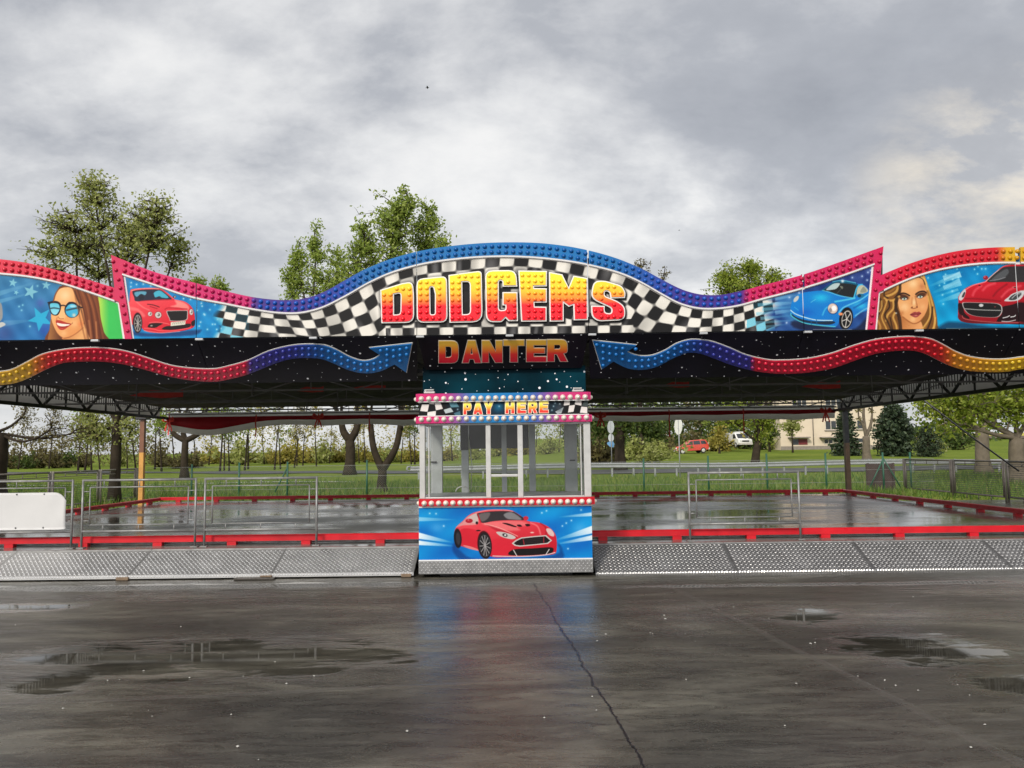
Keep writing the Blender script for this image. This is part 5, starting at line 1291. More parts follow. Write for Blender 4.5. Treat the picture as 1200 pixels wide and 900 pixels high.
# lamp strips
_sx = [0, .14, .24, .33, .45, .6, .68, .76, .84, 1]
_sc = [(232, 35, 120), (232, 40, 130), (140, 90, 175), (35, 140, 205), (0, 135, 205), (10, 130, 205), (70, 110, 195), (150, 85, 175), (228, 55, 130), (222, 35, 120)]
m_bulb = simple('white_bulb', (0.62, 0.58, 0.49), 0.2, 0, 0.04, 20, coat=0.5)
m_bulbring = simple('bulb_ring', (0.55, 0.42, 0.40), 0.3)
def lampstrip(py0, py1, red, lampy, px0, px1, n):
    x0, x1 = K(px0, 500).x, K(px1, 500).x; z0, z1 = zt(py1), zt(py0)
    mb = MB(); N = 48
    for i in range(N):
        a = x0+(x1-x0)*i/N; b = x0+(x1-x0)*(i+1)/N
        def cc(u): return tuple(lin((225, 16, 40) if red else [np.interp(u, _sx, [c[k] for c in _sc]) for k in range(3)]))
        ca, cb = cc(i/N), cc((i+1)/N)
        mb.add([(a, YK-0.05, z0), (b, YK-0.05, z0), (b, YK-0.05, z1), (a, YK-0.05, z1), (a, YK+0.004, z0), (b, YK+0.004, z0), (b, YK+0.004, z1), (a, YK+0.004, z1)],
               [(0, 1, 2, 3), (3, 2, 6, 7), (1, 0, 4, 5), (5, 4, 7, 6)] + ([(0, 3, 7, 4)] if i == 0 else []) + ([(1, 5, 6, 2)] if i == N-1 else []), 0, False, [ca, cb, cb, ca]*2)
    # sides of the strip run back along the booth
    for xx, s in ((x0, -1), (x1, 1)):
        c = tuple(lin((225, 16, 40) if red else (228, 35, 120)))
        mb.box(min(xx, xx+s*0.03), max(xx, xx+s*0.03), YK-0.02, YK+DB, z0, z1, 0, c)
    st = mb.build('lamp_strip', m_lens, booth)
    zc = zt(lampy)
    for i in range(n):
        x = x0+0.045+(x1-x0-0.09)*i/(n-1); L = MB()
        L.dome((x, YK-0.0495, zc), (1, 0, 0), (0, 0, 1), (0, -1, 0), 0.036, 0.012, 1, None, 12)
        L.dome((x, YK-0.056, zc), (1, 0, 0), (0, 0, 1), (0, -1, 0), 0.030, 0.034, 0, None, 12)
        L.build('lamp', [m_bulb, m_bulbring], st)
    for xx, s in ((x0-0.03, -1), (x1+0.03, 1)):
        for y in (YK+0.04, YK+0.34, YK+0.64, YK+0.94):
            MB().dome((xx, y, zc), (0, 1, 0), (0, 0, 1), (s, 0, 0), 0.032, 0.034, 0, None, 10).build('lamp', m_bulb, st)
lampstrip(460.6, 469.4, False, 466.6, 490.3, 690, 23)
lampstrip(487.2, 495.2, False, 490.6, 490.3, 691, 23)
lampstrip(583.3, 592.0, True, 588.6, 493.3, 692.3, 24)
# name sign between the strips
zs0, zs1 = zt(486.2), zt(470.6)
x0, x1 = K(491, 478).x, K(689, 478).x
sg = MB().box(x0, x1, YK+0.006, YK+DB-0.05, zs0, zs1).build('sign_panel', m_dark, booth)
mb = MB(); mb.box(x0-0.006, x1+0.006, YK-0.045, YK+0.004, zs1+0.001, zs1+0.018); mb.box(x0-0.006, x1+0.006, YK-0.045, YK+0.004, zs0-0.018, zs0-0.001)
mb.build('white_trim', m_trim, sg)
A = Art(x0, x1, zs0, zs1, YK+0.003, 0.0045)
A.fill((10, 20, 28))
A.glow(590, 478, 55, (5, 60, 85), 0.5, 12); A.glow(584, 477, 6, (20, 110, 150), 0.8); A.glow(568, 478, 4, (20, 95, 125), 0.6); A.glow(640, 478, 14, (25, 45, 60), 0.8)
TT = Z(485, 455, 10.91); TR = Z(590, 455, 10.91)
def cell(P, c): A.poly(P, c, 0.5, False)
wh, bk, tb = (238, 230, 226), (18, 18, 20), (92, 140, 155)
cell(TT((60, 170), (360, 170), (530, 350), (60, 350)), bk)
cell(TT((105, 205), (195, 205), (175, 300), (80, 290)), wh); cell(TT((200, 178), (265, 178), (262, 205), (195, 202)), wh); cell(TT((265, 182), (340, 182), (370, 262), (282, 282)), wh); cell(TT((175, 305), (282, 290), (278, 350), (172, 350)), wh)
cell(TT((380, 275), (470, 248), (505, 300), (405, 322)), (190, 200, 202)); cell(TT((445, 178), (540, 178), (580, 240), (475, 245)), tb); cell(TT((510, 320), (590, 290), (600, 350), (530, 350)), (70, 110, 125)); cell(TT((60, 178), (120, 178), (100, 190), (60, 200)), (150, 150, 150))
cell(TR((720, 155), (1080, 155), (1080, 330), (740, 330), (660, 300)), bk)
cell(TR((780, 155), (850, 155), (846, 212), (770, 222)), wh); cell(TR((918, 155), (1000, 155), (996, 222), (912, 206)), wh); cell(TR((840, 222), (915, 212), (895, 300), (825, 310)), wh); cell(TR((995, 235), (1072, 240), (1072, 320), (978, 312)), wh)
cell(TR((660, 300), (770, 240), (740, 320), (690, 328)), (190, 195, 196)); cell(TR((1040, 155), (1080, 155), (1080, 235), (1000, 225)), (70, 80, 80))
A.glow(655, 478, 5, (70, 85, 100), 0.7); A.spark(TT((560, 270), (1090, 230)) + TR((620, 280), (660, 190), (640, 230), (720, 200)), (190, 220, 235), 0.7)
A.mesh('painting', lambda cx, cy: cy > 0, m_paint, sg)
m_pay = grad_mat('pay_letter_face', zt(485), zt(471.5), [(0.0, (232, 20, 30)), (0.25, (240, 55, 35)), (0.5, (250, 150, 45)), (0.8, (255, 225, 80)), (1.0, (255, 240, 120))])
m_cream = simple('cream_rim', (0.80, 0.72, 0.55), 0.35)
pb = [(543.3, 471.8, 552, 485.4), (555, 471.8, 565.2, 485.2), (567.6, 471.6, 577.6, 485), (592.4, 471, 602.6, 484.4), (606.2, 470.6, 616.2, 484), (619.2, 470.4, 629, 483.8), (632.2, 470, 642.4, 483.6)]
word('PAYHERE', pb, lambda x, y, h: K(x, y, h-0.002), [m_cream, m_pay], sg, 0.7, 0.008, 0.013)
# clamps on top
for px in (503, 677):
    p = K(px, 459); mb = MB()
    mb.bbox(p.x-0.07, p.x+0.07, YK+0.0, YK+0.10, zt(459.8), zt(457.6), 0.004); mb.bbox(p.x-0.05, p.x+0.05, YK+0.0, YK+0.08, zt(456.6), zt(455.2), 0.004)
    for s in (-1, 1): mb.tube([(p.x+s*0.05, YK+0.04, zt(460)), (p.x+s*0.05, YK+0.04, zt(454.8))], 0.008, 6)
    mb.build('clamp', m_alu, booth)
# window frame
zw0, zw1 = zt(583.3), zt(495.2)
def post(x0, x1, y0, y1, z0, z1, name, mat=m_alu, b=0.008):
    return MB().bbox(x0, x1, y0, y1, z0, z1, b).build(name, mat, booth)
post(K(491.6, 540).x, K(498, 540).x, YK, YK+0.09, zw0, zw1, 'corner_post'); post(K(684.5, 540).x, K(692.5, 540).x, YK, YK+0.09, zw0, zw1, 'corner_post')
post(K(569.4, 540).x, K(575.2, 540).x, YK+0.005, YK+0.06, zw0+0.001, zw1-0.03, 'mullion'); post(K(606.8, 540).x, K(613, 540).x, YK+0.005, YK+0.06, zw0+0.001, zw1-0.03, 'mullion')
post(K(575.3, 540).x, K(606.7, 540).x, YK+0.012, YK+0.05, zt(558.8), zt(555.6), 'transom')
post(K(498.1, 540).x, K(684.4, 540).x, YK+0.004, YK+0.07, zw1-0.028, zw1-0.001, 'head_rail'); post(K(498.1, 540).x, K(569.3, 540).x, YK+0.008, YK+0.07, zw0+0.002, zw0+0.018, 'sill'); post(K(613.1, 540).x, K(684.4, 540).x, YK+0.008, YK+0.07, zw0+0.002, zw0+0.018, 'sill')
post(K(501.5, 540).x, K(503.2, 540).x, YK+0.03, YK+0.07, zw0+0.02, zw1-0.03, 'sash_bar'); post(K(680.5, 540).x, K(682, 540).x, YK+0.03, YK+0.07, zw0+0.02, zw1-0.03, 'sash_bar')
# glass
gm, t, p = newmat('window_glass')
p.inputs['Base Color'].default_value = (0.75, 0.8, 0.78, 1); p.inputs['Roughness'].default_value = 0.02
fr = t.n('ShaderNodeFresnel'); fr.inputs[0].default_value = 1.5
tr = t.n('ShaderNodeBsdfTransparent'); tr.inputs[0].default_value = (0.88, 0.90, 0.88, 1); gl = t.n('ShaderNodeBsdfGlossy'); gl.inputs['Roughness'].default_value = 0.03
mx = t.n('ShaderNodeMixShader'); t.l(t.m('MULTIPLY', fr.outputs[0], 0.7), mx.inputs[0]); t.l(tr.outputs[0], mx.inputs[1]); t.l(gl.outputs[0], mx.inputs[2])
t.l(mx.outputs[0], gm.node_tree.nodes['Material Output'].inputs[0])
def pane(x0, x1, y, z0, z1, axis='x'):
    if axis == 'x': return MB().add([(x0, y, z0), (x1, y, z0), (x1, y, z1), (x0, y, z1)], [(0, 1, 2, 3)]).build('window_pane', gm, booth)
    return MB().add([(y, x0, z0), (y, x1, z0), (y, x1, z1), (y, x0, z1)], [(0, 1, 2, 3)]).build('window_pane', gm, booth)
pane(K(503.3, 540).x, K(569.3, 540).x, YK+0.04, zw0+0.02, zw1-0.03); pane(K(613.1, 540).x, K(680.4, 540).x, YK+0.04, zw0+0.02, zw1-0.03); pane(K(575.3, 540).x, K(606.7, 540).x, YK+0.03, zt(555.5), zw1-0.03)
YBk = YK + DB
pane(YK+0.1, YBk-0.12, bl+0.03, zw0+0.02, zw1-0.03, 'y'); pane(YK+0.1, YBk-0.12, brr-0.035, zw0+0.02, zw1-0.03, 'y')
# back frame
bx = lambda px: at_y(px, 540, YBk).x
post(bx(505.5), bx(519), YBk-0.1, YBk, z_sk1+0.01, zs1-0.02, 'back_post', m_grey); post(bx(661.5), bx(676), YBk-0.1, YBk, z_sk1+0.01, zs1-0.02, 'back_post', m_grey)
post(bx(541), bx(549.5), YBk-0.06, YBk, zw0, zs1-0.02, 'door_post', m_grey); post(bx(588), bx(594), YBk-0.05, YBk, zw0, zs1-0.02, 'door_post', m_grey); post(bx(620), bx(627.5), YBk-0.06, YBk, zw0, zs1-0.02, 'door_post', m_grey)
zbk = lambda py: at_y(592, py, YBk).z
post(bx(519.2), bx(661.3), YBk-0.05, YBk-0.005, zbk(582), zbk(577.6), 'back_rail', m_grey)
m_vent = simple('charcoal_panel', (0.045, 0.042, 0.042), 0.5)
MB().bbox(bx(549.8), bx(619.8), YBk-0.045, YBk-0.01, zbk(525.5), zbk(496), 0.006).build('back_board', m_vent, booth)
MB().bbox(bx(540), bx(549), YBk-0.09, YBk-0.062, zbk(527), zbk(496), 0.006).build('meter_box', m_vent, booth)
for px in (510, 671): MB().bbox(bx(px)-0.05, bx(px)+0.03, YBk-0.14, YBk-0.102, zbk(541), zbk(539.5), 0.004).build('latch', m_black, booth)
# hoop of cable on the counter and roof
c = at_y(542, 577, YBk-0.3); mb = MB(); mb.tube([c + Vector((0.1*math.cos(a), 0, 0.085*math.sin(a))) for a in np.linspace(0.1, 3.04, 12)], 0.010, 6)
mb.build('cable_loop', m_alu, booth)
p1, p2 = at_y(552, 574, YBk-0.2), at_y(549.5, 515, YBk-0.2); MB().tube([p1, (p1+p2)/2+Vector((0.03, 0, 0)), p2], 0.006, 6).build('cable', m_alu, booth)
MB().box(bl+0.02, brr-0.02, YK+0.06, YBk, zs1-0.02, zs1+0.03).build('roof', m_grey, booth)
MB().box(bl+0.04, brr-0.04, YK+0.1, YBk-0.11, zw0-0.03, zw0+0.004).build('counter', m_grey, booth)
# ------------------------------------------------------------------ sky, sun
SUN_EL, SUN_AZ = R(32), R(205)            # azimuth clockwise from +Y: behind the camera, a little to the left
sd = Vector((math.sin(SUN_AZ)*math.cos(SUN_EL), math.cos(SUN_AZ)*math.cos(SUN_EL), math.sin(SUN_EL)))
w = bpy.data.worlds.new('World'); sc.world = w; w.use_nodes = True
t = NT(w.node_tree); bgn = w.node_tree.nodes['Background']
sky = t.n('ShaderNodeTexSky', sky_type='NISHITA'); sky.sun_disc = False; sky.sun_elevation = SUN_EL; sky.sun_rotation = SUN_AZ
d = t.n('ShaderNodeTexCoord').outputs['Generated']
s = t.n('ShaderNodeSeparateXYZ'); t.l(d, s.inputs[0])
zc = t.m('ADD', t.m('MAXIMUM', s.outputs[2], 0.0), 0.40)
cv = t.n('ShaderNodeCombineXYZ'); t.l(t.m('DIVIDE', s.outputs[0], zc), cv.inputs[0]); t.l(t.m('DIVIDE', s.outputs[1], zc), cv.inputs[1]); cv.inputs[2].default_value = 0.3
big = t.noise(t.mapping(cv.outputs[0], (1.0, 1.15, 1), (3.1, 1.7, 0)), 1.9, 10, 0.58, 0.15)
fine = t.noise(t.mapping(cv.outputs[0], (1.0, 1.35, 1), (0.4, 5.2, 0)), 5.2, 9, 0.6, 0.1)
mixn = t.m('ADD', t.m('MULTIPLY', big, 0.68), t.m('MULTIPLY', fine, 0.32))
cl = t.ramp(mixn, [(0.28, (0.34, 0.355, 0.39)), (0.42, (0.43, 0.445, 0.48)), (0.49, (0.55, 0.56, 0.585)), (0.55, (0.70, 0.705, 0.715)), (0.63, (0.92, 0.91, 0.89))])
# a paler band low down and towards the left, a cream break low on the right
def patch(dx, dy, dz, lo, hi):
    v = t.n('ShaderNodeVectorMath', operation='DOT_PRODUCT'); n_ = Vector((dx, dy, dz)).normalized()
    t.l(d, v.inputs[0]); v.inputs[1].default_value = n_
    return t.mapr(v.outputs['Value'], lo, hi, 0, 1, True)
g1 = patch(-0.22, 0.95, 0.42, 0.90, 1.0)
cl = t.mix(t.m('MULTIPLY', g1, t.mapr(mixn, 0.42, 0.60, 0.05, 0.55)), cl, (0.80, 0.80, 0.80, 1))
g2 = patch(0.60, 0.95, 0.30, 0.985, 1.0)
cl = t.mix(t.m('MULTIPLY', g2, t.mapr(fine, 0.40, 0.60, 0.05, 0.6)), cl, (0.98, 0.86, 0.66, 1))
low = t.mapr(s.outputs[2], 0.0, 0.30, 0.45, 0.0)
cl = t.mix(low, cl, (0.70, 0.71, 0.72, 1))
# sky brightened round the hidden sun behind the camera, to light the fronts
g3 = patch(*sd, 0.35, 1.0)
cl = t.mix(1.0, cl, t.m('ADD', 1.0, t.m('MULTIPLY', g3, 1.8)), 'MULTIPLY')
cl = t.mix(1.0, cl, (10, 10, 10, 1), 'MULTIPLY')
allc = t.mix(0.93, sky.outputs[0], cl)
t.l(allc, bgn.inputs[0]); bgn.inputs[1].default_value = 0.09
L = bpy.data.lights.new('sun', 'SUN'); L.energy = 2.4; L.angle = R(10); L.color = (1.0, 0.93, 0.82)
so = bpy.data.objects.new('sun', L); COL.objects.link(so); so.rotation_euler = sd.to_track_quat('Z', 'Y').to_euler(); so.location = (0, -20, 30)
sc.view_settings.view_transform = 'Standard'; sc.view_settings.look = 'None'; sc.view_settings.gamma = 1; sc.view_settings.use_curve_mapping = False
sc.view_settings.exposure = 0.3

# ------------------------------------------------------------------ ground
def sstep(a, b, x):
    u = np.clip((np.asarray(x, float)-a)/(b-a), 0, 1); return u*u*(3-2*u)
def terr(x, y):
    x = np.asarray(x, float); y = np.asarray(y, float)
    sl = 0.006 + 0.020*sstep(-14, 10, x)
    z = np.maximum(y-53, 0)*sl
    z = np.where(y > 300, (300-53)*sl + (y-300)*0.004, z)
    near = 0.06*np.sin(x*0.35)*np.sin(y*0.3)*sstep(26, 34, y)
    return z + near - 0.03*(1-sstep(24.4, 27, y))
def TZ(x, y): return float(terr(x, y))
xs = np.concatenate([np.linspace(-900, -80, 18), np.linspace(-76, 76, 90), np.linspace(80, 900, 18)])
ys = np.concatenate([np.linspace(-60, 22, 12), np.linspace(23, 75, 60), np.linspace(78, 300, 50), np.linspace(320, 1500, 16)])
GX, GY = np.meshgrid(xs, ys); V = np.stack([GX.ravel(), GY.ravel(), terr(GX, GY).ravel()], 1)
idx = np.arange(V.shape[0]).reshape(len(ys), len(xs))
Q = np.stack([idx[:-1, :-1], idx[:-1, 1:], idx[1:, 1:], idx[1:, :-1]], -1).reshape(-1, 4)
m, t, p = newmat('meadow'); co = t.n('ShaderNodeTexCoord').outputs['Object']
n1 = t.noise(co, 0.12, 6, 0.6); n2 = t.noise(co, 1.6, 6, 0.65); n3 = t.noise(co, 14, 3)
c1 = t.ramp(n1, [(0.3, (0.105, 0.16, 0.020)), (0.55, (0.16, 0.21, 0.030)), (0.75, (0.21, 0.23, 0.045))])
c2 = t.mix(t.mapr(n2, 0.45, 0.75, 0, 0.45), c1, (0.06, 0.09, 0.02, 1))
t.l(t.mix(t.mapr(n3, 0.4, 0.7, 0, 0.4), c2, (0.10, 0.10, 0.04, 1)), p.inputs['Base Color']); p.inputs['Roughness'].default_value = 1.0; p.inputs['Specular IOR Level'].default_value = 0.03
t.l(t.bump(n3, 0.6, 0.08), p.inputs['Normal'])
tag(np_mesh('meadow', V, Q, m, None, None, True), kind='structure')

# wet tarmac yard
m, t, p = newmat('wet_tarmac'); co = t.n('ShaderNodeTexCoord').outputs['Object']
st = t.mapping(co, (0.34, 1.0, 1.0), (0, 0, 0), (0, 0, R(-4)))
a1 = t.noise(st, 1.1, 9, 0.66, 0.8); a2 = t.noise(st, 3.4, 8, 0.68, 0.6); a3 = t.noise(co, 55, 3, 0.7); a4 = t.noise(st, 0.35, 5, 0.5, 0.8)
sx = t.n('ShaderNodeSeparateXYZ'); t.l(co, sx.inputs[0]); PX_, PY_ = sx.outputs[0], sx.outputs[1]
base = t.ramp(a1, [(0.34, (0.026, 0.0235, 0.018)), (0.5, (0.070, 0.064, 0.050)), (0.64, (0.16, 0.148, 0.116))])
base = t.mix(t.mapr(a2, 0.38, 0.62, 0.0, 0.6), base, (0.024, 0.0215, 0.017, 1))
a5 = t.noise(t.mapping(co, (0.22, 1.0, 1.0), (2, 5, 0), (0, 0, R(-5))), 11, 9, 0.7, 0.8); a6 = t.noise(co, 130, 2, 0.6)
base = t.mix(t.mapr(a5, 0.50, 0.64, 0.0, 0.55), base, (0.014, 0.0125, 0.0105, 1))
base = t.mix(t.mapr(a5, 0.46, 0.32, 0.0, 0.45), base, (0.10, 0.092, 0.074, 1))
base = t.mix(t.mapr(a3, 0.56, 0.70, 0, 0.5), base, (0.15, 0.142, 0.115, 1))
base = t.mix(t.mapr(a6, 0.56, 0.68, 0, 0.65), base, (0.010, 0.009, 0.008, 1))
def blob(px, py, rx, ry):
    c = at_z(px, py); 
    ex = t.m('DIVIDE', t.m('SUBTRACT', PX_, c.x), rx); ey = t.m('DIVIDE', t.m('SUBTRACT', PY_, c.y), ry)
    return t.m('SUBTRACT', 1.0, t.m('ADD', t.m('MULTIPLY', ex, ex), t.m('MULTIPLY', ey, ey)))
pud = blob(250, 770, 2.0, 0.75)
for q in ((55, 802, 0.4, 0.4), (1085, 760, 0.75, 0.75), (950, 722, 0.5, 0.6), (20, 712, 0.9, 0.3), (1195, 800, 0.5, 0.4), (240, 687, 5.0, 0.30), (1000, 684, 4.0, 0.16)): pud = t.m('MAXIMUM', pud, blob(*q))
pudn = t.m('ADD', t.m('MAXIMUM', pud, -1.0), t.m('MULTIPLY', t.m('SUBTRACT', a2, 0.52), 3.6))
pudm = t.mapr(pudn, -0.25, 0.62, 0, 1, True)
film = t.mapr(a4, 0.40, 0.62, 0.0, 1.0, True)
# joints and the long crack
def line_(p0, p1, wid, wob, seed):
    a = at_z(*p0); b = at_z(*p1); dx, dy = b.x-a.x, b.y-a.y; Ln = math.hypot(dx, dy); nx, ny = -dy/Ln, dx/Ln
    e = t.m('ADD', t.m('MULTIPLY', t.m('SUBTRACT', PX_, a.x), nx), t.m('MULTIPLY', t.m('SUBTRACT', PY_, a.y), ny))
    nz = t.noise(t.mapping(co, (1, 1, 1), (seed, 0, 0)), 2.2, 7, 0.7)
    e = t.m('ABSOLUTE', t.m('ADD', e, t.m('MULTIPLY', t.m('SUBTRACT', nz, 0.5), wob)))
    al = t.m('ADD', t.m('MULTIPLY', t.m('SUBTRACT', PX_, a.x), dx/Ln/Ln), t.m('MULTIPLY', t.m('SUBTRACT', PY_, a.y), dy/Ln/Ln))
    ins = t.m('MULTIPLY', t.m('GREATER_THAN', al, 0.0), t.m('LESS_THAN', al, 1.05))
    return t.m('MULTIPLY', t.mapr(e, wid*0.5, wid, 1, 0), ins)
crack = line_((626, 684), (757, 900), 0.012, 0.14, 3.0)
joint = t.m('MAXIMUM', line_((790, 690), (1200, 896), 0.05, 0.07, 9.0), t.m('MAXIMUM', line_((-60, 829), (560, 800), 0.035, 0.10, 5.0), line_((-60, 758), (600, 738), 0.03, 0.08, 6.0)))
base = t.mix(t.m('MULTIPLY', joint, 0.5), base, (0.075, 0.068, 0.058, 1))
base = t.mix(crack, base, (0.002, 0.002, 0.002, 1))
t.l(base, p.inputs['Base Color'])
rr = t.m('ADD', t.mapr(a5, 0.34, 0.66, 0.48, 0.26), t.m('MULTIPLY', film, -0.16))
t.l(t.mix(pudm, rr, (0.035, 0.035, 0.035, 1)), p.inputs['Roughness'])
h = t.m('ADD', t.m('ADD', t.m('MULTIPLY', a3, 0.4), t.m('MULTIPLY', a5, 0.5)), t.m('ADD', t.m('MULTIPLY', a2, 0.5), t.m('MULTIPLY', joint, 0.9)))
h = t.m('SUBTRACT', t.m('MULTIPLY', h, t.m('SUBTRACT', 1.0, t.m('MULTIPLY', pudm, 0.985))), t.m('MULTIPLY', crack, 2.0))
t.l(t.bump(h, 0.34, 0.012), p.inputs['Normal']); p.inputs['Specular IOR Level'].default_value = 0.55
xs = np.linspace(-60, 60, 31); ys = np.linspace(-25, 24.6, 26); GX, GY = np.meshgrid(xs, ys)
V = np.stack([GX.ravel(), GY.ravel(), np.zeros(GX.size)], 1); idx = np.arange(GX.size).reshape(26, 31)
Q = np.stack([idx[:-1, :-1], idx[:-1, 1:], idx[1:, 1:], idx[1:, :-1]], -1).reshape(-1, 4)
tag(np_mesh('yard', V, Q, m), kind='structure')

# road beyond the crash barrier, footpath on the left
def ribbon(name, pts, width, mat, lift):
    P = catmull(pts, 10, False); mb = MB(); vs = []
    for i, q in enumerate(P):
        a = np.array(P[max(i-1, 0)]); b = np.array(P[min(i+1, len(P)-1)]); d_ = (b-a)/np.linalg.norm(b-a); n_ = np.array([-d_[1], d_[0]])
        for k in range(5):
            e = np.array(q) + n_*width*(k/4-0.5); vs.append((e[0], e[1], TZ(e[0], e[1])+lift))
    mb.add(vs, [(5*i+k, 5*i+k+1, 5*i+6+k, 5*i+5+k)[::-1] for i in range(len(P)-1) for k in range(4)], 0, True)
    o = mb.build(name, mat); tag(o, kind='structure'); return o
m_road = simple('road_asphalt', (0.05, 0.05, 0.05), 0.7, 0, 0.2, 0.6)
ribbon('road', [(-120, 92), (-60, 82), (-20, 70), (0, 60), (20, 57), (60, 60), (140, 75)], 5.5, m_road, 0.05)
m_conc = simple('pale_concrete', (0.34, 0.33, 0.30), 0.8, 0, 0.15, 1.5)
ribbon('footpath', [(-60, 47), (-30, 46.5), (-14, 46), (-9, 46)], 1.1, m_conc, 0.05)
m_rape = simple('rape_blossom', (0.42, 0.36, 0.05), 0.9, 0, 0.2, 0.08); m_soil = simple('ploughed_soil', (0.10, 0.065, 0.04), 0.95, 0, 0.2, 0.1)
def field(name, x0, x1, y0, y1, mat, lift=0.25):
    mb = MB(); n, k = 24, 6; vs = [(x0+(x1-x0)*i/n, y0+(y1-y0)*j/k, TZ(x0+(x1-x0)*i/n, y0+(y1-y0)*j/k)+lift) for j in range(k+1) for i in range(n+1)]
    mb.add(vs, [(j*(n+1)+i, j*(n+1)+i+1, (j+1)*(n+1)+i+1, (j+1)*(n+1)+i) for j in range(k) for i in range(n)], 0, True); tag(mb.build(name, mat), kind='structure')
field('rape_field', 60, 460, 205, 420, m_rape); field('ploughed_field', 60, 300, 168, 204, m_soil)
field('rape_field', -60, -14, 135, 200, m_rape)

# rough grass behind the track
N = 42000
gx = rng.uniform(-34, 34, N); gy = 24.9 + rng.beta(1.0, 1.5, N)*25; gz = terr(gx, gy)
cl_ = 0.5+0.5*np.sin(gx*1.3+gy*0.7)*np.sin(gx*0.45-gy*0.9)
hh = rng.uniform(0.10, 0.30, N)*(0.6+0.8*cl_); ang = rng.uniform(0, math.pi, N); ww = rng.uniform(0.012, 0.03, N); lean = rng.normal(0, 0.10, (N, 2))
b0 = np.stack([gx-np.cos(ang)*ww, gy-np.sin(ang)*ww, gz-0.02], 1); b1 = np.stack([gx+np.cos(ang)*ww, gy+np.sin(ang)*ww, gz-0.02], 1)
tp = np.stack([gx+lean[:, 0], gy+lean[:, 1], gz+hh], 1); off = np.stack([np.cos(ang)*ww*0.25, np.sin(ang)*ww*0.25, 0*ww], 1)
V = np.stack([b0, b1, tp+off, tp-off], 1).reshape(-1, 3); Q = np.arange(4*N).reshape(-1, 4)
def leafmat(name, stops, trans=0.45, rough=0.55):
    m, t, p = newmat(name); g = t.n('ShaderNodeNewGeometry'); c = t.ramp(g.outputs['Random Per Island'], [(q, tuple(k)) for q, k in stops])
    t.l(c, p.inputs['Base Color']); p.inputs['Roughness'].default_value = rough; p.inputs['Specular IOR Level'].default_value = 0.3
    tr = t.n('ShaderNodeBsdfTranslucent'); t.l(c, tr.inputs[0]); mx = t.n('ShaderNodeMixShader'); mx.inputs[0].default_value = trans
    t.l(p.outputs[0], mx.inputs[1]); t.l(tr.outputs[0], mx.inputs[2]); t.l(mx.outputs[0], m.node_tree.nodes['Material Output'].inputs[0]); return m
m_gr = leafmat('grass_blades', [(0, (0.06, 0.12, 0.018)), (0.5, (0.11, 0.19, 0.028)), (0.85, (0.17, 0.24, 0.045)), (1, (0.24, 0.22, 0.09))], 0.4)
tag(np_mesh('grass', V, Q, m_gr), kind='stuff')

# white specks of litter on the yard
m_pet = simple('white_petal', (0.36, 0.35, 0.32), 0.7)
spk = [(18, 733), (285, 793), (336, 802), (240, 722), (168, 787), (126, 798), (140, 797), (222, 795), (131, 827), (74, 831), (174, 833), (178, 840), (271, 838), (279, 876), (303, 891), (322, 776), (368, 793), (477, 858), (212, 735), (150, 705),
       (780, 726), (803, 743), (778, 722), (762, 742), (765, 743), (815, 752), (901, 725), (950, 755), (968, 762), (955, 754), (1037, 798), (1050, 804), (1076, 810), (1122, 803), (1136, 815), (920, 851), (1138, 877), (1154, 850), (804, 797), (638, 842), (694, 817), (699, 833), (710, 744), (933, 802), (1005, 793), (1070, 700), (860, 712), (700, 752)]
proto = None
for k, (px, py) in enumerate(spk):
    c = at_z(px, py)
    if proto is None:
        mb = MB(); mb.add([(-.016, 0, .005), (-.006, -.012, .012), (.012, -.008, .008), (.018, .005, .014), (.004, .012, .006), (-.008, .009, .012), (0, 0, .02)], [(0, 1, 6), (1, 2, 6), (2, 3, 6), (3, 4, 6), (4, 5, 6), (5, 0, 6)]); o = mb.build('petal', m_pet); proto = o
        tag(o, 'tiny white fallen petal lying on the wet tarmac', 'petal', 'white petals on the wet tarmac')
    else: o = dup(proto)
    o.location = c; o.rotation_euler = (0, 0, k*1.7); sv = random.uniform(0.3, 0.75); o.scale = (sv, sv, sv)

# ------------------------------------------------------------------ crash barrier, fences
def rail_y(x): return 50.0
gr = thing('guard_rail', (10, 50, 0), 'long grey steel crash barrier between the grass verge and the road', 'crash barrier')
XA, XB = -6.3, 46
prof = [(0, 0.54), (-0.05, 0.57), (-0.05, 0.63), (0, 0.66), (0, 0.72), (-0.05, 0.75), (-0.05, 0.81), (0, 0.84)]
mb = MB(); vs = []; nseg = 40
for i in range(nseg+1):
    x = XA + (XB-XA)*i/nseg; z0 = TZ(x, 50) - 0.0
    for dy, z in prof: vs.append((x, 50+dy, z+z0))
    for dy, z in prof: vs.append((x, 50+dy+0.006, z+z0))
k = 16
mb.add(vs, [(k*i+j, k*i+j+1, k*(i+1)+j+1, k*(i+1)+j) for i in range(nseg) for j in list(range(7))+list(range(8, 15))], 0, True)
mb.tube([(XA+0.02, 50.0, 0.55+TZ(XA, 50)), (XA-0.16, 49.94, 0.58+TZ(XA, 50)), (XA-0.2, 49.9, 0.69+TZ(XA, 50)), (XA-0.16, 49.94, 0.80+TZ(XA, 50)), (XA+0.02, 50.0, 0.83+TZ(XA, 50))], 0.06, 8)
m_gal2 = simple('dull_galvanised_steel', (0.25, 0.258, 0.265), 0.6, 0.2, 0.12, 4)
mb.build('beam', m_gal2, gr)
for i in range(40):
    x = XA+0.5+1.32*i
    if x > XB: break
    q = MB(); z0 = TZ(x, 50.1); q.box(x-0.05, x+0.05, 50.03, 50.12, z0-0.2, z0+0.80); q.bar((x-0.11, 50.02, z0+0.86), (x+0.11, 50.02, z0+0.80), 0.04, 0.03)
    q.build('post', m_gal2, gr)
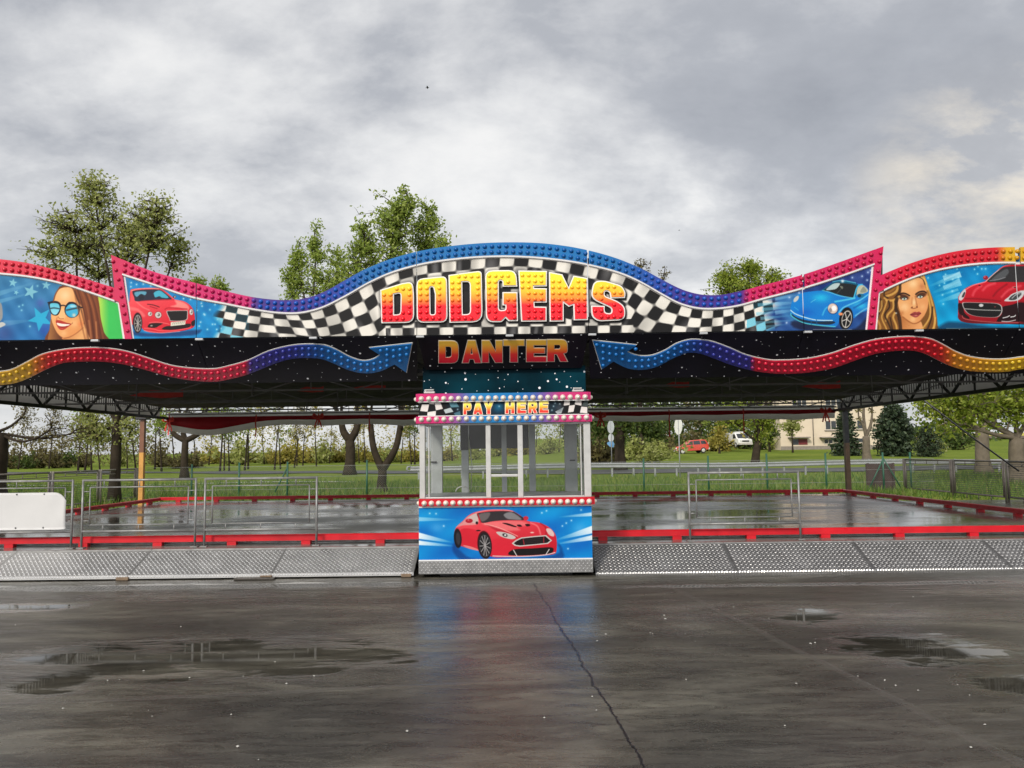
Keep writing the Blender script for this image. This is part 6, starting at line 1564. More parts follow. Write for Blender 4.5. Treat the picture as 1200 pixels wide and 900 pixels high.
m_wire = net_mat('chain_link_wire', (0.10, 0.12, 0.11), 0.085, 0.006, [(1, 1, 1), (1, -1, -1)])
m_green = simple('green_post', (0.015, 0.075, 0.045), 0.5)
cf = thing('chain_link_fence', (0, 30, 0), 'low chain link fence on green posts in the grass behind the track', 'fence')
pxs = [225, 280.5, 337, 430, 754, 829.5, 898, 967, 1034, 1066]
tops = [544, 542, 541, 539, 537, 534, 531.5, 531, 530, 530]
xs_ = []
for q, ty in zip(pxs, tops):
    a = at_y(q, ty, 30.0); z0 = TZ(a.x, 30); xs_.append(a.x)
    MB().tube([(a.x, 30, z0-0.2), (a.x, 30, a.z)], 0.035, 8).build('post', m_green, cf)
for i in (2, 8):
    x = xs_[i]; MB().tube([(x, 30, 1.15), (x-0.62, 30.05, TZ(x, 30)-0.05)], 0.025, 6).build('brace', m_green, cf)
    if i == 8: MB().tube([(x, 30, 1.25), (x+0.75, 30.05, TZ(x, 30)-0.05)], 0.025, 6).build('brace', m_green, cf)
MB().add([(-13.5, 30.04, 0.0), (15.5, 30.04, 0.0), (15.5, 30.04, 1.2), (-13.5, 30.04, 1.2)], [(0, 1, 2, 3)]).build('wire_mesh', m_wire, cf)
for z in (0.35, 0.8, 1.19): MB().tube([(-13.5, 30.04, z), (15.5, 30.04, z)], 0.006, 5).build('strand', m_galv, cf)
def panelfence(x, ys_, lab, mesh_c, cat):
    o = thing('panel_fence', (x, ys_[0], 0), lab, cat)
    m_pf = simple('weathered_steel_'+mesh_c, (0.20, 0.18, 0.15) if mesh_c == 'left' else (0.085, 0.075, 0.065), 0.6, 0.3, 0.2, 5)
    m_ms = net_mat('panel_mesh_'+mesh_c, (0.05, 0.05, 0.045), 0.06, 0.008 if mesh_c == 'left' else 0.013, [(0, 1, 0), (0, 0, 1)])
    for a, b in zip(ys_[:-1], ys_[1:]):
        f = MB(); a2, b2 = a+0.12, b-0.12
        for P in (((a2, .16), (b2, .16)), ((b2, .16), (b2, 1.17)), ((b2, 1.17), (a2, 1.17)), ((a2, 1.17), (a2, .16))): f.tube([(x, P[0][0], P[0][1]), (x, P[1][0], P[1][1])], 0.028, 6)
        for q in (0.25, 0.5, 0.75): f.tube([(x, a2+(b2-a2)*q, 0.02), (x, a2+(b2-a2)*q, 0.17)], 0.018, 6); f.tube([(x, a2+(b2-a2)*q, 1.02), (x, a2+(b2-a2)*q, 1.17)], 0.014, 6)
        f.tube([(x, a2, 1.03), (x, b2, 1.03)], 0.014, 6)
        fr_ = f.build('panel_frame', m_pf, o)
        MB().add([(x, a2, .16), (x, b2, .16), (x, b2, 1.17), (x, a2, 1.17)], [(0, 1, 2, 3)]).build('mesh', m_ms, fr_)
    for y in ys_:
        MB().tube([(x+0.02, y-0.05, -0.1), (x+0.02, y-0.05, 1.2)], 0.035, 6).tube([(x+0.02, y+0.07, -0.1), (x+0.02, y+0.07, 1.2)], 0.03, 6).build('post', m_pf, o)
panelfence(-13.6, [15.6, 18.4, 21.2, 24.0, 26.8, 29.4], 'weathered steel mesh fence running back along the left side of the track', 'left', 'fence')
panelfence(14.0, [17.6, 20.4, 23.2, 26.0, 29.2], 'dark mesh panel fence running back along the right side of the track', 'right', 'fence')
# dull brown board by the back corner of the right fence
a = at_y(1016, 575, 30.3); b = at_y(1048, 543, 30.3)
m_rb = simple('brown_board', (0.055, 0.03, 0.026), 0.7)
f = MB(); f.box(a.x, b.x, 30.3, 30.34, a.z, b.z); o = f.build('board', m_rb, None, (a.x, 30.3, a.z)); tag(o, 'dull red brown board fixed low behind the green braces', 'board')
for x in (a.x+0.06, b.x-0.06): MB().box(x-0.04, x+0.04, 30.25, 30.298, a.z-0.4, b.z+0.02).build('upright', m_rb, o)

# ------------------------------------------------------------------ round traffic signs seen from behind
m_sgn = simple('sign_back_pale', (0.75, 0.74, 0.70), 0.5, 0, 0.05); m_sgn2 = simple('sign_back_grey', (0.42, 0.44, 0.45), 0.5, 0, 0.1)
def roundsign(px, pyc, pyb, Y, rx, ry, mat, lab, pole_r=0.035):
    c = at_y(px, pyc, Y); b = at_y(px, pyb, Y); r = ry*Y/F; turn = math.acos(min(rx/ry, 1)) + math.atan((px-600)/F)
    o = thing('road_sign', (c.x, Y, b.z), lab, 'road sign', None)
    ux, uy = math.cos(turn), -math.sin(turn); mb = MB(); n = 28
    P = [Vector((c.x+r*math.cos(k*2*math.pi/n)*ux, Y-0.05+r*math.cos(k*2*math.pi/n)*uy, c.z+r*math.sin(k*2*math.pi/n))) for k in range(n)]
    mb.prism([P], (-uy*0.02, ux*0.02, 0)).build('disc', mat, o)
    MB().tube([(c.x+0.02, Y-0.10, b.z-0.2), (c.x+0.02, Y-0.10, c.z+r*0.85)], pole_r, 8).build('pole', m_gal2, o)
    MB().box(c.x-r*0.28*ux, c.x+r*0.28*ux, Y-0.085, Y-0.07, c.z-0.15, c.z-0.11).build('clamp', m_gal2, o)
    return o, c
roundsign(794.5, 499.5, 560, 48.5, 4.4, 10.0, m_sgn, 'bright white round road sign turned edgeways beside the red car')
o, c = roundsign(715.5, 500.5, 540, 58, 3.8, 7.6, m_sgn2, 'grey round road sign above a small blue plate, right beside the pay booth')
m_blue = simple('blue_sign', (0.10, 0.24, 0.42), 0.5); q = at_y(716, 521, 58.0)
MB().prism([[Vector((q.x+dx, 57.95, q.z+dz)) for dx, dz in ((-0.30, 0.12), (-0.12, 0.22), (0.16, 0.22), (0.24, 0.0), (0.16, -0.2), (-0.08, -0.16), (-0.26, 0.02))]], (0, 0.02, 0)).build('blue_plate', m_blue, o)
p_ = at_y(716, 513, 58.0); MB().prism([[Vector((p_.x+0.20*math.cos(k*.4488), 57.97, p_.z+0.3*math.sin(k*.4488))) for k in range(14)]], (0, 0.02, 0)).build('grey_plate', m_sgn2, o)

# ------------------------------------------------------------------ cream house
hY = 108.0
H = lambda px, py, Y=hY: at_y(px, py, Y)
m_wall = simple('cream_render', (0.56, 0.47, 0.36), 0.85, 0, 0.08, 0.5, 0.2, 6)
m_rooft = simple('red_brown_tiles', (0.16, 0.06, 0.04), 0.8, 0, 0.25, 1.5, 0.4, 5)
m_win = simple('dark_window_glass', (0.03, 0.035, 0.04), 0.1, 0, 0.1); m_frm = simple('window_frame_paint', (0.5, 0.44, 0.36), 0.5); m_door = simple('dark_red_door', (0.16, 0.02, 0.025), 0.6); m_slab = simple('grey_slab', (0.22, 0.19, 0.16), 0.8)
hx0, hx1 = H(914, 500).x, H(1037, 500).x; hz0 = H(960, 523).z; hz1 = H(975, 462).z
house = thing('house', ((hx0+hx1)/2, hY, hz0), 'cream rendered house with dark windows standing behind the lawn', 'house')
body = MB().box(hx0, hx1, hY, hY+10, hz0-1.5, hz1).build('wall', m_wall, house)
mb = MB(); e = 0.6; zr = hz1+3.4
mb.add([(hx0-e, hY-e, hz1+0.02), (hx1+e, hY-e, hz1+0.02), (hx1+e, hY+10+e, hz1+0.02), (hx0-e, hY+10+e, hz1+0.02), (hx0+3, hY+5, zr), (hx1-3, hY+5, zr)], [(0, 1, 5, 4), (1, 2, 5), (2, 3, 4, 5), (3, 0, 4), (3, 2, 1, 0)])
rf = mb.build('roof', m_rooft, house); MB().bbox(hx1-5, hx1-4.2, hY+4, hY+4.8, zr-1.2, zr+0.8, 0.03).build('chimney', m_wall, rf)
def window(px0, py0, px1, py1, n, sill=True):
    a, b = H(px0, py1), H(px1, py0); x0, x1, z0, z1 = a.x, b.x, a.z, b.z
    f = MB(); q = 0.09
    f.box(x0, x1, hY-0.05, hY-0.003, z0, z0+q); f.box(x0, x1, hY-0.05, hY-0.003, z1-q, z1)
    for k in range(n+1):
        x = x0+(x1-x0-q)*k/n; f.box(x, x+q, hY-0.048, hY-0.004, z0+q+0.002, z1-q-0.002)
    o = f.build('window', m_frm, house)
    MB().box(x0+0.02, x1-0.02, hY-0.02, hY-0.001, z0+0.02, z1-0.02).build('pane', m_win, o)
    if sill: MB().box(x0-0.1, x1+0.1, hY-0.16, hY-0.003, z0-0.12, z0-0.004).build('sill', m_slab, o)
window(967, 492.5, 986.5, 504, 3); window(1004, 492, 1014.5, 503, 1); window(965.5, 514, 976, 520.4, 2, False); window(1004, 513, 1013, 519, 1, False); window(967, 466, 986, 476, 3); window(928, 466, 945, 477, 3)
a, b = H(936, 521.2), H(946, 514.6)
MB().box(a.x, b.x, hY-0.05, hY-0.002, a.z, b.z).build('door', m_door, house); MB().box(H(929, 520).x, a.x-0.02, hY-0.04, hY-0.002, a.z, b.z).build('window', m_win, house)
for q0, q1, y in ((923, 947, 513), (960, 977, 513)):
    a, b = H(q0, y), H(q1, y); MB().bbox(a.x, b.x, hY-1.0, hY-0.002, a.z-0.06, a.z+0.10, 0.02).build('canopy', m_slab, house)
a = H(953.5, 521.5); MB().tube([(a.x, hY-0.07, a.z), (a.x, hY-0.07, hz1)], 0.07, 6).build('downpipe', m_slab, house)
MB().box(hx0+0.02, hx1-0.02, hY-0.03, hY-0.002, hz0-1.4, hz0+0.05).build('plinth', m_slab, house)

# ------------------------------------------------------------------ red estate car and white van
m_carred = simple('orange_red_car_paint', (0.55, 0.055, 0.03), 0.3, 0, 0.05, 2, coat=0.6); m_tyre = simple('tyre_rubber', (0.02, 0.02, 0.02), 0.8); m_rim = simple('pale_wheel_rim', (0.6, 0.58, 0.55), 0.4, 0.3); m_bump = simple('pale_bumper', (0.5, 0.47, 0.43), 0.5); m_lampw = simple('headlamp_glass', (0.7, 0.7, 0.68), 0.15)
def sideprofile(P, yc, half, tuck):
    """car body: outline (x,z) swept across the width with the upper part leaning in"""
    zs = [p[1] for p in P]; zt_ = max(zs); zb_ = 0.95
    loops = []
    for s, f in ((-1, 1.0), (-0.94, 0.0), (0.94, 0.0), (1, 1.0)):
        loops.append([(x, s*(half - tuck*max(0, (z-zb_)/(zt_-zb_))) , z) for x, z in P])
    return loops
def car(root, T_, P, W, tuck, paint, wheels, wr, windows, lights, bumpers, tail=None):
    """P: body outline in (length, height); T_(x,y,z) -> world"""
    half = W/2; zt_ = max(p[1] for p in P); zb_ = 0.95
    Y = lambda z, s: s*(half - tuck*max(0.0, (z-zb_)/(zt_-zb_)))
    mb = MB(); k = len(P); rows = []
    for s, inset in ((-1, .05), (-1, 0), (1, 0), (1, .05)):
        cx = sum(p[0] for p in P)/k; cz = sum(p[1] for p in P)/k
        rows.append([T_(cx+(x-cx)*(1-inset*0.5), Y(z, s)*(1.0 if inset else 0.94), cz+(z-cz)*(1-inset*0.6)) for x, z in P])
    # rows: left skin, left shoulder, right shoulder, right skin
    vs = [v for r_ in rows for v in r_]; fs = []
    for j in range(3): fs += [(j*k+i, j*k+(i+1) % k, (j+1)*k+(i+1) % k, (j+1)*k+i) for i in range(k)]
    mb.add(vs, fs, 0, True)
    for r_, fl in ((rows[0], False), (rows[3], True)):
        tri = tessellate_polygon([[Vector(v) for v in r_]]); mb.add(r_, [tuple(t_) if fl else tuple(t_)[::-1] for t_ in tri], 0)
    mb.build('body', paint, root)
    for x in wheels:
        for s in (-1, 1):
            y0, y1 = s*(half-0.16), s*(half+0.03); n = 18
            def ring(r_, y): return [T_(x+r_*math.cos(a), y, wr+r_*math.sin(a)) for a in np.linspace(0, 2*math.pi, n, endpoint=False)]
            R0, R1, R2 = ring(wr, y0), ring(wr, y1), ring(wr*0.62, y1+s*0.004)
            w_ = MB(); w_.add(R0+R1+R2, [(i, (i+1) % n, n+(i+1) % n, n+i) for i in range(n)] + [(n+i, n+(i+1) % n, 2*n+(i+1) % n, 2*n+i) for i in range(n)] + [tuple(range(n))])
            wo = w_.build('wheel', m_tyre, root)
            MB().add(ring(wr*0.62, y1+s*0.006)+ring(wr*0.15, y1+s*0.03), [(i, (i+1) % n, n+(i+1) % n, n+i) for i in range(n)] + [tuple(range(n, 2*n))]).build('rim', m_rim, wo)
    for Wd in windows:
        for s in (-1, 1):
            a = [T_(x, Y(z, s)+s*0.012, z) for x, z in Wd]; MB().add(a, [tuple(range(len(a)))]).build('window', m_win, root)
    for nm, mt, (x0, x1, y0, y1, z0, z1) in lights+bumpers:
        q = MB(); q.bbox(x0, x1, y0, y1, z0, z1, 0.02); q.v = [tuple(T_(*v)) for v in q.v]; q.build(nm, mt, root)
sY = 100.0; a = at_y(809.5, 531.6, sY); z0 = a.z - 0.0
suv = thing('estate_car', (a.x, sY, z0), 'orange red estate car parked side on at the edge of the grass under trees', 'car')
yaw = R(8); ca_, sa_ = math.cos(yaw), math.sin(yaw)
def Ts(x, y, z): return Vector((a.x + x*ca_ - y*sa_, sY + x*sa_ + y*ca_, z0 + z + x*0.05))
Ps = [(-2.05, .45), (-2.1, .62), (-2.02, .86), (-1.2, 1.02), (-0.98, 1.06), (-0.30, 1.56), (-0.1, 1.63), (1.2, 1.66), (1.72, 1.58), (2.0, 1.05), (2.06, .6), (2.0, .42), (1.75, .36), (-1.8, .36)]
car(suv, Ts, Ps, 1.72, 0.17, m_carred, (-1.33, 1.3), 0.34, [[(-0.86, 1.08), (-0.28, 1.5), (0.02, 1.53), (0.02, 1.08)], [(0.10, 1.08), (0.10, 1.54), (0.9, 1.54), (0.98, 1.08)], [(1.08, 1.08), (1.0, 1.54), (1.55, 1.5), (1.8, 1.1)]],
    [('headlight', m_lampw, (-2.13, -1.95, -0.8, -0.5, .66, .84)), ('headlight', m_lampw, (-2.13, -1.95, 0.5, 0.8, .66, .84)), ('tail_light', m_door, (1.95, 2.07, -0.82, -0.6, .8, 1.0))], [('bumper', m_bump, (-2.2, -1.9, -0.85, 0.85, .38, .6)), ('bumper', m_bump, (1.85, 2.16, -0.85, 0.85, .4, .62)), ('spare_wheel', m_lampw, (2.1, 2.25, -0.2, 0.3, .7, 1.2))])
vY = 104.0; b = at_y(862, 524.6, vY); vz = b.z
van = thing('van', (b.x, vY, vz), 'white van parked under the dark trees beside the cream house', 'van')
yaw2 = R(100); cb, sb = math.cos(yaw2), math.sin(yaw2)
def Tv(x, y, z): return Vector((b.x + 0.7 + (x*cb - y*sb), vY + 1.6 + (x*sb + y*cb), vz + z))
m_vanw = simple('white_van_paint', (0.72, 0.71, 0.68), 0.35, 0, 0.04, 2, coat=0.4)
Pv = [(-2.3, .42), (-2.38, .7), (-2.3, 1.0), (-1.75, 1.18), (-1.15, 1.78), (-0.8, 1.92), (2.2, 1.95), (2.35, 1.8), (2.38, .5), (2.2, .38), (-2.0, .36)]
car(van, Tv, Pv, 1.86, 0.12, m_vanw, (-1.5, 1.45), 0.33, [[(-1.55, 1.2), (-1.08, 1.7), (-0.6, 1.72), (-0.6, 1.15)]],
    [('headlight', m_lampw, (-2.42, -2.2, -0.85, -0.5, .75, .98)), ('headlight', m_lampw, (-2.42, -2.2, 0.5, 0.85, .75, .98)), ('grille', m_black, (-2.41, -2.3, -0.46, 0.46, .72, .92))], [('bumper', m_bump, (-2.48, -2.2, -0.9, 0.9, .36, .62))])
q = MB(); q.add([Tv(-1.80, y, z) if False else Tv(x, y, z) for x, y, z in ((-1.77, -0.78, 1.2), (-1.77, 0.78, 1.2), (-1.19, 0.70, 1.78), (-1.19, -0.70, 1.78))], [(0, 1, 2, 3)]); q.build('windscreen', m_win, van)
q = MB(); q.bbox(-0.7, -0.2, -0.6, 0.6, 1.95, 2.05, 0.02); q.v = [tuple(Tv(*v)) for v in q.v]; q.build('roof_rack', m_lampw, van)

# ------------------------------------------------------------------ birds
m_bird = simple('dark_feathers', (0.02, 0.02, 0.022), 0.8)
def bird(px, py, Y, s, lab):
    c = at_y(px, py, Y); mb = MB()
    mb.tube([c+Vector((-0.5*s, 0, 0)), c+Vector((-0.25*s, 0, 0.05*s)), c+Vector((0.05*s, 0, 0.06*s)), c+Vector((0.3*s, 0, 0.04*s)), c+Vector((0.42*s, 0, 0.03*s))], [0.02*s, 0.09*s, 0.12*s, 0.08*s, 0.02*s], 8)
    for sg_ in (-1, 1):
        W_ = [c+Vector((-0.12*s, 0, 0.08*s)), c+Vector((0.16*s, 0, 0.08*s)), c+Vector((0.12*s, sg_*0.5*s, 0.22*s)), c+Vector((-0.12*s, sg_*0.85*s, 0.10*s)), c+Vector((-0.2*s, sg_*0.45*s, 0.17*s))]
        mb.prism([W_], (0, 0, -0.015*s))
    o = mb.build('bird', m_bird, None, c); tag(o, lab, 'bird', 'birds in the sky')
bird(501, 103, 60, 0.32, 'larger dark bird high in the grey sky above the middle of the signboard'); bird(796, 270, 90, 0.22, 'tiny distant bird low in the sky between the bare tree and the green tree')
# ------------------------------------------------------------------ trees
m_bark = simple('brown_grey_bark', (0.034, 0.026, 0.018), 0.9, 0, 0.35, 3, 0.5, 12, spec=0.1)
m_barkl = simple('pale_bark', (0.11, 0.088, 0.062), 0.9, 0, 0.3, 3, 0.5, 12)
m_lf = {
 'olive': leafmat('olive_spring_leaves', [(0, (0.20, 0.23, 0.055)), (0.5, (0.31, 0.34, 0.09)), (0.85, (0.41, 0.43, 0.14)), (1, (0.48, 0.48, 0.22))], 0.5),
 'green': leafmat('fresh_green_leaves', [(0, (0.16, 0.22, 0.034)), (0.5, (0.26, 0.34, 0.056)), (0.85, (0.36, 0.43, 0.09)), (1, (0.42, 0.46, 0.13))], 0.5),
 'lime': leafmat('lime_spring_leaves', [(0, (0.13, 0.19, 0.018)), (0.5, (0.23, 0.29, 0.032)), (0.85, (0.32, 0.37, 0.05)), (1, (0.42, 0.43, 0.11))], 0.5),
 'yellow': leafmat('yellow_green_leaves', [(0, (0.18, 0.17, 0.028)), (0.5, (0.32, 0.28, 0.048)), (1, (0.50, 0.41, 0.11))], 0.5),
 'dark': leafmat('deep_green_leaves', [(0, (0.035, 0.062, 0.012)), (0.5, (0.065, 0.105, 0.02)), (1, (0.13, 0.165, 0.035))], 0.4),
 'needle': leafmat('blue_green_needles', [(0, (0.018, 0.032, 0.016)), (0.6, (0.036, 0.058, 0.028)), (1, (0.07, 0.092, 0.045))], 0.1),
 'russet': leafmat('budding_russet_twigs', [(0, (0.085, 0.068, 0.030)), (0.6, (0.16, 0.135, 0.05)), (1, (0.25, 0.22, 0.08))], 0.4),
}
def leaves(C, size, r_):
    N = len(C); a = r_.normal(size=(N, 3)); a /= np.linalg.norm(a, axis=1)[:, None]
    b = r_.normal(size=(N, 3)); b -= a*(a*b).sum(1)[:, None]; b /= np.linalg.norm(b, axis=1)[:, None]
    s = (size*r_.uniform(0.6, 1.3, N))[:, None]
    V = np.stack([C-a*s, C-b*s*0.55, C+a*s, C+b*s*0.55], 1).reshape(-1, 3)
    return V, np.arange(4*N).reshape(-1, 4)
def tree(base, lobes, tr, fork, lm, nleaf, lsize, label, bark=m_bark, seed=1, group=None, name='tree', cat='tree', sub=16, lean=(0, 0), spread=0.35, twigs=2, tmin=0.3, forks=None, limbk=0.66):
    """trunk to the fork height, one limb into each lobe, side branches to points all through it, leaves along their outer parts.
    lobes: (centre, (rx, ry, rz), weight)"""
    r_ = np.random.default_rng(seed); base = Vector(base)
    o = thing(name, base, label, cat, group); mb = MB()
    ft = Vector((base.x+lean[0], base.y+lean[1], base.z+fork)); P = []
    for i in range(7):
        q = i/6; c = base.lerp(ft, q); c.x += 0.06*tr*10*math.sin(q*3+seed)*q*(1-q); P.append(c)
    P[0].z -= 0.15
    mb.tube(P, [tr*(1.5 if i == 0 else 1.12 if i == 1 else 1.0-0.18*i/6) for i in range(7)], 9)
    LC = []; wsum = sum(l[2] for l in lobes); FE = []
    for q in (forks or []):
        e = Vector(q[:3]); m_ = ft.lerp(e, 0.5); m_.x += (e.x-ft.x)*0.22; m_.z -= 0.05*(e-ft).length
        mb.tube([P[-2]] + [Vector(v) for v in catmull([ft[:], m_[:], e[:]], 5, False)], [tr*0.8] + [tr*(0.78-0.26*i/10) for i in range(11)], 9); FE.append(e)
    for (c, rad, wt) in lobes:
        c = Vector(c); top = c + Vector((r_.normal()*0.15*rad[0], r_.normal()*0.15*rad[1], rad[2]*0.75))
        mid = ft.lerp(c, 0.5) + Vector((0, 0, -0.1*(c-ft).length)) + Vector(r_.normal(size=3)*0.06*(c-ft).length)
        f0 = ft; pre = P[-2]
        if FE:
            f0 = min(FE, key=lambda e: (e-c).length); pre = f0 - Vector((0, 0, 0.3)); mid = f0.lerp(c, 0.5) + Vector(r_.normal(size=3)*0.06*(c-f0).length)
        limb = [Vector(v) for v in catmull([pre[:], f0[:], mid[:], (c-Vector((0, 0, rad[2]*0.1)))[:], top[:]], 4, False)]
        n = len(limb); r0 = tr*(0.42 if FE else limbk)*(0.6+0.4*min(1, wt*len(lobes)/wsum)); mb.tube(limb, [r0*(1-0.86*(i/(n-1))**0.8) for i in range(n)], 7)
        nb = max(4, int(sub*wt))
        for b in range(nb):
            v = r_.normal(size=3); v /= np.linalg.norm(v); v *= r_.uniform(0.12, 1)**0.45*(1.0+0.24*math.sin(v[0]*5+v[2]*7+seed))
            tgt = c + Vector((v[0]*rad[0], v[1]*rad[1], v[2]*rad[2]))
            best = min(range(3, n-1), key=lambda i: (limb[i]-tgt).length + (3*max(0, limb[i].z-tgt.z+0.1*rad[2])))
            s = limb[best]; Ln = (tgt-s).length
            br = [s]
            for q in (0.33, 0.66, 1.0):
                br.append(s.lerp(tgt, q) + Vector((r_.normal()*0.05*Ln, r_.normal()*0.05*Ln, 0.10*Ln*math.sin(q*math.pi))))
            rb = max(min(r0*0.35, 0.02+0.018*Ln), 0.012)
            mb.tube(br, [rb, rb*0.7, rb*0.45, rb*0.2], 5, cap=False)
            pts = [br]
            for k in range(twigs):
                q = r_.uniform(0.3, 0.95); i = min(int(q*3), 2); st = br[i].lerp(br[i+1], q*3-i)
                dv = Vector(r_.normal(size=3)); dv.z = abs(dv.z)*0.6+0.15; e = st + dv.normalized()*Ln*r_.uniform(0.2, 0.42)
                tw = [st, st.lerp(e, .5)+Vector((0, 0, 0.03*Ln)), e]; mb.tube(tw, [rb*0.3, rb*0.22, rb*0.1], 4, cap=False); pts.append(tw)
            nl = int(nleaf*wt/wsum/nb)
            if nl:
                u = r_.uniform(tmin, 1.05, nl); w_ = r_.integers(0, len(pts), nl)
                for a_, k in zip(u, w_):
                    br_ = pts[k]; f_ = (a_ if k == 0 else (a_-tmin)/(1.05-tmin))*(len(br_)-1); i = min(int(f_), len(br_)-2); q = br_[i].lerp(br_[i+1], f_-i); LC.append(q[:])
    mb.build('trunk', bark, o)
    if LC:
        C = np.repeat(np.array(LC)[::2], 2, axis=0); sp = spread*np.mean([l[1][0] for l in lobes])*0.32
        C += np.repeat(np.clip(r_.normal(size=(len(C)//2, 3)), -1.5, 1.5), 2, axis=0)*sp + r_.normal(size=C.shape)*lsize*0.8; V, Q = leaves(C, lsize, r_)
        np_mesh('crown', V, Q, m_lf[lm], o)
    return o
def lobe(px, py, Y, rx, ry, wt=1.0, dy=0.0, depth=0.8):
    c = at_y(px, py, Y+dy); k = Y/F
    return (c[:], (rx*k, rx*k*depth, ry*k), wt)
def onground(px, Y):
    x = at_y(px, 530, Y).x; return (x, Y, TZ(x, Y))

# tall trees whose crowns rise above the signboard
tree(onground(136, 28), [lobe(112, 236, 28, 32, 36, 1.5), lobe(88, 270, 28, 48, 34, 1.7, 1), lobe(60, 300, 28, 30, 24, 0.7), lobe(180, 262, 28, 38, 38, 1.9, -1), lobe(150, 285, 28, 46, 36, 1.6), lobe(205, 295, 28, 26, 28, 0.8), lobe(115, 300, 28, 46, 34, 1.3, 2), lobe(110, 508, 28, 34, 26, 1.1), lobe(155, 500, 28, 22, 22, 0.5), lobe(100, 400, 28, 60, 50, 0.8), lobe(170, 400, 28, 50, 50, 0.8)],
     0.19, 2.7, 'olive', 13500, 0.064, 'tall broad olive green tree behind the left signboard, leafy low on its trunk', seed=11, sub=40, spread=0.55, twigs=4, limbk=0.5)
tree(onground(448, 33.5), [lobe(425, 295, 33.5, 30, 42, 1.3), lobe(462, 264, 33.5, 40, 38, 2.0), lobe(500, 268, 33.5, 28, 34, 1.3, 1), lobe(520, 300, 33.5, 18, 26, 0.7), lobe(455, 315, 33.5, 50, 34, 1.5), lobe(415, 330, 33.5, 30, 24, 0.7), lobe(475, 238, 33.5, 14, 18, 0.4), lobe(432, 400, 33.5, 40, 60, 0.5), lobe(480, 400, 33.5, 40, 60, 0.5)],
     0.21, 0.9, 'green', 12500, 0.078, 'thick trunked tree forking low beside the pay booth, dense green crown above', seed=23, sub=34, spread=0.38, twigs=4, forks=[at_y(434, 494, 33.5), at_y(470, 492, 33.5)])
tree(onground(410, 62), [lobe(350, 312, 62, 14, 40, 0.9), lobe(370, 300, 62, 12, 38, 0.9), lobe(340, 335, 62, 12, 28, 0.6), lobe(395, 322, 62, 16, 36, 1.0), lobe(380, 345, 62, 40, 30, 1.2), lobe(370, 400, 62, 50, 40, 0.6), lobe(420, 400, 62, 40, 60, 0.5)],
     0.42, 2.6, 'green', 10000, 0.115, 'forked tree further back with spiky green tops left of the dense crown', seed=37, sub=30, spread=0.42, twigs=3, forks=[at_y(400, 494, 62), at_y(420, 490, 62)])
tree(onground(217, 57), [lobe(232, 335, 57, 18, 14, 0.6), lobe(258, 336, 57, 16, 12, 0.5), lobe(200, 440, 57, 20, 50, 0.4), lobe(240, 400, 57, 36, 40, 0.8), lobe(190, 495, 57, 10, 14, 0.25), lobe(246, 495, 57, 16, 14, 0.25)],
     0.27, 2.6, 'green', 4200, 0.11, 'slim tree with a trunk forking into a cup, standing right of the ochre post', seed=41, sub=24, spread=0.5, forks=[at_y(200, 500, 57), at_y(214, 496, 57), at_y(238, 498, 57)])
tree(onground(884, 63), [lobe(850, 330, 63, 22, 20, 1), lobe(880, 318, 63, 24, 14, 1.1), lobe(905, 328, 63, 18, 18, 0.9), lobe(870, 345, 63, 46, 16, 1.3), lobe(875, 420, 63, 60, 70, 1.0), lobe(862, 490, 63, 32, 12, 0.7), lobe(895, 495, 63, 20, 22, 0.8)],
     0.34, 1.9, 'lime', 11000, 0.115, 'rounded lime green tree right of the word DODGEMS, its trunk leaning by the van', seed=53, sub=32, lean=(0.35, 0), spread=0.4, twigs=3, limbk=0.5)
tree(onground(752, 80), [lobe(752, 312, 80, 14, 12, 1), lobe(778, 320, 80, 8, 10, 0.5), lobe(760, 400, 80, 20, 60, 0.5)], 0.25, 9, 'russet', 650, 0.10, 'bare twiggy treetop just showing over the blue border right of the signboard middle', seed=59, sub=26, spread=0.3, twigs=4)
# trees seen under the canopy
tree(onground(-6, 26), [lobe(60, 500, 26, 50, 18, 0.5), lobe(30, 480, 26, 40, 20, 0.6), lobe(80, 508, 26, 40, 10, 0.4), lobe(-60, 420, 26, 60, 60, 0.8)], 0.42, 2.4, 'russet', 500, 0.05, 'huge dark trunk at the far left with nearly bare branches reaching right', seed=61, sub=10, spread=0.5, twigs=4, limbk=0.2)
tree(onground(727, 60), [lobe(705, 500, 60, 24, 16, 1), lobe(745, 498, 60, 26, 18, 1), lobe(728, 450, 60, 50, 40, 1), lobe(765, 505, 60, 20, 14, 0.7)], 0.40, 3.4, 'dark', 4200, 0.15, 'dark trunked tree with low hanging leaves behind the grey road sign', seed=67, sub=20)
tree(onground(1190, 36), [lobe(1135, 474, 36, 56, 20, 1.4), lobe(1098, 480, 36, 30, 24, 0.9), lobe(1190, 474, 36, 40, 20, 1.1), lobe(1150, 430, 36, 80, 30, 1.2), lobe(1220, 440, 36, 60, 50, 1.0)], 0.36, 2.0, 'lime', 8500, 0.10, 'large spreading tree with pale lime leaves and a forked trunk at the right edge', m_barkl, seed=71, sub=30, lean=(0.1, 0), twigs=3, spread=0.6, limbk=0.5)
tree(onground(1152, 48), [lobe(1150, 470, 48, 30, 24, 1), lobe(1130, 490, 48, 22, 14, 0.6), lobe(1165, 450, 48, 40, 30, 0.8)], 0.42, 2.6, 'lime', 2600, 0.13, 'mossy upright trunk behind and left of the forked tree at the right edge', m_barkl, seed=73, sub=18)
tree(onground(1016, 70), [lobe(1006, 485, 70, 8, 20, 0.4), lobe(1022, 478, 70, 8, 24, 0.5), lobe(1014, 440, 70, 24, 40, 0.5)], 0.36, 2.2, 'russet', 300, 0.12, 'bare pale forked trunk standing in front of the right end of the house', m_barkl, seed=79, sub=8)
